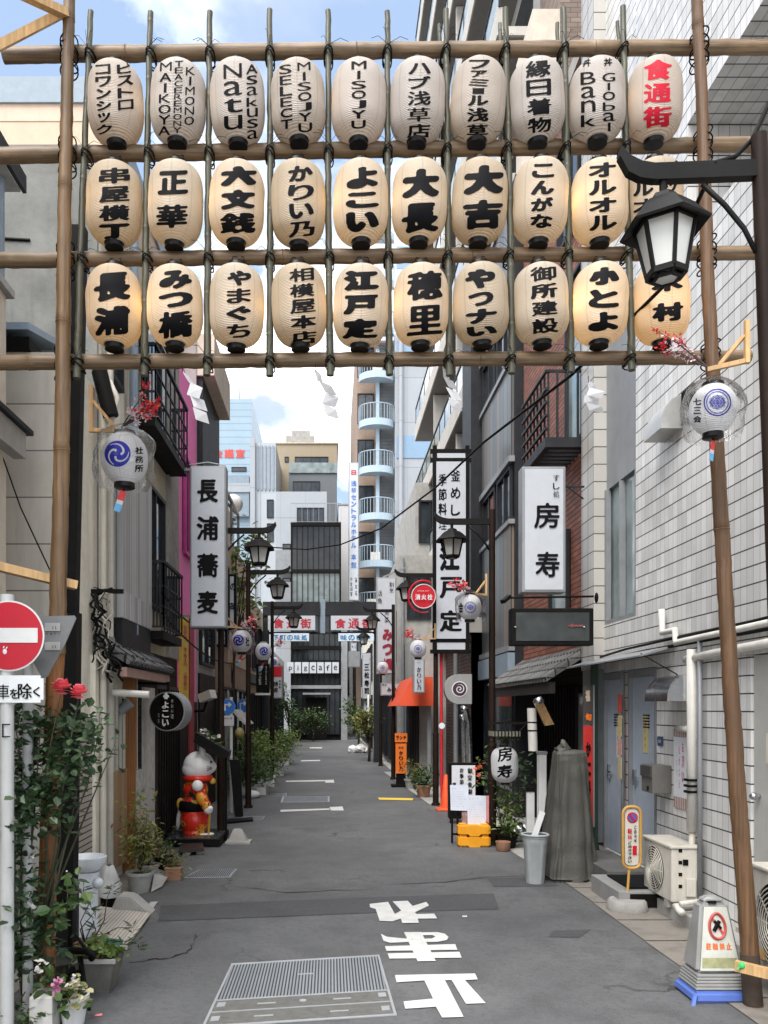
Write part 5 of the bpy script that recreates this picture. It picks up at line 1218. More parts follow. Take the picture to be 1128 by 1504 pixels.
t = thing('stop_sign_back', at(85, 940, 4.7), 'grey back of a triangular road sign with two small stickers', 'road sign')
mb = MB(); mb.prism([at(57, 910, 4.7), at(60, 905, 4.7), at(109, 904, 4.7), at(112, 908, 4.7), at(96, 945, 4.7), at(70, 994, 4.7), at(62, 996, 4.7), at(30, 940, 4.7)], (0, .006, 0)); mb.build('plate', mat('aluminium_back', (.19, .195, .195), .5, .15, metal=.4, grime=.3), t)
for k, py in enumerate((915, 943)):
    part('sticker', mat('faded_label', (.3, .3, .29), .5), t, (at(66, 0, 4.7).x, at(89, 0, 4.7).x, 4.694, 4.698, sZ(py+12, 4.7), sZ(py, 4.7)))
sign_text(rowt('II', 76, 84, 922, 5)+rowt('II', 76, 84, 950, 5)+rowt('落書禁止', 66, 90, 931, 3), 4.692, t, ink, .03, 24)
mb = MB(); mb.cyl((at(40, 0, 4.75).x, 4.76, 0), (at(40, 0, 4.75).x, 4.76, sZ(900, 4.76)), .03, n=14); mb.build('pole', MATS['grey_white_pole'], t, True, 40)

# ---------------------------------------------------------------- round festival lanterns in plastic bags
def bagmat():
    m, N, L, B = newmat('clear_plastic_bag')
    tr = N.new('ShaderNodeBsdfTransparent'); gl = N.new('ShaderNodeBsdfGlossy'); gl.inputs['Roughness'].default_value = .12; df = N.new('ShaderNodeBsdfDiffuse'); df.inputs[0].default_value = (.8, .82, .85, 1)
    v = noisen(N, L, 13, 4, .6); bp = N.new('ShaderNodeBump'); bp.inputs['Strength'].default_value = .5; bp.inputs['Distance'].default_value = .04; L.new(v, bp.inputs['Height'])
    L.new(bp.outputs[0], gl.inputs['Normal']); fr = N.new('ShaderNodeLayerWeight'); fr.inputs[0].default_value = .22; L.new(bp.outputs[0], fr.inputs['Normal'])
    a = N.new('ShaderNodeMixShader'); L.new(mathn(N, L, 'MULTIPLY', fr.outputs['Fresnel'], .75), a.inputs[0]); L.new(tr.outputs[0], a.inputs[1]); L.new(gl.outputs[0], a.inputs[2])
    w_ = N.new('ShaderNodeMixShader'); L.new(mathn(N, L, 'MULTIPLY', ramp(N, L, v, .58, .74), .16), w_.inputs[0]); L.new(a.outputs[0], w_.inputs[1]); L.new(df.outputs[0], w_.inputs[2]); L.new(w_.outputs[0], N['Material Output'].inputs[0]); return m
bag = bagmat()
whitepaper = papermat('white_lantern_paper', (.84, .84, .85))
def swirl(x, y):
    """blue disc with three white commas"""
    r = math.hypot(x, y)
    if r > 1: return 0
    v = 1.0
    for k in range(3):
        a0 = 2*math.pi*k/3
        # head of the comma
        hx_, hy_ = .3*math.cos(a0), .3*math.sin(a0)
        d = math.hypot(x-hx_, y-hy_)-.1
        a = (math.atan2(y, x)-a0) % (2*math.pi)
        if a < 2.3:
            rt_ = .34+.5*(a/2.3)**.8; wd = .075*(1-a/2.3)+.03
            d = min(d, abs(r-rt_)-wd)
        v = min(v, sstep(d, .1))
    return v*sstep(.96-r, .08)
SW = disc_field(64, swirl)
def crest(x, y):
    r = math.hypot(x, y)
    ring_ = max(sstep(.045-abs(r-.93), .06), sstep(.03-abs(r-.76), .05))
    fan = 0
    if r < .7:
        s1_ = math.sin((x*1.0+y*.45)*30); s2_ = math.sin((x*1.0-y*.45)*30); e = .62-math.hypot(x*1.0, (y-.02)*1.15)-.06*abs(math.sin(6*math.atan2(y, x)))
        fan = sstep(e, .1)*(1 if min(abs(s1_), abs(s2_)) > .32 else 0)
    return max(0 if r < .7 else ring_, fan)
CR = disc_field(72, crest)
def round_lantern(px, py, rpx, Y, label, em='swirl', epx=(-.25, .15), er=.5, txt='社頭', tpx=.5, detail=True, n=30, ribbon=True, zs=1.12):
    Rr = rpx*Y/F; hh = Rr*zs; c = at(px, py, Y)
    t = thing('festival_lantern', c, label, 'festival lantern', 'white festival lanterns wrapped in clear plastic')
    def rad(z): return max(Rr*.42, Rr*math.sqrt(max(0, 1-(z/hh)**2))**.9)
    mb = MB(); mb.lathe([(rad(-hh+2*hh*k/28), -hh+2*hh*k/28) for k in range(29)], c, n, False, False); bd = mb.build('paper_body', whitepaper, t, True)
    mb = MB(); mb.lathe([(Rr*.44, -hh+.01), (Rr*.45, -hh-Rr*.13), (Rr*.4, -hh-Rr*.16)], c, n, False, True); mb.build('bottom_hoop', lacquer, t, True, 40)
    mb = MB(); mb.lathe([(Rr*.46, hh-.01), (Rr*.46, hh+Rr*.06), (Rr*.4, hh+Rr*.08)], c, n, False, True); mb.build('top_hoop', midgrey if not detail else lacquer, t, True, 40)
    tree = BVHTree.FromObject(bd, bpy.context.evaluated_depsgraph_get()); eye = Vector((0, 0, EYE))-c
    def wrap(qx, qy):
        d = (at(qx, qy, Y)-c-eye).normalized(); h, _, _, _ = tree.ray_cast(eye, d)
        if h is None: h, _, _, _ = tree.find_nearest(at(qx, qy, Y)-c)
        return c+h+(h*Vector((1, 1, .6))).normalized()*.0025
    ex, ey, e_ = px+epx[0]*rpx, py-epx[1]*rpx, er*rpx
    mb = MB(); field_mesh(mb, SW if em == 'swirl' else CR, lambda a, b_: wrap(ex+(a-.5)*2*e_, ey-(b_-.5)*2*e_)); mb.build('emblem', blueink, t)
    if txt: letters(MB(), column(txt, px+tpx*rpx, py-.55*rpx, py+.6*rpx, rpx*.42), wrap, .05, 36 if detail else 22).build('lettering', ink, t)
    if detail:
        rnd = random.Random(int(px)); mb = MB(); prof = []
        for k in range(19):
            f = k/18; z = -hh*1.12+f*hh*2.42
            r = Rr*1.2*(1-(max(0, f-.68)/.32)**2*.85)*(1-.12*(max(0, .2-f)/.2)); prof.append((max(.02, r), z))
        mb.lathe(prof, c, 40, False, True)
        for v in mb.bm.verts:
            q = v.co-c; nn_ = mnoise.noise(q*9+Vector((px, 0, 0)))*.2+mnoise.noise(q*16)*.05+.1*max(0, math.cos(4*math.atan2(q.y, q.x)+.8)); v.co = c+Vector((q.x*(1+nn_), q.y*(1+nn_), q.z+mnoise.noise(q*6)*.02))
        mb.build('plastic_bag', bag, t, True)
    if ribbon:
        mb = MB(); p = c+Vector((0, 0, -hh-Rr*.16)); wd = Rr*.24; dx = -.35 if px < 400 else -.12
        def rib(k): return p+Vector((dx*Rr*k*.9, -.01, -Rr*.95*k))
        for k0, k1, mm, nm in ((.12, .55, mat('ribbon_red', (.65, .05, .05), .6), 'ribbon'), (.55, .72, streamer, 'ribbon'), (.72, 1.05, mat('ribbon_blue', (.15, .45, .75), .6), 'ribbon')):
            mb = MB(); sd_ = Vector((wd/2, .01, .35*dx*wd)); mb.prism([rib(k0)-sd_, rib(k0)+sd_, rib(k1)+sd_, rib(k1)-sd_], (0, .004, 0)); mb.build(nm, mm, t)
        mb = MB(); mb.cyl(p, rib(.13), .004, n=5); mb.build('cord', cordm, t)
    return t
round_lantern(183, 674, 34, 5.5, 'bagged round lantern with blue swirl crest, hung behind the bamboo pole', 'swirl', (-.3, .22), .58, '社務所', .62)
round_lantern(1047, 602, 33, 4.62, 'bagged round lantern with ringed blue feather crest, hung by the tiled wall', 'crest', (.2, .33), .62, '七三会', -.68)
round_lantern(355, 942, 15, 13.2, 'round lantern below the four character sign, blue swirl crest', 'swirl', (-.3, .1), .55, '社', .55, n=24)
round_lantern(387, 957, 12, 16.5, 'round lantern over the black banner, blue swirl crest', 'swirl', (.05, .05), .55, '', .5, False, 20)
round_lantern(402, 973, 8, 23, 'tiny round lantern above the red topped sign, blue swirl crest', 'swirl', (0, .05), .55, '', .5, False, 16, False)
round_lantern(690, 892, 17, 10.6, 'round lantern in front of the tall framed signboard, blue feather crest', 'crest', (.05, .0), .5, '会', -.75, n=24, ribbon=False)
round_lantern(614, 953, 12, 15.0, 'round lantern above the small upright lightbox, blue feather crest', 'crest', (.0, .0), .5, '', .5, False, 20, False)
round_lantern(562, 981, 8.5, 20.2, 'tiny round lantern at the foot of the red lettered board', 'crest', (.0, .0), .45, '', .5, False, 16, False)
# wooden brackets and artificial blossom sprays that carry them
leafred = leafmat('silk_maple', [(.55, .01, .01), (.7, .04, .03), (.5, .01, .06)]); blossom = leafmat('silk_blossom', [(.75, .72, .72), (.7, .5, .52), (.72, .35, .38)]); twig = mat('twig', (.05, .035, .03), .8)
def bracket(a, b, label, group='wooden lantern brackets'):
    a, b = Vector(a), Vector(b); t = thing('lantern_bracket', a, label, 'bracket', group); h = (b-a).length*.85; c_ = Vector((a.x, a.y, b.z))
    k = (b-a).length; mb = MB(); top = Vector((a.x, a.y, max(a.z, b.z+h))); wd = max(.025, .07*k)
    mb.bar(top, c_-Vector((0, 0, wd/2)), wd, wd); mb.build('upright', lightwood, t); mb = MB(); mb.bar(c_+(b-c_)*.04, b, wd, wd); mb.build('arm', lightwood, t)
    mb = MB(); mb.bar(top.lerp(c_, .35)+(b-c_)*.06, c_.lerp(b, .7)+Vector((0, 0, wd*.5)), wd*.8, wd*.8); mb.build('brace', lightwood, t); return t
bracket(at(134, 575, 5.5), at(186, 632, 5.5), 'wooden bracket holding the lantern with the blue swirl behind the bamboo pole')
bracket(at(1097, 485, 4.5), at(1040, 543, 4.62), 'wooden bracket tied to the big near lamp post')
bracket(at(327, 915, 13), at(356, 922, 13.2), 'small wooden bracket on the brown lamp post'); bracket(at(714, 848, 10.7), at(693, 872, 10.6), 'small wooden bracket on the lamp post at the sushi shop'); bracket(at(639, 925, 15), at(616, 938, 15), 'small wooden bracket on the tall framed sign post')
def spray(p, q, label, red, n=26, s=.022, seed=1):
    rnd = random.Random(seed); p, q = Vector(p), Vector(q); t = thing('blossom_spray', p, label, 'artificial flowers'); L_ = (q-p).length
    mb = MB(); ends = []
    for k in range(5):
        e = q+Vector((rnd.uniform(-1, 1), rnd.uniform(-.3, .3), rnd.uniform(-1, 1)))*L_*.3; pts = [p, p.lerp(e, .5)+Vector((0, 0, rnd.uniform(-.05, .08)*L_)), e]; mb.tube(pts, [.005*L_*3, .004*L_*3, .001], 5); ends.append(pts)
    mb.build('twigs', twig, t)
    def scatter(name, m, n_, lo, hi, sz):
        mb = MB()
        for i in range(n_):
            pts = rnd.choice(ends); f = rnd.uniform(lo, hi); c = (pts[0].lerp(pts[1], f*2) if f < .5 else pts[1].lerp(pts[2], f*2-1))+Vector((rnd.uniform(-1, 1), rnd.uniform(-1, 1), rnd.uniform(-1, 1)))*sz
            for j in range(3):
                d1 = Vector((rnd.uniform(-1, 1), rnd.uniform(-1, 1), rnd.uniform(-1, 1))).normalized(); d2 = d1.orthogonal().normalized(); mb.poly([c, c+d1*sz+d2*sz*.5, c+d1*sz*1.5, c+d1*sz-d2*sz*.5])
        mb.build(name, m, t)
    scatter('blossom', blossom, n, .3, .8, s); scatter('maple_leaf', leafred, n if red else n//3, .62, 1.0, s*1.25)
    return t
spray(at(178, 628, 5.45), at(228, 590, 5.35), 'spray of white blossom with a red cloth leaf beside the swirl lantern', True, 34, .018, 3)
spray(at(1040, 540, 4.62), at(975, 500, 4.7), 'spray of pink and red blossom across the last lantern of the bottom row', True, 40, .014, 4)
spray(at(352, 920, 13.2), at(375, 912, 13), 'pale pink blossom spray by the four character sign', False, 24, .03, 5); spray(at(692, 870, 10.6), at(672, 858, 10.4), 'red and white blossom spray in front of the tall framed signboard', True, 22, .025, 6); spray(at(614, 940, 15), at(600, 926, 15), 'small red blossom spray above the orange awning', True, 18, .03, 7); spray(at(402, 950, 19), at(418, 940, 19), 'faded pink blossom spray over the black banner', False, 18, .035, 8)
# zigzag paper streamers under the gate
def shide(px, py0, py1, label, seed, wd=20):
    rnd = random.Random(seed); Y = GY+.05; t = thing('paper_streamer', at(px, py0, Y), label, 'paper streamer', 'white zigzag paper streamers on the gate'); k = 4; h = (py1-py0)/k; x = px; pts = []
    for i in range(k):
        mb = MB(); y0 = py0+h*i; sx = wd*(.5 if i == 0 else .8+.2*rnd.random()); dx = (rnd.uniform(-.3, .5))*wd; yy = Y+.03*(-1)**i
        A = [at(x, y0-2, Y), at(x+sx, y0+h*.35, yy), at(x+sx+dx, y0+h*1.25, yy+.02), at(x+dx*1.1, y0+h*.9, Y+.01)]; mb.prism(A, (0, .0015, 0)); mb.build('paper_fold', streamer, t); x += dx*.9+rnd.uniform(-3, 5)
    mb = MB(); mb.cyl(at(px+2, py0-8, Y), at(px+2, py0+2, Y), .002, n=4); mb.build('thread', cordm, t)
shide(266, 545, 618, 'zigzag paper streamer hanging before the pink building', 2, 22); shide(461, 543, 612, 'zigzag paper streamer hanging against the open sky', 5, 20); shide(650, 540, 600, 'zigzag paper streamer hanging before the pale balconies', 9, 18)
shide(862, 560, 604, 'zigzag paper streamer blown sideways in front of the large white tiles', 12, 24)
# the overhead cable
t = tag(MB().tube([at(1134, 140, 3.8), at(1128, 155, 3.8), at(1105, 205, 3.75), at(1080, 230, 3.72), at(1052, 238, 3.7), at(1030, 285, 3.9), at(1010, 330, 4.2), at(975, 420, 4.7), at(925, 470, 5), at(838, 552, 5.6), at(770, 604, 6.4), at(710, 650, 7.6), at(640, 716, 9.5), at(560, 776, 12), at(500, 800, 13.5), at(450, 807, 14.4), at(400, 804, 14.7), at(365, 786, 14.75)], .011, 8).build('overhead_cable', cablem, None, True), 'black twisted cable sagging across the street between two lamp posts', 'cable')
mb = MB(); mb.tube([at(0, 660, 6.3), at(30, 745, 6.3), at(72, 835, 6.3), at(110, 905, 6.3)], .006, 5); tag(mb.build('wire', cablem), 'thin slack wire down the jointed panel wall', 'cable')
# ---------------------------------------------------------------- lucky cat statue and the things about it
CYc = 11.0
def cp(px, py, dy=0): return at(px, py, CYc+dy)
s_ = CYc/F
t = thing('lucky_cat_statue', (cp(288, 0).x, CYc, .12), 'large white lucky cat statue in a red kimono, seen from the side', 'statue')
def blob(name, m, *els, vox=.012, paint=None):
    """ellipsoids fused into one smooth body"""
    mb = MB()
    for (px, py, dy, rx, ry, rz, rot) in els: mb.ball(cp(px, py, dy), (rx*s_, ry*s_, rz*s_), 20, Matrix.Rotation(R(rot), 3, 'Y') if rot else None)
    o = mb.build(name, m, t, True)
    md = o.modifiers.new('r', 'REMESH'); md.mode = 'VOXEL'; md.voxel_size = vox
    me = bpy.data.meshes.new_from_object(o.evaluated_get(bpy.context.evaluated_depsgraph_get())); o.modifiers.clear(); me.materials.clear(); me.materials.append(m); o.data = me
    bm = bmesh.new(); bm.from_mesh(me)
    for _ in range(4): bmesh.ops.smooth_vert(bm, verts=bm.verts, factor=.5, use_axis_x=True, use_axis_y=True, use_axis_z=True)
    for f in bm.faces: f.smooth = True
    bm.to_mesh(me); bm.free(); return o
blob('head', statue_white, (292, 1124, 0, 23, 22, 21, 0), (306, 1126, 0, 12, 12, 11, 0), (288, 1130, 0, 21, 21, 15, 0), (297, 1103, -.09, 5.2, 4, 11, -10), (297, 1103, .09, 5.2, 4, 11, -10), (315, 1124, 0, 4, 5, 3.5, 0))
mb = MB()
for dy in (-.13, .13): mb.ball(cp(310, 1119, dy*.9), (.014, .02, .02), 10)
mb.ball(cp(319, 1123, 0), (.014, .018, .012), 8); mb.build('face_marks', ink, t, True)
mb = MB()
for k in range(3): mb.tube([cp(311, 1127+k, -.1-.0*k), cp(304, 1126+k*3, -.19)], .004, 4)
mb.build('whiskers', ink, t)
def kimono(name):
    m, N, L, B = newmat(name); v = noisen(N, L, 4.5, 3, .55); v2 = noisen(N, L, 9, 3)
    c = mixc(N, L, mathn(N, L, 'GREATER_THAN', v, .52), (.62, .03, .015), (.72, .3, .03)); c = mixc(N, L, mathn(N, L, 'GREATER_THAN', v2, .6), c, (.03, .05, .025)); c = mixc(N, L, mathn(N, L, 'LESS_THAN', v2, .34), c, (.7, .12, .02))
    L.new(c, B.inputs['Base Color']); B.inputs['Roughness'].default_value = .25; return m
km = kimono('painted_kimono')
mb = MB(); mb.lathe([(.19, -.02), (.205, .0), (.205, .03), (.19, .05)], cp(291, 1144, 0), 32); mb.build('collar', statue_red, t, True)
mb = MB(); mb.ball(cp(312, 1147, -.02), .045, 12); mb.build('bell', gold, t, True)
blob('torso', km, (287, 1159, 0, 19, 20, 16, 0), (284, 1178, 0, 17, 19, 12, 0)); blob('skirt', km, (286, 1205, 0, 21, 22, 24, 0), (285, 1222, 0, 17, 20, 8, 0), (283, 1192, 0, 18, 19, 10, 0))
blob('sleeve', km, (289, 1157, -.2, 9, 7, 11, 20), (297, 1173, -.24, 9, 7, 12, -25), (303, 1183, -.24, 8, 6, 9, -25)); mb = MB(); mb.ball(cp(290, 1154, -.27), (.075, .05, .075), 12); mb.build('flower', statue_white, t, True)
blob('paw', statue_white, (306, 1189, -.24, 7, 6, 7, -30), (309, 1187, -.26, 4, 5, 4, 0))
mb = MB(); mb.lathe([(.175, -.06), (.19, -.03), (.19, .05), (.17, .08)], cp(283, 1184, 0), 32); mb.build('sash', ink, t, True)
mb = MB(); mb.ball(cp(265, 1181, 0), (.055, .09, .085), 14); mb.cyl(cp(265, 1178, -.05), cp(292, 1178, -.19), .028, n=10); mb.build('sash_bow', gold, t, True)
blob('foot', statue_white, (299, 1229, -.09, 14, 8, 5.5, 0), (308, 1227, -.06, 8, 7, 5, 0)); blob('foot', statue_white, (299, 1229, .09, 14, 8, 5.5, 0), (308, 1227, .12, 8, 7, 5, 0)); blob('tail', statue_white, (263, 1200, .05, 4, 5, 20, 8))
mb = MB(); mb.bar(cp(306, 1228, -.1), cp(308, 1195, -.2), .025, .025); mb.build('stick', gold, t)
t = thing('display_plinth', (cp(290, 0).x, CYc, 0), 'low black plinth under the lucky cat statue', 'plinth'); x0, x1 = cp(251, 0).x, cp(330, 0).x; part('slab', black, t, (x0, x1, 10.55, 11.45, .02, .1)); part('top', mat('wet_black', (.05, .05, .05), .25), t, (x0+.02, x1-.02, 10.57, 11.43, .103, .115)); part('foot', black, t, (x0+.1, x1-.1, 10.65, 11.35, 0, .018))
t = thing('planter_tray', at(310, 1092, 10.9), 'tilted black tray of pale flowers above the cat statue', 'planter')
mb = MB(); mb.prism([at(287, 1076, 10.7), at(336, 1104, 10.7), at(334, 1113, 10.7), at(322, 1114, 10.7), at(284, 1090, 10.7)], (0, .3, 0)); mb.build('tray', black, t)
def leaves(mb, pts, n, sz, sp_, rnd, asp=.5, droop=0):
    for i in range(n):
        c = Vector(rnd.choice(pts))+Vector((rnd.gauss(0, 1)*sp_[0], rnd.gauss(0, 1)*sp_[1], rnd.gauss(0, 1)*sp_[2])); s = sz*rnd.uniform(.6, 1.3)
        d = Vector((rnd.gauss(0, 1), rnd.gauss(0, 1), rnd.gauss(0, .6)-droop)).normalized(); u = d.cross(Vector((rnd.gauss(0, .5), rnd.gauss(0, .5), 1))).normalized(); k = u.cross(d)*s*.12
        mb.poly([c, c+d*s*.35+u*s*asp*.5+k, c+d*s*.75+u*s*asp*.4+k, c+d*s]); mb.poly([c, c+d*s, c+d*s*.75-u*s*asp*.4+k, c+d*s*.35-u*s*asp*.5+k])
greens = [(.028, .06, .018), (.045, .095, .025), (.075, .13, .035), (.11, .16, .05)]
leafdark = leafmat('rose_leaf', [(.018, .04, .018), (.035, .07, .03), (.06, .105, .045), (.11, .15, .08)], .35); leafbright = leafmat('bright_leaf', [(.05, .1, .02), (.1, .17, .03), (.17, .24, .05), (.2, .2, .06)]); leafmid = leafmat('mid_leaf', greens); leafyellow = leafmat('yellow_leaf', [(.09, .13, .03), (.17, .2, .05), (.28, .28, .08), (.2, .1, .04)]); leafthin = leafmat('oleander_leaf', [(.04, .07, .03), (.07, .1, .045), (.13, .15, .07)])
petalw = leafmat('white_petal', [(.7, .7, .66), (.72, .66, .6)]); petalp = leafmat('pink_petal', [(.6, .2, .38), (.68, .35, .5)]); petalr = leafmat('coral_petal', [(.72, .06, .09), (.78, .13, .16), (.82, .25, .27)])
rnd = random.Random(11); mb = MB(); leaves(mb, [at(300, 1080, 10.8), at(312, 1085, 10.8), at(318, 1090, 10.8)], 50, .06, (.05, .05, .03), rnd); mb.build('foliage', leafmid, t)
mb = MB(); leaves(mb, [at(297, 1076, 10.8), at(310, 1082, 10.8)], 26, .05, (.04, .05, .02), rnd, .9); mb.build('flowers', petalw, t)
mb = MB(); mb.bar(at(332, 1108, 10.85), at(332, 1235, 11.0), .03, .03); mb.build('stand', black, t)
t = thing('leaning_board', gpos(355, 1203), 'tall black board leaning back on a flat foot past the cat statue', 'sign board'); by = gy(1200)
mb = MB(); mb.prism([at(337, 1116, by+.25), at(352, 1116, by+.25), at(357, 1200, by), at(345, 1202, by)], (0, .06, 0)); mb.build('board', black, t); mb = MB(); mb.prism([(*gp(330, 1211), .004), (*gp(372, 1207), .004), (*gp(371, 1203), .004), (*gp(335, 1206), .004)], (0, 0, .03)); mb.build('foot', black, t)
t = thing('concrete_footing', gpos(350, 1238), 'small pyramid of concrete on the road edge by the cat statue', 'concrete base'); c = Vector(gpos(350, 1238)); h = .19
mb = MB(); A = [c+Vector((x*.14, y*.11, 0)) for x, y in ((-1, -1), (1, -1), (1, 1), (-1, 1))]; B_ = [c+Vector((x*.055-.01, y*.04, h)) for x, y in ((-1, -1), (1, -1), (1, 1), (-1, 1))]; va = [mb.bm.verts.new(p) for p in A]; vb = [mb.bm.verts.new(p) for p in B_]; mb.bridge(va, vb); mb.bm.faces.new(vb); mb.bm.faces.new(va); bmesh.ops.bevel(mb.bm, geom=list(mb.bm.edges), offset=.012, segments=2, affect='EDGES'); mb.build('block', conc, t); part('foot_slab', conc, t, (c.x-.16, c.x+.17, c.y-.13, c.y+.13, -.01, .03))
t = thing('weighted_bag', gpos(372, 1175), 'white bag lying at the foot of the second lamp post on the cat side', 'bag'); mb = MB(); mb.ball(Vector(gpos(370, 1172))+Vector((0, 0, .07)), (.17, .14, .085), 14); o = mb.build('bag', white, t, True)

# ---------------------------------------------------------------- right hand street objects
t = thing('concrete_step', (2.85, 8.5, 0), 'two level concrete doorstep with a black mat under the blue grey doors', 'step')
part('upper_step', mat('dark_step', (.11, .11, .105), .8, .2, bump=.3, grime=.4), t, (2.72, 3.14, 8.02, 9.2, 0, .2), bev=.008); part('lower_step', mat('step_grey', (.25, .25, .24), .85, .12, bump=.3, grime=.4), t, (2.56, 3.14, 7.25, 8.015, 0, .17), bev=.008); part('mat', black, t, (2.68, 3.1, 7.35, 7.92, .173, .188), bev=.004); part('kick_face', black, t, (2.66, 3.1, 7.244, 7.249, .03, .15))
t = thing('parking_notice_stand', gpos(921, 1338), 'thin yellow pole notice in a rounded hoop on a concrete disc', 'sign stand'); c = Vector(gpos(921, 1337)); Yp = c.y; wpx = F/Yp
mb = MB(); mb.lathe([(.17, 0), (.175, .02), (.165, .085), (.15, .1), (.02, .105)], c, 28, True, True); mb.build('base', conc, t, True, 40)
ym = mat('ochre_frame', (.5, .28, .07), .5, .15, grime=.35)
def loop(px0, px1, py0, py1, r):
    pts = []
    for cx_, cy_, a0 in ((px1-r, py0+r, 0), (px0+r, py0+r, 90), (px0+r, py1-r, 180), (px1-r, py1-r, 270)):
        for k in range(6): a = R(a0+k*18); pts.append(at(cx_+r*math.cos(a), cy_-r*math.sin(a), Yp))
    return pts
mb = MB(); mb.cyl(c+Vector((0, 0, .1)), at(924, 1277, Yp), .012, n=10); mb.tube(loop(915, 941, 1185, 1275, 10), .014, 10, True); mb.build('hoop', ym, t, True, 50)
mb = MB(); mb.prism([p for p in loop(918, 938, 1189, 1271, 7)], (0, .01, 0)); mb.build('board', mat('notice_cream', (.6, .56, .48), .5, .06, grime=.25), t)
circle(929, 1201, 8, Yp-.004, t, redp, 'ring'); circle(929, 1201, 6, Yp-.008, t, mat('notice_blue', (.08, .1, .35), .5), 'disc'); mb = MB(); mb.bar(at(925, 1196, Yp-.012), at(933, 1206, Yp-.012), .014, .003, up=(0, 1, 0)); mb.build('slash', redp, t)
sign_text(column('駐輪', 925, 1216, 1234, 8), Yp-.004, t, redp, .06, 30); sign_text(column('ご遠慮下さい', 925, 1235, 1268, 7, gap=.1)+column('この場所', 933, 1212, 1238, 4.5), Yp-.004, t, ink, .05, 30, 'small_lettering'); part('label', redp, t, (at(929, 0, Yp).x, at(935, 0, Yp).x, Yp-.006, Yp-.001, sZ(1256, Yp), sZ(1242, Yp)))
t = thing('wall_pole', gpos(924, 1260), 'slim pole wrapped in weathered stickers between the two grey doors', 'pole'); yq = 8.66
mb = MB(); mb.cyl((XR-.05, yq, .2), (XR-.05, yq, 2.2), .02, n=10); mb.build('shaft', midgrey, t, True); stick = [((.45, .08, .06), 1.75, 1.95), ((.5, .4, .2), 1.5, 1.72), ((.55, .3, .25), 1.3, 1.47), ((.5, .42, .25), 1.05, 1.28)]
for k, (cc, z0, z1) in enumerate(stick): part('sticker', mat(f'sticker_{k}', cc, .6, .3, 30, grime=.4), t, (XR-.085, XR-.075, yq-.05, yq+.05, z0, z1))
# outdoor unit of the air conditioner
def ac_unit(x0, x1, y0, y1, z0, z1, label, rough_feet=True):
    """Fan grille looks to -x (the street)."""
    t = thing('air_conditioner_unit', ((x0+x1)/2, (y0+y1)/2, z0), label, 'air conditioner')
    acm = mat('old_ac_white', (.56, .53, .46), .5, .08, 6, grime=.5)
    mb = MB(); mb.box(x0, x1, y0, y1, z0, z1, .012); mb.build('case', acm, t); mb = MB(); mb.box(x0-.015, x1+.01, y0-.015, y1+.015, z1+.001, z1+.025, .008); mb.build('top_panel', acm, t)
    yc = y0+(y1-y0)*.58; zc = (z0+z1)/2; rr = min((y1-y0)*.38, (z1-z0)*.43); mb = MB()
    for k in range(9): mb.tube([(x0-.012-.02*(1-(k/8)**2), yc+rr*(.12+.88*k/8)*math.cos(a*math.pi/14), zc+rr*(.12+.88*k/8)*math.sin(a*math.pi/14)) for a in range(28)], .004, 4, True)
    for k in range(10): a = k*math.pi/5; mb.bar((x0-.034, yc, zc), (x0-.01, yc+rr*math.cos(a), zc+rr*math.sin(a)), .006, .006)
    mb.build('fan_grille', acm, t); mb = MB(); mb.cyl((x0-.004, yc, zc), (x0-.001, yc, zc), rr, n=32); mb.build('fan_opening', black, t)
    mb = MB(); mb.cyl((x0-.02, yc, zc), (x0-.001, yc, zc), rr*.15, n=20); mb.build('fan_hub', acm, t)
    part('service_cover', acm, t, (x0+(x1-x0)*.5, x1-.04, y0-.02, y0-.001, z0+.05, z0+(z1-z0)*.45), bev=.006); part('grip', black, t, (x0+(x1-x0)*.4, x1-.1, y0-.006, y0-.001, z1-.14, z1-.09))
    part('vent_slots', black, t, *[(x0+.06, x0+.09, y0-.004, y0-.001, z0+.12+k*.1, z0+.15+k*.1) for k in range(4)])
    for yy in (y0+.08, y1-.12): part('foot', conc, t, (x0+.0, x1-.02, yy, yy+.07, z0-.06, z0-.002))
    return t
ac_unit(2.86, 3.1, 6.85, 7.45, .17, .62, 'weathered cream air conditioner unit on the kerb below the white drainpipe')
ac_unit(2.72, 3.02, 4.5, 5.28, .17, .78, 'second air conditioner unit half hidden behind the brown gate pole')
t = thing('drain_hose', (2.95, 7.3, .12), 'short white pipe lying along the kerb below the cream air conditioner', 'pipe'); mb = MB(); mb.tube([(2.82, 6.55, .16), (2.85, 6.75, .16), (3.05, 6.8, .16)], .028, 10); mb.tube([(2.83, 6.6, .22), (3.05, 6.7, .22)], .02, 8); mb.build('pipe', pvc, t, True)
# parking cone board
t = thing('cone_signboard', gpos(1046, 1465), 'grey trapezoid no parking board in a blue tray beside the brown gate pole', 'sign board'); c = Vector(gpos(1046, 1462)); Yc = c.y-.05
stg = mat('silver_plastic', (.3, .3, .29), .4, .1, 5, metal=.25, grime=.55)
def frust(name, m, z0, z1, w0, d0, w1, d1, cx0=0, cx1=0, bev=.015):
    mb = MB(); A = [mb.bm.verts.new(c+Vector((cx0+x*w0, y*d0, z0))) for x, y in ((-1, -1), (1, -1), (1, 1), (-1, 1))]; B_ = [mb.bm.verts.new(c+Vector((cx1+x*w1, y*d1, z1))) for x, y in ((-1, -1), (1, -1), (1, 1), (-1, 1))]
    mb.bridge(A, B_); mb.bm.faces.new(B_); mb.bm.faces.new(A)
    if bev: bmesh.ops.bevel(mb.bm, geom=list(mb.bm.edges), offset=bev, segments=3, affect='EDGES')
    return mb.build(name, m, t, True, 40)
frust('tray', bluep, .0, .07, .185, .16, .175, .15, bev=.02)
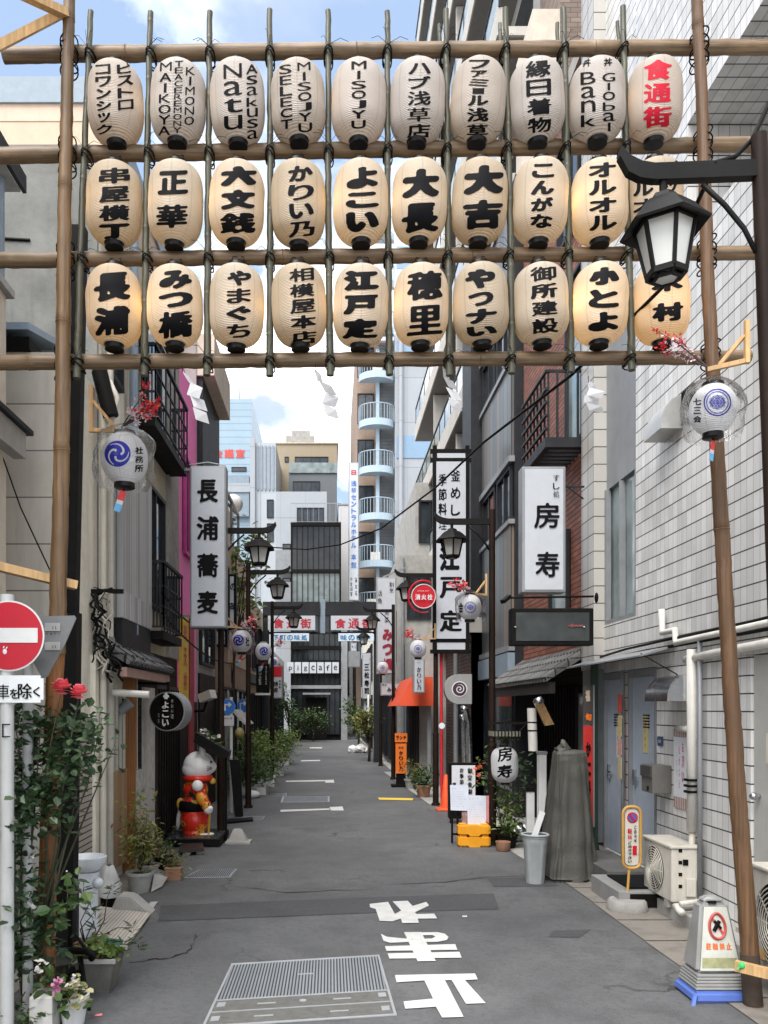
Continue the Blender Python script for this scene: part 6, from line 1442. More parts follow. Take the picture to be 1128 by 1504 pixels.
for k in range(5): frust('rib', stg, .075+k*.019, .0925+k*.019, .16-.004*k, .13-.003*k, .158-.004*k, .128-.003*k, bev=.005)
frust('body', stg, .172, .59, .145, .11, .085, .055, 0, -.01, bev=.02)
frust('handle', stg, .592, .625, .07, .045, .05, .035, -.01, -.01, bev=.012); part('handle_hole', black, t, (c.x-.045, c.x+.005, c.y-.052, c.y-.03, .585, .605), bev=.006)
# the notice lies on the slanted front
def fr(u, v, e=.004):
    z = .19+v*.38; f = (z-.172)/(.59-.172); hw = .145+(.085-.145)*f-.018; hd = .11+(.055-.11)*f
    return c+Vector((u*hw-.01*f, -hd-e, z))
mb = MB(); mb.poly([fr(-1, 0), fr(1, 0), fr(1, 1), fr(-1, 1)]); mb.build('notice', mat('notice_face', (.52, .53, .47), .45, .12, 9, grime=.5), t)
mb = MB(); mb.tube([fr(.62*math.cos(k*math.pi/16)*.9, .70+.2*math.sin(k*math.pi/16), .008) for k in range(32)], .009, 5, True); mb.bar(fr(-.4, .84, .009), fr(.4, .56, .009), .014, .003, up=(0, 1, 0)); mb.build('prohibition_ring', mat('faded_red_ink', (.4, .06, .05), .5), t)
mb = MB(); mb.tube([fr(-.25, .62, .007), fr(.0, .72, .007), fr(.2, .78, .007)], .012, 5); mb.tube([fr(-.2, .78, .007), fr(.25, .66, .007)], .01, 5); mb.build('pictogram', ink, t)
mb = MB(); letters(mb, rowt('駐輪禁止', -80, 80, 0, 34), lambda u, v: fr(u/100, .38-v/260, .006), .07, 34); mb.build('lettering', mat('faded_orange_ink', (.55, .14, .04), .5), t)
mb = MB(); mb.poly([fr(-.92, .04, .005), fr(.92, .04, .005), fr(.92, .2, .005), fr(-.92, .2, .005)]); mb.build('notice_foot', mat('mossy', (.3, .3, .16), .7, .3, 12, grime=.6), t)
mb = MB(); mb.prism([c+Vector((-.19, -.16, .05)), c+Vector((-.17, -.17, .07)), c+Vector((-.19, -.19, .0)), c+Vector((-.21, -.18, .0))], (0, .01, 0)); mb.build('torn_flap', bluep, t)
# mailbox, notices, number plate
t = thing('mailbox', (XR-.12, 7.7, 1.02), 'small brown grey metal mailbox fixed to the white tiled wall', 'mailbox'); mbm = mat('mailbox_metal', (.2, .19, .17), .4, .1, metal=.4)
part('box', mbm, t, (XR-.18, XR-.003, 7.53, 7.8, 1.01, 1.27), bev=.008); part('flap', mat('mailbox_dark', (.1, .095, .09), .4, .1, metal=.4), t, (XR-.195, XR-.1805, 7.54, 7.79, 1.16, 1.26)); part('lock', black, t, (XR-.186, XR-.1805, 7.62, 7.65, 1.03, 1.07))
t = thing('wall_notice', (XR-.01, 7.2, .8), 'long white notice sheet with red striped ends taped to the tiles', 'notice'); part('sheet', paperm, t, (XR-.014, XR-.008, 7.2, 7.46, 1.0, 1.54)); sem_ = tiles('red_stripe', .04, 9, .018, 0, (.62, .6, .56), (.25, .06, .04), .02, bump=0); part('striped_end', sem_, t, (XR-.013, XR-.008, 7.2, 7.46, 1.543, 1.62)); part('striped_end', sem_, t, (XR-.013, XR-.008, 7.2, 7.46, .9, .997))
letters(MB(), column('お願い', 0, 0, .4, .06)+column('駐車禁止', -.08, .05, .45, .03), lambda u, v: Vector((XR-.0155, 7.26-u, 1.52-v)), .04, 24).build('lettering', redp, t)
letters(MB(), column('このたびは', .03+-.1, .05, .4, .02)+column('お客様へ', -.13, .08, .4, .016), lambda u, v: Vector((XR-.0155, 7.26-u, 1.5-v)), .03, 20).build('small_lettering', midgrey, t)
t = thing('number_plate', (XR-.01, 7.75, 1.4), 'tiny blue house number plate beside the second grey door', 'plate'); part('plate', mat('plate_navy', (.04, .07, .14), .4), t, (XR-.012, XR-.002, 7.72, 7.84, 1.44, 1.53)); letters(MB(), rowt('18', -.03, .03, 0, .04), lambda u, v: Vector((XR-.0135, 7.78-u, 1.485-v)), .04, 20).build('lettering', white, t)
for y0, z0, z1, cc, lb in ((8.95, 1.25, 1.7, (.6, .6, .58), 'white slip with an orange mark taped to the first grey door'), (8.17, 1.35, 1.72, (.55, .48, .2), 'yellow slip taped to the second grey door')):
    t = thing('door_notice', (XR+.02, y0, z0), lb, 'notice'); part('slip', mat('slip_'+('white' if y0 > 8.5 else 'yellow'), cc, .6, .1, 30), t, (XR+.022, XR+.028, y0, y0+.11, z0, z1)); letters(MB(), column('配達員様', 0, 0, .3, .04), lambda u, v: Vector((XR+.0205, y0+.055-u, z1-.04-v)), .05, 20).build('lettering', ink if y0 > 8.5 else redp, t)
t = thing('door_notice', (XR, 5.7, 1.4), 'pale notice with red characters on the pale grey door at the picture edge', 'notice'); part('sheet', mat('notice_buff', (.58, .54, .44), .6, .06), t, (XR+.008, XR+.014, 5.62, 5.92, 1.4, 1.62)); letters(MB(), rowt('駐輪禁止', -.12, .12, 0, .06), lambda u, v: Vector((XR+.0065, 5.77-u, 1.53-v)), .05, 30).build('lettering', redp, t); letters(MB(), rowt('管理者', -.06, .06, 0, .025), lambda u, v: Vector((XR+.0065, 5.77-u, 1.44-v)), .04, 24).build('small_lettering', ink, t)
# bin and covered stack
t = thing('litter_bin', gpos(786, 1298), 'grey ribbed plastic bin with a white board sticking out', 'bin'); c = Vector(gpos(786, 1297)); binm = mat('bin_plastic', (.36, .38, .38), .5, .1, 5, grime=.6)
mb = MB(); n_ = 40; rings = []
for z, r in ((0, .09), (.02, .093), (.4, .117), (.41, .123), (.47, .127), (.475, .133), (.5, .133)):
    rings.append([mb.bm.verts.new(c+Vector((math.cos(2*math.pi*k/n_)*r*(1+(.05 if k % 8 < 2 and z < .41 else 0)), math.sin(2*math.pi*k/n_)*r*(1+(.05 if k % 8 < 2 and z < .41 else 0)), z))) for k in range(n_)])
for A, B_ in zip(rings, rings[1:]): mb.bridge(A, B_)
mb.bm.faces.new(rings[0][::-1]); mb.build('bin_body', binm, t, True, 35); mb = MB(); mb.tube([c+Vector((math.cos(k*math.pi/16)*.133, math.sin(k*math.pi/16)*.133, .5)) for k in range(32)], .012, 6, True); mb.build('rim', binm, t, True); mb = MB(); mb.cyl(c+Vector((0, 0, .3)), c+Vector((0, 0, .44)), .108, .112, 20); mb.build('contents', mat('bin_contents', (.1, .1, .09), .9, .4, 20), t)
t = thing('board', c+Vector((0, 0, .4)), 'short white board leaning out of the grey bin', 'board'); mb = MB(); mb.bar(c+Vector((-.03, 0, .42)), c+Vector((.1, .1, .72)), .06, .02, up=(0, 1, 0)); mb.build('plank', white, t)
t = thing('covered_stack', gpos(835, 1296), 'tall load wrapped in a wrinkled grey tarpaulin beside the bin', 'covered goods'); cx_, cy_ = at(832, 0, 8.75).x, 8.75
mb = MB(); g_ = 56; prof = [(0, 1.1), (.05, 1.06), (.25, .96), (.5, .86), (.75, .77), (1.0, .68), (1.2, .62), (1.3, .6), (1.335, .56), (1.35, .45)]; rings = []
fine = []
for (z0, k0), (z1, k1) in zip(prof, prof[1:]):
    for j in range(4): fine.append((z0+(z1-z0)*j/4, k0+(k1-k0)*j/4))
fine.append(prof[-1])
for z, k in fine:
    rg = []
    for i in range(g_):
        a = 2*math.pi*i/g_; ca, sa = math.cos(a), math.sin(a); e = 2/4.5
        x = math.copysign(abs(ca)**e, ca)*.25*k; y = math.copysign(abs(sa)**e, sa)*.33*k
        p = Vector((x, y, z)); fold = (.5-abs(mnoise.noise(Vector((math.cos(a)*5, math.sin(a)*5, z*.9)))))*.17-.06+mnoise.noise(p*6)*.012+mnoise.noise(Vector((x*6, y*6, z*30)))*.016
        p.x *= 1+fold*3.2; p.y *= 1+fold*3.2; p.x += .06*(1-k); rg.append(mb.bm.verts.new(Vector((cx_, cy_, 0))+p))
    rings.append(rg)
for A, B_ in zip(rings, rings[1:]): mb.bridge(A, B_)
mb.bm.faces.new(rings[-1]); mb.build('tarpaulin', tarp, t, True); mb = MB(); mb.ball((cx_-.03, cy_, 1.37), (.085, .08, .06), 16)
for v in mb.bm.verts: v.co += Vector((mnoise.noise(v.co*14), mnoise.noise(v.co*14+Vector((5, 0, 0))), mnoise.noise(v.co*14+Vector((0, 9, 0)))))*.07
mb.build('tied_top', tarp, t, True); mb = MB(); mb.tube([(cx_-.3, cy_-.2, .06), (cx_-.25, cy_-.35, .03), (cx_+.1, cy_-.36, .02), (cx_+.25, cy_-.2, .04)], .008, 5); mb.build('cord', cordm, t)
# items by the sushi shop
t = thing('red_banner', (at(866, 0, 9.3).x, 9.3, .6), 'narrow vertical red banner with dark characters at the corner of the tiles', 'banner'); x0, x1 = at(857, 0, 9.25).x, at(871, 0, 9.25).x; part('cloth', mat('banner_red', (.5, .025, .02), .7, .12, 8, grime=.25), t, (x0, x1, 9.25, 9.26, sZ(1213, 9.25), sZ(1066, 9.25))); part('top_panel', mat('banner_dark', (.06, .05, .045), .6), t, (x0, x1, 9.25, 9.26, sZ(1064, 9.25), sZ(1008, 9.25)))
sign_text(column('かに料理', 864, 1086, 1200, 9), 9.245, t, ink, .07, 36); sign_text([('福', 863, 1022, 8, 20)], 9.245, t, mat('buff_ink', (.5, .42, .3), .6), .08, 30, 'emblem'); sign_text(rowt('旬', 858, 870, 1053, 14), 9.245, t, orangep, .08, 30, 'small_lettering'); part('batten', midgrey, t, (x1+.001, x1+.02, 9.25, 9.28, sZ(1215, 9.25), sZ(1006, 9.25)))
t = thing('paper_lantern_post', gpos(725, 1238), 'lamp', 'lamp'); bpy.data.objects.remove(t)
def p_lantern2():
    Y = 10.3; t = paper_lantern(741, 1096, 1150, 38, Y, [('房', 742, 1109, 22, 22), ('寿', 741, 1134, 24, 22)], 'round white paper lantern with two brushed characters on the shop post', 'shop lantern', MATS['white_lantern_paper'], ink, 0, 0, .045, 44, 'shop_lantern')
    t['category'] = 'shop lantern'; del t['group']
    t = thing('lantern_roof_bracket', at(742, 1080, Y), 'small slatted roof on a bracket over the white shop lantern', 'bracket'); part('roof', mat('grey_slats', (.17, .165, .13), .7, .2), t, (at(721, 0, Y).x, at(760, 0, Y).x, Y-.16, Y+.16, sZ(1081, Y), sZ(1074, Y))); part('slats', black, t, *[(at(721, 0, Y).x+.01+k*.042, at(721, 0, Y).x+.025+k*.042, Y-.165, Y+.165, sZ(1082, Y), sZ(1073, Y)) for k in range(8)])
    mb = MB(); mb.bar(at(718, 1062, Y+.3), at(775, 1062, Y+.1), .03, .03); mb.bar(at(775, 1062, Y+.1), at(760, 1078, Y), .015, .015); mb.cyl(at(741, 1074, Y), at(741, 1062, Y+.2), .008, n=5); mb.build('arm', black, t)
p_lantern2()
t = thing('menu_board', gpos(681, 1203), 'black framed white menu board with brushed characters behind the taped notices', 'sign board'); MY = 12.7; part('case', black, t, (at(660, 0, MY).x, at(700, 0, MY).x, MY, MY+.18, .08, sZ(1121, MY))); part('face', paperm, t, (at(663.5, 0, MY).x, at(698, 0, MY).x, MY-.006, MY-.001, sZ(1182, MY), sZ(1124, MY))); sign_text(column('御宴会御膳', 690, 1127, 1178, 8)+column('お季節料理', 678, 1127, 1170, 7)+column('評', 667, 1148, 1158, 6), MY-.011, t, ink, .05, 34); part('caster', black, t, (at(662, 0, MY).x, at(666, 0, MY).x, MY+.05, MY+.1, 0, .078), (at(694, 0, MY).x, at(698, 0, MY).x, MY+.05, MY+.1, 0, .078))
NY = 10.75
t = thing('notice_stand', gpos(692, 1245), 'black easel hung with two printed notices, standing on yellow weights', 'notice stand'); mb = MB()
for px in (664, 672, 716): mb.bar(at(px, 1238, NY+.05), at(px, 1165, NY+.05), .025, .025)
mb.bar(at(664, 1225, NY+.05), at(716, 1225, NY+.05), .025, .025); mb.bar(at(664, 1172, NY+.05), at(716, 1172, NY+.05), .025, .025); mb.build('frame', black, t)
def notice(name, a, b_, Y, hd, m=paperm, tl=2):
    mb = MB(); mb.prism([at(*p, Y) for p in (a, (b_[0], a[1]+1), b_, (a[0]+1, b_[1]-1))], (0, .008, 0)); mb.build(name, m, t)
    mb = MB(); w_ = b_[0]-a[0]; y = a[1]+8; r_ = random.Random(int(a[0]))
    cells = rowt('お知らせ', a[0]+3, a[0]+w_*.6, a[1]+5, 4)
    while y < b_[1]-5: cells += rowt(''.join(r_.choice('新型感染防止のため営業時間短縮お願い致します店舗休業月日') for _ in range(12)), a[0]+3, b_[0]-3-r_.random()*6, y+2, 2.0, .12); y += 3.6
    letters(mb, cells, flat(Y, .003), .03, 12); mb.build('lettering', mat('print_grey', (.06, .07, .12), .6), t)
p2 = mat('notice_sheet', (.62, .66, .75), .55, .05, grime=.05)
notice('notice', (661, 1153), (688, 1191), NY-.03, '', p2); notice('notice', (686, 1168), (714, 1213), NY-.06, '', p2); part('red_edge', mat('pink_edge', (.65, .25, .25), .6), t, (at(713, 0, NY).x, at(717, 0, NY).x, NY-.055, NY-.05, sZ(1208, NY), sZ(1168, NY))); part('photo', mat('flyer_photo', (.3, .2, .2), .5, .5, 25), t, (at(678, 0, NY).x, at(686, 0, NY).x, NY-.02, NY-.015, sZ(1214, NY), sZ(1192, NY)))
for k, (py0, py1, lb) in enumerate(((1230, 1247, 'lower yellow plastic sign weight under the notice easel'), (1215, 1231, 'upper yellow plastic sign weight, stacked on the other one'))):
    z0, z1 = (0.0, .148) if k == 0 else (.15, .295); x0, x1 = at(670, 0, NY).x, at(716.5, 0, NY).x
    t = thing('sign_weight', ((x0+x1)/2, NY, z0), lb, 'sign weight', 'yellow sign weights'); mb = MB(); mb.prism([(x0, NY-.2, z0), (x0+.13, NY-.2, z0), (x0+.145, NY-.2, z0+.018), (x1-.145, NY-.2, z0+.018), (x1-.13, NY-.2, z0), (x1, NY-.2, z0), (x1, NY-.2, z1), (x1-.13, NY-.2, z1), (x1-.145, NY-.2, z1-.035), (x0+.145, NY-.2, z1-.035), (x0+.13, NY-.2, z1), (x0, NY-.2, z1)], (0, .2, 0)); bmesh.ops.bevel(mb.bm, geom=list(mb.bm.edges), offset=.024, segments=3, affect='EDGES'); mb.build('tank', yellowp, t, True, 40); part('handle_bar', yellowp, t, (x0+.16, x1-.16, NY-.14, NY-.06, z1-.04, z1-.012)); 
t = thing('orange_sign', gpos(588, 1156), 'slim orange upright sign with black characters on a black foot', 'sign board'); OY = gy(1156); part('post', black, t, (at(582, 0, OY).x, at(596, 0, OY).x, OY+.02, OY+.1, .05, sZ(1077, OY))); part('foot', black, t, (at(575, 0, OY).x, at(601, 0, OY).x, OY-.1, OY+.25, .006, .05)); part('panel', orangep, t, (at(581, 0, OY).x, at(597, 0, OY).x, OY-.01, OY+.015, sZ(1136, OY), sZ(1092, OY)), (at(580, 0, OY).x, at(598, 0, OY).x, OY-.02, OY+.015, sZ(1090, OY), sZ(1077, OY))); sign_text(rowt('ランチ', 581, 597, 1083.5, 7)+column('かりい乃', 589, 1102, 1133, 7)+rowt('味処', 585, 593, 1098, 3.5), OY-.023, t, ink, .05, 30)
t = thing('traffic_cone', gpos(655, 1192), 'small orange traffic cone half behind the menu board', 'cone'); c = Vector(gpos(655, 1190)); mb = MB(); mb.lathe([(.15, .02), (.14, .04), (.105, .05), (.03, .62), (.02, .63)], c, 24); mb.build('cone_body', mat('cone_orange', (.75, .09, .02), .5), t, True, 40); part('base', MATS['cone_orange'], t, (c.x-.17, c.x+.17, c.y-.17, c.y+.17, .004, .03), bev=.01)
t = thing('flue_pipe', gpos(688, 1190), 'pair of bent steel flue pipes before the brown tiled wall', 'pipe'); FY = 14.0; mb = MB(); mb.tube([at(690, 1150, FY), at(688, 1060, FY), at(684, 1043, FY-.05), at(679, 1040, FY-.1)], .055, 12); mb.tube([at(683, 1150, FY+.1), at(681, 1060, FY+.1), at(678, 1050, FY+.05)], .045, 12); mb.build('flue', steel, t, True); mb = MB(); mb.cyl((at(690, 0, FY).x, FY, 0), at(690, 1148, FY), .06, n=12); mb.build('shaft', midgrey, t, True)
t = thing('spotlight_board', at(800, 1046, 9.9), 'plank of pale wood hung under the tiled roof, angled downwards', 'board'); mb = MB(); mb.prism([at(784, 1030, 9.7), at(796, 1028, 9.7), at(814, 1064, 9.8), at(801, 1066, 9.8)], (0, .05, 0)); mb.build('plank', lightwood, t); mb = MB(); mb.cyl(at(789, 1025, 9.65), at(793, 1033, 9.65), .05, .06, 14); mb.build('lamp', steel, t, True)
t = thing('white_cylinder', at(782, 1070, 9.8), 'tall white shop canister lamp held by two black bands', 'lamp'); mb = MB(); mb.cyl(at(783, 1103, 9.8), at(781, 1040, 9.8), .055, n=18); mb.build('shade', pvc, t, True, 40); mb = MB(); mb.cyl(at(782, 1074, 9.8), at(782, 1072, 9.8), .058, n=18); mb.cyl(at(782, 1062, 9.8), at(782, 1060, 9.8), .058, n=18); mb.build('band', black, t)
t = thing('polystyrene_box', gpos(796, 1230), 'long white box stood on end by the sushi shop door', 'box'); WY = 10.0; part('box', white, t, (at(792, 0, WY).x, at(803, 0, WY).x, WY, WY+.12, sZ(1205, WY), sZ(1108, WY)), bev=.01); part('end_cap', midgrey, t, (at(791, 0, WY).x, at(804, 0, WY).x, WY-.005, WY+.125, sZ(1107.5, WY), sZ(1104, WY))); part('stand', black, t, (at(793, 0, WY).x, at(802, 0, WY).x, WY+.01, WY+.1, 0, sZ(1206, WY)))
t = thing('foam_sheet', gpos(779, 1230), 'short white panel with a dark top leaning at the sushi shop', 'board'); part('panel', white, t, (at(774, 0, WY+.2).x, at(785, 0, WY+.2).x, WY+.2, WY+.25, .1, sZ(1163, WY+.2))); part('top_strip', black, t, (at(773, 0, WY+.2).x, at(786, 0, WY+.2).x, WY+.19, WY+.26, sZ(1162.8, WY+.2), sZ(1157, WY+.2)))
t = thing('rubbish_bag', gpos(762, 1240), 'crumpled silver foil bag next to the shop lantern plants', 'bag'); mb = MB(); mb.ball(Vector(gpos(762, 1238))+Vector((0, .1, .12)), (.13, .12, .12), 16)
for v in mb.bm.verts: v.co += Vector((mnoise.noise(v.co*20), mnoise.noise(v.co*20+Vector((7, 0, 0))), mnoise.noise(v.co*20+Vector((0, 7, 0)))))*.05
mb.build('bag', steel, t)
t = thing('stone_pot', gpos(739, 1250), 'small brown stone water pot at the foot of the shop post', 'pot'); mb = MB(); mb.lathe([(.07, 0), (.085, .02), (.09, .1), (.095, .12), (.08, .12), (.075, .09)], Vector(gpos(739, 1250)), 20); mb.build('pot', terracotta, t, True, 40)
t = thing('wall_cable_bundle', at(140, 930, 8), 'tangle of black cables and meters on the pale house front', 'cables'); rnd = random.Random(3)
for k in range(11):
    pts = [at(116+rnd.random()*56, 862+rnd.random()*20, 7.7)]; 
    for j in range(5): pts.append(at(118+rnd.random()*56+j*2, 880+j*26+rnd.random()*20, 7.6+.2*rnd.random()))
    sm = []
    for a, b_ in zip(pts, pts[1:]): sm += [a, a.lerp(b_, .33)+Vector((.02, -.02, .02)), a.lerp(b_, .66)+Vector((-.02, -.02, -.01))]
    mb = MB(); mb.tube(sm+[pts[-1]], rnd.choice((.005, .007, .012)), 6); mb.build('cable', cablem if k % 3 else pvcold, t, True)
part('meter', midgrey, t, (XL, XL+.12, 7.92, 8.1, 2.2, 2.5), bev=.01); part('bracket_bar', black, t, (XL, XL+.3, 7.68, 7.72, 2.88, 2.92))
t = thing('wall_floodlight', at(184, 1030, 8.6), 'grey cylindrical floodlight near the round black sign', 'lamp'); mb = MB(); mb.cyl(at(176, 1045, 8.6), at(191, 1031, 8.6), .05, .06, 16); mb.build('shade', midgrey, t, True, 40); mb = MB(); mb.bar(at(184, 1036, 8.62), at(178, 1022, 8.9), .02, .02); mb.build('arm', black, t)
# ---------------------------------------------------------------- plants and clutter on the left
def stems(mb, base, tips, r, rnd, n=6):
    for tp in tips:
        a, b_ = Vector(base), Vector(tp); m1 = a.lerp(b_, .4)+Vector((rnd.gauss(0, .04), rnd.gauss(0, .04), .03)); m2 = a.lerp(b_, .75)+Vector((rnd.gauss(0, .03), rnd.gauss(0, .03), .03)); mb.tube([a, m1, m2, b_], [r, r*.8, r*.5, r*.2], n)
def pot(t, c, r, h, m=terracotta, sq=False, name='pot'):
    c = Vector(c); mb = MB()
    if sq: mb.box(c.x-r, c.x+r, c.y-r*.7, c.y+r*.7, c.z, c.z+h, .01); mb.box(c.x-r*1.06, c.x+r*1.06, c.y-r*.76, c.y+r*.76, c.z+h*.86, c.z+h*.98, .006)
    else: mb.lathe([(r*.7, 0), (r*.72, .01), (r*.95, h*.85), (r*1.05, h*.86), (r*1.05, h), (r*.9, h), (r*.88, h*.88)], c, 24)
    mb.build(name, m, t, not sq, 35)
    mb = MB(); mb.cyl(c+Vector((0, 0, h*.87)), c+Vector((0, 0, h*.885 if not sq else h*.99)), r*.86 if not sq else r*.68, n=20); mb.build('soil', soil, t)
# climbing rose
rnd = random.Random(21); RY = 4.72
t = thing('rose_bush', (at(40, 0, RY).x, RY, 0), 'tall dark leaved rose bush with two coral blooms around the no entry pole', 'rose bush')
tips = [at(90, 1015, RY), at(116, 1022, RY-.05), at(150, 1055, RY+.1), at(60, 1060, RY), at(20, 1050, RY+.05), at(120, 1120, RY+.1), at(10, 1160, RY), at(85, 1160, RY+.1), at(170, 1090, RY+.2), at(30, 1290, RY), at(100, 1300, RY+.05)]
base = (at(25, 0, RY).x, RY+.1, .05); mb = MB(); stems(mb, base, tips, .011, rnd); mb.build('stem', mat('rose_stem', (.05, .055, .03), .7, .3), t, True)
ck = [(30, 1060, 60), (70, 1070, 70), (110, 1065, 60), (50, 1110, 80), (95, 1120, 70), (20, 1130, 70), (60, 1160, 80), (15, 1180, 60), (40, 1205, 60), (90, 1170, 40), (20, 1250, 60), (40, 1300, 50), (15, 1340, 60), (55, 1360, 60), (25, 1400, 60), (60, 1410, 50), (140, 1075, 30), (125, 1110, 36)]
mb = MB()
for px, py, n_ in ck: leaves(mb, [at(px, py, RY+rnd.uniform(-.12, .15))], int(n_*1.75), .056, (.08, .1, .075), rnd, .74, .25)
mb.build('foliage', leafdark, t)
mb = MB(); leaves(mb, [at(72, 1350, RY), at(30, 1385, RY), at(100, 1310, RY), at(84, 1205, RY)], 70, .075, (.05, .06, .07), rnd, .8, .2); mb.build('young_foliage', leafmid, t)
def rose(c, r, m, name='bloom'):
    mb = MB(); c = Vector(c)
    for k in range(46):
        f = k/46; a = k*2.4; tilt = .25+f*1.1; d = Matrix.Rotation(R(55), 3, 'X') @ Vector((math.cos(a)*math.sin(tilt), math.sin(a)*math.sin(tilt), math.cos(tilt))); s = d.cross(Vector((0, 0, 1))).normalized() if abs(d.z) < .99 else Vector((1, 0, 0)); p = c+d*r*.25*f; e = c+d*r*(.65+.35*f); w_ = r*(.22+.3*f); mb.poly([p, p.lerp(e, .6)+s*w_, e+s*w_*.5+Vector((0, 0, r*.1)), e-s*w_*.5+Vector((0, 0, r*.1)), p.lerp(e, .6)-s*w_])
    mb.build(name, m, t)
rose(at(90, 1012, RY-.06), .062, petalr); rose(at(116, 1019, RY-.1), .056, petalr)
# odd planter of flowers at the very corner
t = thing('flower_planter', (at(70, 0, 4.62).x, 4.62, 0), 'white planter with pink cyclamen and pale variegated leaves in the corner', 'planter'); c = Vector((at(95, 0, 4.62).x, 4.62, 0)); pot(t, (at(108, 0, 4.66).x, 4.66, .0), .085, .17, white); part('trough', mat('trough_white', (.5, .49, .46), .6, .1, grime=.4), t, (at(50, 0, 4.6).x, at(84, 0, 4.6).x, 4.52, 4.68, 0, .2), bev=.01)
rnd = random.Random(5); mb = MB(); leaves(mb, [at(90, 1455, 4.6), at(70, 1440, 4.62), at(100, 1465, 4.6), at(60, 1470, 4.58)], 90, .06, (.05, .05, .03), rnd, .8); leaves(mb, [at(20, 1490, 4.55), at(45, 1495, 4.55)], 130, .035, (.06, .05, .03), rnd, .6); mb.build('foliage', leafmid, t)
mb = MB(); leaves(mb, [at(112, 1452, 4.6), at(116, 1470, 4.6), at(106, 1460, 4.6)], 60, .055, (.025, .04, .035), rnd, .8); mb.build('variegated_leaf', leafmat('variegated', [(.12, .16, .04), (.45, .42, .2), (.6, .55, .4)]), t)
mb = MB(); leaves(mb, [at(85, 1444, 4.52), at(82, 1457, 4.52)], 34, .03, (.012, .01, .012), rnd, 1); mb.build('cyclamen_bloom', petalp, t); mb = MB(); leaves(mb, [at(58, 1425, 4.55), at(108, 1442, 4.53), at(44, 1332, 4.6), at(48, 1258, 4.6), at(66, 1410, 4.55)], 40, .026, (.012, .012, .01), rnd, 1); mb.build('white_bloom', petalw, t)
# black chair
t = thing('folding_chair', (at(105, 0, 5.05).x, 5.05, 0), 'black tubular chair arm and leg jutting out behind the bamboo pole', 'chair'); mb = MB(); mb.tube([at(70, 1400, 5.3), at(100, 1396, 5.1), at(128, 1397, 5.0), at(138, 1402, 4.98), at(134, 1408, 5.0)], .022, 10); mb.build('armrest', black, t, True)
for a, b_ in ((at(119, 1405, 5.03), at(132, 1490, 4.85)), (at(116, 1405, 5.08), at(126, 1486, 4.88)), (at(108, 1370, 5.3), at(128, 1396, 5.03))): mb = MB(); mb.tube([a, b_], .0105, 10); mb.build('leg', black, t, True)
mb = MB(); mb.prism([at(78, 1440, 5.3), at(118, 1428, 5.1), at(112, 1418, 5.5), at(82, 1424, 5.6)], (0, 0, .02)); mb.build('seat', black, t); mb = MB(); mb.prism([at(60, 1400, 5.5), at(98, 1400, 5.5), at(98, 1330, 5.65), at(60, 1330, 5.65)], (0, .02, 0)); mb.build('backrest', black, t)
# planter box and oleander
PYb = 5.25
t = thing('planter_box', (at(148, 0, PYb).x, PYb, 0), 'mossy grey planter box with low green leaves next to the chair', 'planter'); x0, x1 = at(118, 0, PYb).x, at(175, 0, PYb).x; pm = mat('mossy_planter', (.13, .125, .11), .85, .3, 6, bump=.3, grime=.8)
mb = MB(); A = [mb.bm.verts.new(Vector(p)) for p in ((x0+.03, PYb-.1, .0), (x1-.04, PYb-.1, .0), (x1-.04, PYb+.12, .0), (x0+.03, PYb+.12, .0))]; B_ = [mb.bm.verts.new(Vector(p)) for p in ((x0, PYb-.13, .22), (x1, PYb-.13, .22), (x1, PYb+.16, .22), (x0, PYb+.16, .22))]; mb.bridge(A, B_); mb.bm.faces.new(A); mb.bm.faces.new(B_); mb.build('trough', pm, t)
part('rim', conc, t, (x0-.012, x1+.012, PYb-.145, PYb-.125, .2, .225), (x0-.012, x1+.012, PYb+.155, PYb+.175, .2, .225)); mb = MB(); rnd = random.Random(8)
for k in range(9): leaves(mb, [(x0+(x1-x0)*rnd.random(), PYb+rnd.uniform(-.1, .15), .25)], 22, .045, (.03, .03, .02), rnd, .9)
mb.build('foliage', leafbright, t); mb = MB(); mb.box(x0+.02, x1-.02, PYb-.11, PYb+.14, .221, .226); mb.build('soil', soil, t)
t = thing('oleander_plant', (at(140, 0, 5.9).x, 5.9, 0), 'thin leaved potted oleander leaning over the wooden ramp', 'plant'); OYp = 5.7; rnd = random.Random(9); tips = [at(122, 1305, OYp), at(165, 1300, OYp+.2), at(133, 1330, OYp), at(140, 1352, OYp), at(160, 1372, OYp-.1), at(195, 1362, OYp-.2), at(203, 1382, OYp-.2), at(180, 1385, OYp-.2)]; base = (at(128, 0, OYp).x, OYp, .1); mb = MB(); stems(mb, base, tips, .006, rnd); mb.build('stem', twig, t, True); mb = MB()
for tp in tips:
    for k in range(14):
        a = rnd.uniform(0, 6.28); d = Vector((math.cos(a), math.sin(a), rnd.uniform(-.2, .9))).normalized(); u = d.orthogonal().normalized(); p = tp+Vector((0, 0, rnd.uniform(-.06, .01))); l = rnd.uniform(.06, .11); mb.poly([p, p+d*l*.5+u*.007, p+d*l, p+d*l*.5-u*.007])
mb.build('foliage', leafthin, t); pot(t, (base[0], OYp, 0), .09, .16)
# white pedestal basin
t = thing('pedestal_basin', (at(125, 0, 6.5).x, 6.5, 0), 'white ceramic pedestal basin behind the black square post', 'basin'); c = Vector((at(128, 0, 6.5).x, 6.5, 0)); cer = mat('ceramic', (.62, .65, .68), .25, .06, 5, grime=.3); mb = MB(); mb.lathe([(.1, 0), (.09, .05), (.085, .35), (.1, .5)], c, 28); mb.build('pedestal', cer, t, True, 50); mb = MB(); mb.lathe([(.08, .5), (.12, .53), (.15, .58), (.155, .62), (.14, .625), (.12, .6), (.05, .57)], c, 32); mb.build('bowl', cer, t, True, 60); mb = MB(); mb.ball(c+Vector((.1, -.05, .42)), .045, 12); mb.build('valve', cer, t, True)
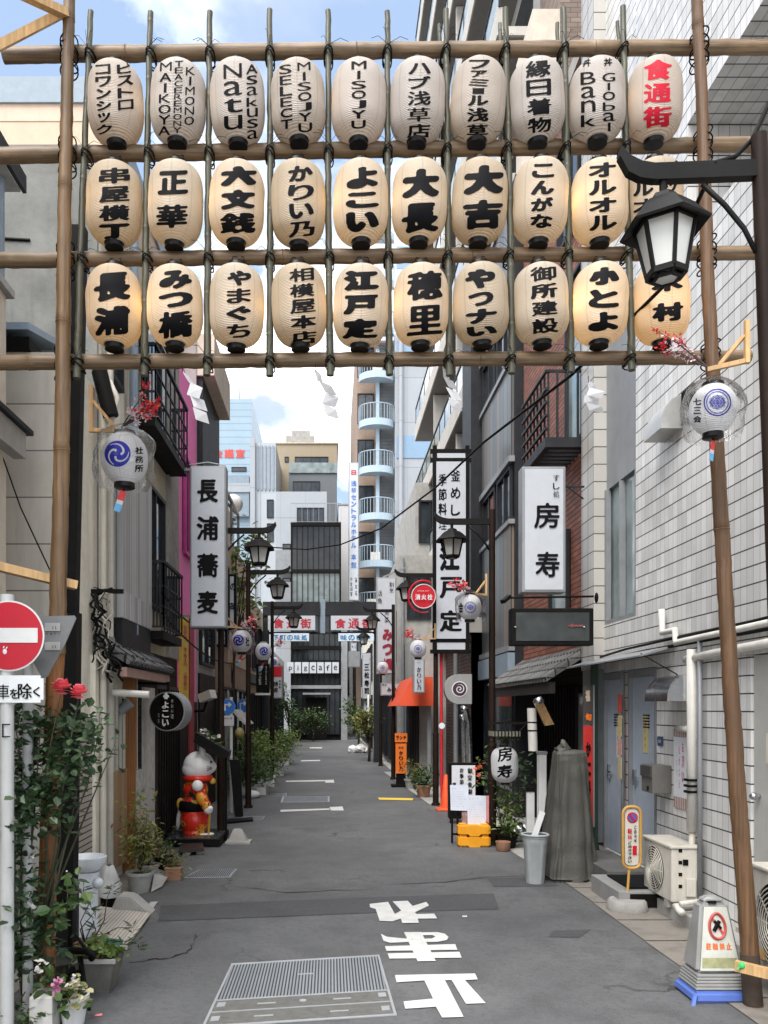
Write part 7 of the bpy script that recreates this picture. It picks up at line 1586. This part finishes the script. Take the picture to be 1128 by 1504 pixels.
# ramp of boards
t = thing('wooden_ramp', gpos(180, 1370), 'pale slatted board lying flat as a ramp on the road edge', 'board'); q = [gp(138, 1392), gp(190, 1390), gp(221, 1348), gp(140, 1342)]; rampm = tiles('ramp_slats', .03, 9, .006, 0, (.45, .41, .36), (.2, .18, .15), .1, rough=.8, grime=.4); mb = MB(); mb.prism([(*q[0], .02), (*q[1], .012), (*q[2], .03), (*q[3], .06)], (0, 0, .012)); mb.build('slats', rampm, t); mb = MB(); mb.bar((*q[0], .013), (*q[3], .045), .03, .02); mb.build('batten', darkwood, t)
t = thing('green_lid', gpos(160, 1405), 'curled dark green plastic lid at the end of the pale ramp', 'lid'); mb = MB(); P_ = [gp(138, 1412), gp(179, 1410), gp(181, 1394), (gp(139, 1393))]; mb.prism([(*P_[0], .05), (*P_[1], .03), (*P_[2], .06), (*P_[3], .08)], (0, 0, .012)); mb.build('lid', mat('green_plastic', (.03, .13, .07), .5, .2), t); mb = MB(); mb.bar((*P_[0], .055), (*P_[1], .035), .015, .02); mb.build('rim', midgrey, t)
# concrete block, cloth, potted shrubs
t = thing('concrete_block', gpos(205, 1345), 'wedge shaped concrete block beside the potted shrubs', 'block'); c = Vector(gpos(188, 1346)); mb = MB(); mb.prism([c+Vector(p) for p in ((-.17, 0, 0), (.2, 0, 0), (.02, 0, .16), (-.1, 0, .17))], (0, .22, 0)); bmesh.ops.bevel(mb.bm, geom=list(mb.bm.edges), offset=.012, segments=2, affect='EDGES'); mb.build('block', conc, t)
t = thing('draped_cloth', at(160, 1300, 7.4), 'grey white rag hanging over a bucket by the bamboo fence', 'cloth'); c = Vector((at(160, 0, 7.4).x, 7.4, 0)); mb = MB(); mb.lathe([(.07, 0), (.09, .2), (.085, .2)], c, 20); mb.build('bucket', black, t, True, 40); mb = MB(); rg = []
for z, r in ((.38, .03), (.36, .05), (.3, .07), (.2, .1), (.1, .105)): rg.append([mb.bm.verts.new(c+Vector((math.cos(k*math.pi/12)*r*(1+.3*mnoise.noise(Vector((k*.9, z*8, 1)))), math.sin(k*math.pi/12)*r*(1+.3*mnoise.noise(Vector((k*.9, z*8, 4)))), z+.02*mnoise.noise(Vector((k*.7, z, 2)))))) for k in range(24)])
for A, B_ in zip(rg, rg[1:]): mb.bridge(A, B_)
mb.build('cloth', mat('rag', (.42, .42, .41), .9, .15), t, True)
def shrub(name, label, loc, tips, m, n, sz, sp_, seed, potm, pr, ph, group='potted shrubs along the pale fence', sq=False, asp=.4):
    rnd = random.Random(seed); t = thing(name, loc, label, 'potted plant', group); pot(t, loc, pr, ph, potm, sq); mb = MB(); b0 = Vector(loc)+Vector((0, 0, ph*.9)); stems(mb, b0, tips, .008, rnd, 5); mb.build('stem', twig, t, True); mb = MB()
    for tp in tips: leaves(mb, [Vector(tp), Vector(tp).lerp(b0, .25), Vector(tp).lerp(b0, .5)], n, sz, sp_, rnd, asp)
    mb.build('foliage', m, t); return t
gpot = mat('grey_pot', (.3, .3, .28), .85, .15, grime=.6)
SY_ = 8.0
def lp(px, py, Y=8.0): return at(px, py, Y)
shrub('potted_shrub', 'tall yellow green bamboo leaved shrub in a grey pot before the pale fence', (lp(205, 0).x, 8.0, 0), [lp(200, 1180), lp(215, 1190), lp(190, 1205), lp(222, 1215), lp(205, 1215), lp(195, 1240), lp(218, 1240)], leafyellow, 60, .07, (.07, .07, .07), 31, gpot, .13, .2)
shrub('potted_shrub', 'reddish leaved young shrub in a grey pot beside the tall yellow one', (at(218, 0, 8.5).x, 8.5, 0), [at(210, 1225, 8.5), at(225, 1232, 8.5), at(218, 1250, 8.5)], leafmat('red_leaf', [(.14, .06, .03), (.1, .12, .04), (.2, .1, .05)]), 60, .06, (.06, .06, .07), 32, gpot, .11, .18)
shrub('potted_shrub', 'small light green shrub in a square terracotta pot', (at(255, 0, 8.55).x, 8.55, 0), [at(243, 1255, 8.6), at(258, 1262, 8.6), at(250, 1275, 8.6), at(262, 1275, 8.6)], leafyellow, 50, .045, (.05, .05, .05), 33, terracotta, .085, .14, sq=True)
shrub('potted_shrub', 'mid green shrub in a dark pot behind the terracotta one', (at(240, 0, 9.0).x, 9.0, 0), [at(232, 1225, 9), at(244, 1240, 9), at(238, 1250, 9)], leafmid, 55, .05, (.06, .06, .06), 34, black, .11, .17)
t = thing('flat_box', gpos(228, 1300), 'flattened pale cardboard lying beside the grey pots', 'cardboard'); mb = MB(); q = [gp(222, 1312), gp(238, 1305), gp(250, 1290), gp(228, 1290)]; mb.prism([(*q[0], .01), (*q[1], .02), (*q[2], .05), (*q[3], .1)], (0, 0, .008)); mb.build('sheet', mat('cardboard', (.4, .39, .37), .9, .1), t); mb = MB(); mb.prism([(*gp(212, 1338), .008), (*gp(225, 1336), .008), (*gp(232, 1326), .008), (*gp(221, 1327), .008)], (0, 0, .006)); mb.build('flap', MATS['cardboard'], t)
t = thing('wooden_board', gpos(270, 1258), 'dark wooden board lying on stones before the cat plinth', 'board'); mb = MB(); q = [gp(262, 1259), gp(300, 1256), gp(298, 1247), gp(266, 1248)]; mb.prism([(*p, .05) for p in q], (0, 0, .03)); mb.build('plank', darkwood, t); part('stone', conc, t, (gp(268, 1257)[0], gp(268, 1257)[0]+.08, gp(268, 1257)[1], gp(268, 1257)[1]+.15, 0, .049), (gp(288, 1255)[0], gp(288, 1255)[0]+.08, gp(288, 1255)[1], gp(288, 1255)[1]+.15, 0, .049))
# hedge planters along the left
rnd = random.Random(44)
for k, (px, py, Y, w_, h, lb) in enumerate(((382, 1098, 19.0, .5, 1.0, 'large bright green shrub nearest the lamp posts in the hedge row'), (400, 1092, 22.0, .45, .9, 'bright green shrub in the middle of the hedge row'), (410, 1090, 26.0, .45, .8, 'shrub at the far end of the hedge row'), (375, 1122, 17.2, .35, .55, 'low drooping shrub at the near end of the hedge row'))):
    x = at(px, 0, Y).x; t = thing('hedge_planter', (x, Y, 0), lb, 'shrub', 'green shrubs in white planters'); mb = MB(); pts = [(x+rnd.uniform(-1, 1)*w_, Y+rnd.uniform(-.6, .6), .3+rnd.random()*h*.85) for _ in range(16)]
    for p in pts: leaves(mb, [p], 70, .09, (.14, .14, .12), rnd, .5)
    mb.build('foliage', leafbright if k != 3 else leafmid, t); part('trough', white, t, (x-w_*.8, x+w_*.7, Y-.35, Y+.35, 0, .22)); mb = MB(); stems(mb, (x, Y, .2), pts[:8], .015, rnd, 5); mb.build('stem', twig, t)
def tree(name, label, x, y, h, tr, cr, m, n, sz, seed, group=None):
    rnd = random.Random(seed); t = thing(name, (x, y, 0), label, 'tree', group); mb = MB(); top = Vector((x+rnd.uniform(-.1, .1), y, h*.75)); mb.tube([(x, y, 0), (x+.03, y, h*.3), top], [tr, tr*.8, tr*.4], 8); tips = []
    for k in range(9):
        a = rnd.uniform(0, 6.28); tips.append(top+Vector((math.cos(a)*cr*.8, math.sin(a)*cr*.6, rnd.uniform(-.35, .3)*h*.8)))
    for tp in tips: mb.tube([(x, y, h*rnd.uniform(.3, .6)), Vector((x, y, h*.6)).lerp(tp, .6), tp], [tr*.5, tr*.3, tr*.1], 6)
    mb.build('trunk', twig, t, True); mb = MB()
    for tp in tips+[top]: leaves(mb, [tp], n, sz, (cr*.32, cr*.3, cr*.3), rnd, .55)
    mb.build('crown', m, t); return t
tree('street_tree', 'slender green tree standing left of the cafe entrance', at(424, 0, 38).x, 38, 2.7, .05, .55, leafmid, 60, .14, 51); tree('small_tree', 'round dark bush tree in front of the glass cafe, on the near side', at(440, 0, 44).x, 44, 1.5, .05, .6, leafmid, 60, .13, 52, 'bushes before the cafe'); tree('small_tree', 'round dark bush tree in front of the glass cafe, nearer its entrance', at(460, 0, 44).x, 44, 1.6, .05, .6, leafmid, 60, .13, 53, 'bushes before the cafe')
tree('potted_tree', 'dark green bush in a pot at the far right kerb', at(526, 0, 33).x, 33, 1.9, .05, .5, leafmid, 70, .13, 54); tree('potted_tree', 'yellow green bush right before the beige shops', at(543, 0, 27).x, 27.5, 1.8, .05, .35, leafyellow, 60, .12, 55); tree('roof_plant', 'mass of fresh green leaves behind the glass roof room', at(340, 0, 18.5).x, 18.6, 7.0, .04, .5, leafbright, 60, .14, 56)
t = thing('rubbish_bags', gpos(528, 1105), 'heap of white bags on the kerb by the far dark green bush', 'bags'); c = Vector(gpos(526, 1106))
for dx, r in ((-.2, .2), (.12, .24), (.35, .17)):
    mb = MB(); mb.ball(c+Vector((dx, .1, r*.7)), (r, r, r*.8), 12)
    for v in mb.bm.verts: v.co += Vector((mnoise.noise(v.co*9), mnoise.noise(v.co*9+Vector((7, 0, 0))), mnoise.noise(v.co*9+Vector((0, 7, 0)))))*.06
    mb.build('bag', white, t)
t = thing('sign_pole', gpos(541, 1112), 'thin pale pole in front of the far yellow green bush', 'pole'); mb = MB(); mb.cyl(gpos(541, 1112), at(541, 1020, gy(1112)), .035, n=10); mb.build('shaft', pvc, t, True); mb = MB(); mb.cyl(gpos(541, 1112), Vector(gpos(541, 1112))+Vector((0, 0, .04)), .07, n=12); mb.build('base', conc, t)
# plants of the sushi shop
for k, (px, Y, tips_, m, n_, lb, s) in enumerate(((738, 10.9, [(715, 1110), (725, 1120), (720, 1140), (712, 1150), (760, 1110), (768, 1130), (775, 1150)], leafmid, 55, 'feathery green shrub spreading behind the white shop lantern', 61), (745, 10.5, [(740, 1170), (752, 1180), (745, 1200), (760, 1205), (738, 1215), (755, 1220)], leafbright, 50, 'low bright leaved plant beneath the white shop lantern', 62))):
    shrub('shop_plant', lb, (at(px, 0, Y).x, Y, 0), [at(a, b_, Y) for a, b_ in tips_], m, n_, .07, (.07, .1, .07), s, black, .14, .2, 'plants at the sushi shop')
rnd = random.Random(70); mb = MB(); leaves(mb, [at(704, 1128, 11), at(703, 1140, 11)], 30, .05, (.02, .03, .05), rnd, .9); mb.build('silk_flower', leafmat('orange_petal', [(.75, .25, .1), (.7, .15, .08)]), bpy.data.objects['shop_plant'])
shrub('shop_plant', 'bundle of dry greenery hung above the white shop lantern', (at(742, 0, 10.35).x, 10.35, sZ(1092, 10.35)), [at(733, 1084, 10.3), at(750, 1085, 10.3), at(742, 1083, 10.3)], leafyellow, 26, .045, (.04, .05, .02), 63, twig, .05, .04, 'plants at the sushi shop')
shrub('cafe_plant', 'straggly potted plant at the tall framed signpost foot', (at(622, 0, 16.5).x, 16.5, 0), [at(612, 1138, 16.5), at(625, 1130, 16.5), at(632, 1142, 16.5), at(618, 1150, 16.5)], leafmid, 50, .11, (.1, .1, .08), 64, terracotta, .16, .25, 'plants by the cafe'); shrub('cafe_plant', 'small pale leaved plant next to the orange sign', (at(603, 0, 18.2).x, 18.2, 0), [at(602, 1125, 18.2), at(608, 1132, 18.2)], leafyellow, 50, .1, (.08, .1, .09), 65, gpot, .14, .22, 'plants by the cafe')
t = thing('litter', gpos(144, 1493), 'tiny red and white wrapper lying on the asphalt by the chair leg', 'litter'); mb = MB(); p = Vector(gpos(144, 1493)); mb.prism([p+Vector((-.02, -.01, .004)), p+Vector((.025, -.005, .006)), p+Vector((.02, .015, .012)), p+Vector((-.015, .012, .006))], (0, 0, .003)); mb.build('wrapper', mat('wrapper', (.65, .2, .2), .5, .5, 60), t)

# small fittings along the left fronts
t = thing('satellite_dish', at(342, 741, 24), 'small white satellite dish on the roof behind the four character sign', 'dish'); mb = MB(); c = at(342, 741, 24); mb.lathe([(.02, .0), (.16, .03), (.28, .1), (.29, .1), (.17, .02), (.02, -.02)], (0, 0, 0), 20)
for v in mb.bm.verts: v.co = c+Matrix.Rotation(R(-65), 3, 'X') @ v.co
mb.build('reflector', white, t, True); mb = MB(); mb.cyl((c.x, c.y+.1, 5.1), c+Vector((0, .1, -.05)), .03, n=8); mb.build('mast', midgrey, t)
t = thing('wall_floodlight', at(303, 1022, 12.6), 'white box floodlight above the planter tray of the cat statue', 'lamp'); mb = MB(); mb.bar(at(296, 1026, 12.6), at(313, 1019, 12.5), .16, .13); mb.build('shade', pvc, t); mb = MB(); mb.tube([at(286, 1045, 12.8), at(299, 1044, 12.7), at(304, 1030, 12.6)], .02, 6); mb.build('arm', black, t)
t = thing('small_canopy', at(355, 1055, 15.5), 'small sloping tin canopy with a round straw lantern under the arrow disc', 'canopy'); mb = MB(); mb.prism([at(340, 1044, 15.5), at(344, 1042, 15.5), at(364, 1064, 15.3), at(361, 1066, 15.3)], (0, 1.2, 0)); mb.build('sheet', conc, t); mb = MB(); mb.ball(at(352, 1077, 15.4), (.09, .09, .11), 14); mb.build('straw_ball', yellow_sign if False else mat('straw', (.3, .25, .1), .9, .2, bump=.3), t, True)
t = thing('wall_meter_box', (XL+.06, 16.3, 1.6), 'grey steel cabinet fixed to the tan house near the arrow disc', 'cabinet'); part('case', darkgrey, t, (XL, XL+.18, 16.0, 16.5, .9, 2.1), bev=.01); part('door_leaf', midgrey, t, (XL+.181, XL+.19, 16.05, 16.45, 1.0, 2.0))
for k, (py0, py1, Ya, Yb, lb) in enumerate(((835, 880, 9.8, 15.8, 'black cable slung along the fronts from the iron balcony to the tan house'), (870, 915, 10.2, 20, 'second black cable slung lower along the dark restaurant and the tan house'))):
    a = Vector((XL+.22, Ya, 3.2-k*.3)); b = Vector((XL+.25, Yb, 3.6-k*.5)); mb = MB(); mb.tube([a.lerp(b, f/10)-Vector((0, 0, .35*4*(f/10)*(1-f/10))) for f in range(11)], .012, 6); tag(mb.build('wall_cable', cablem, None, True), lb, 'cable')
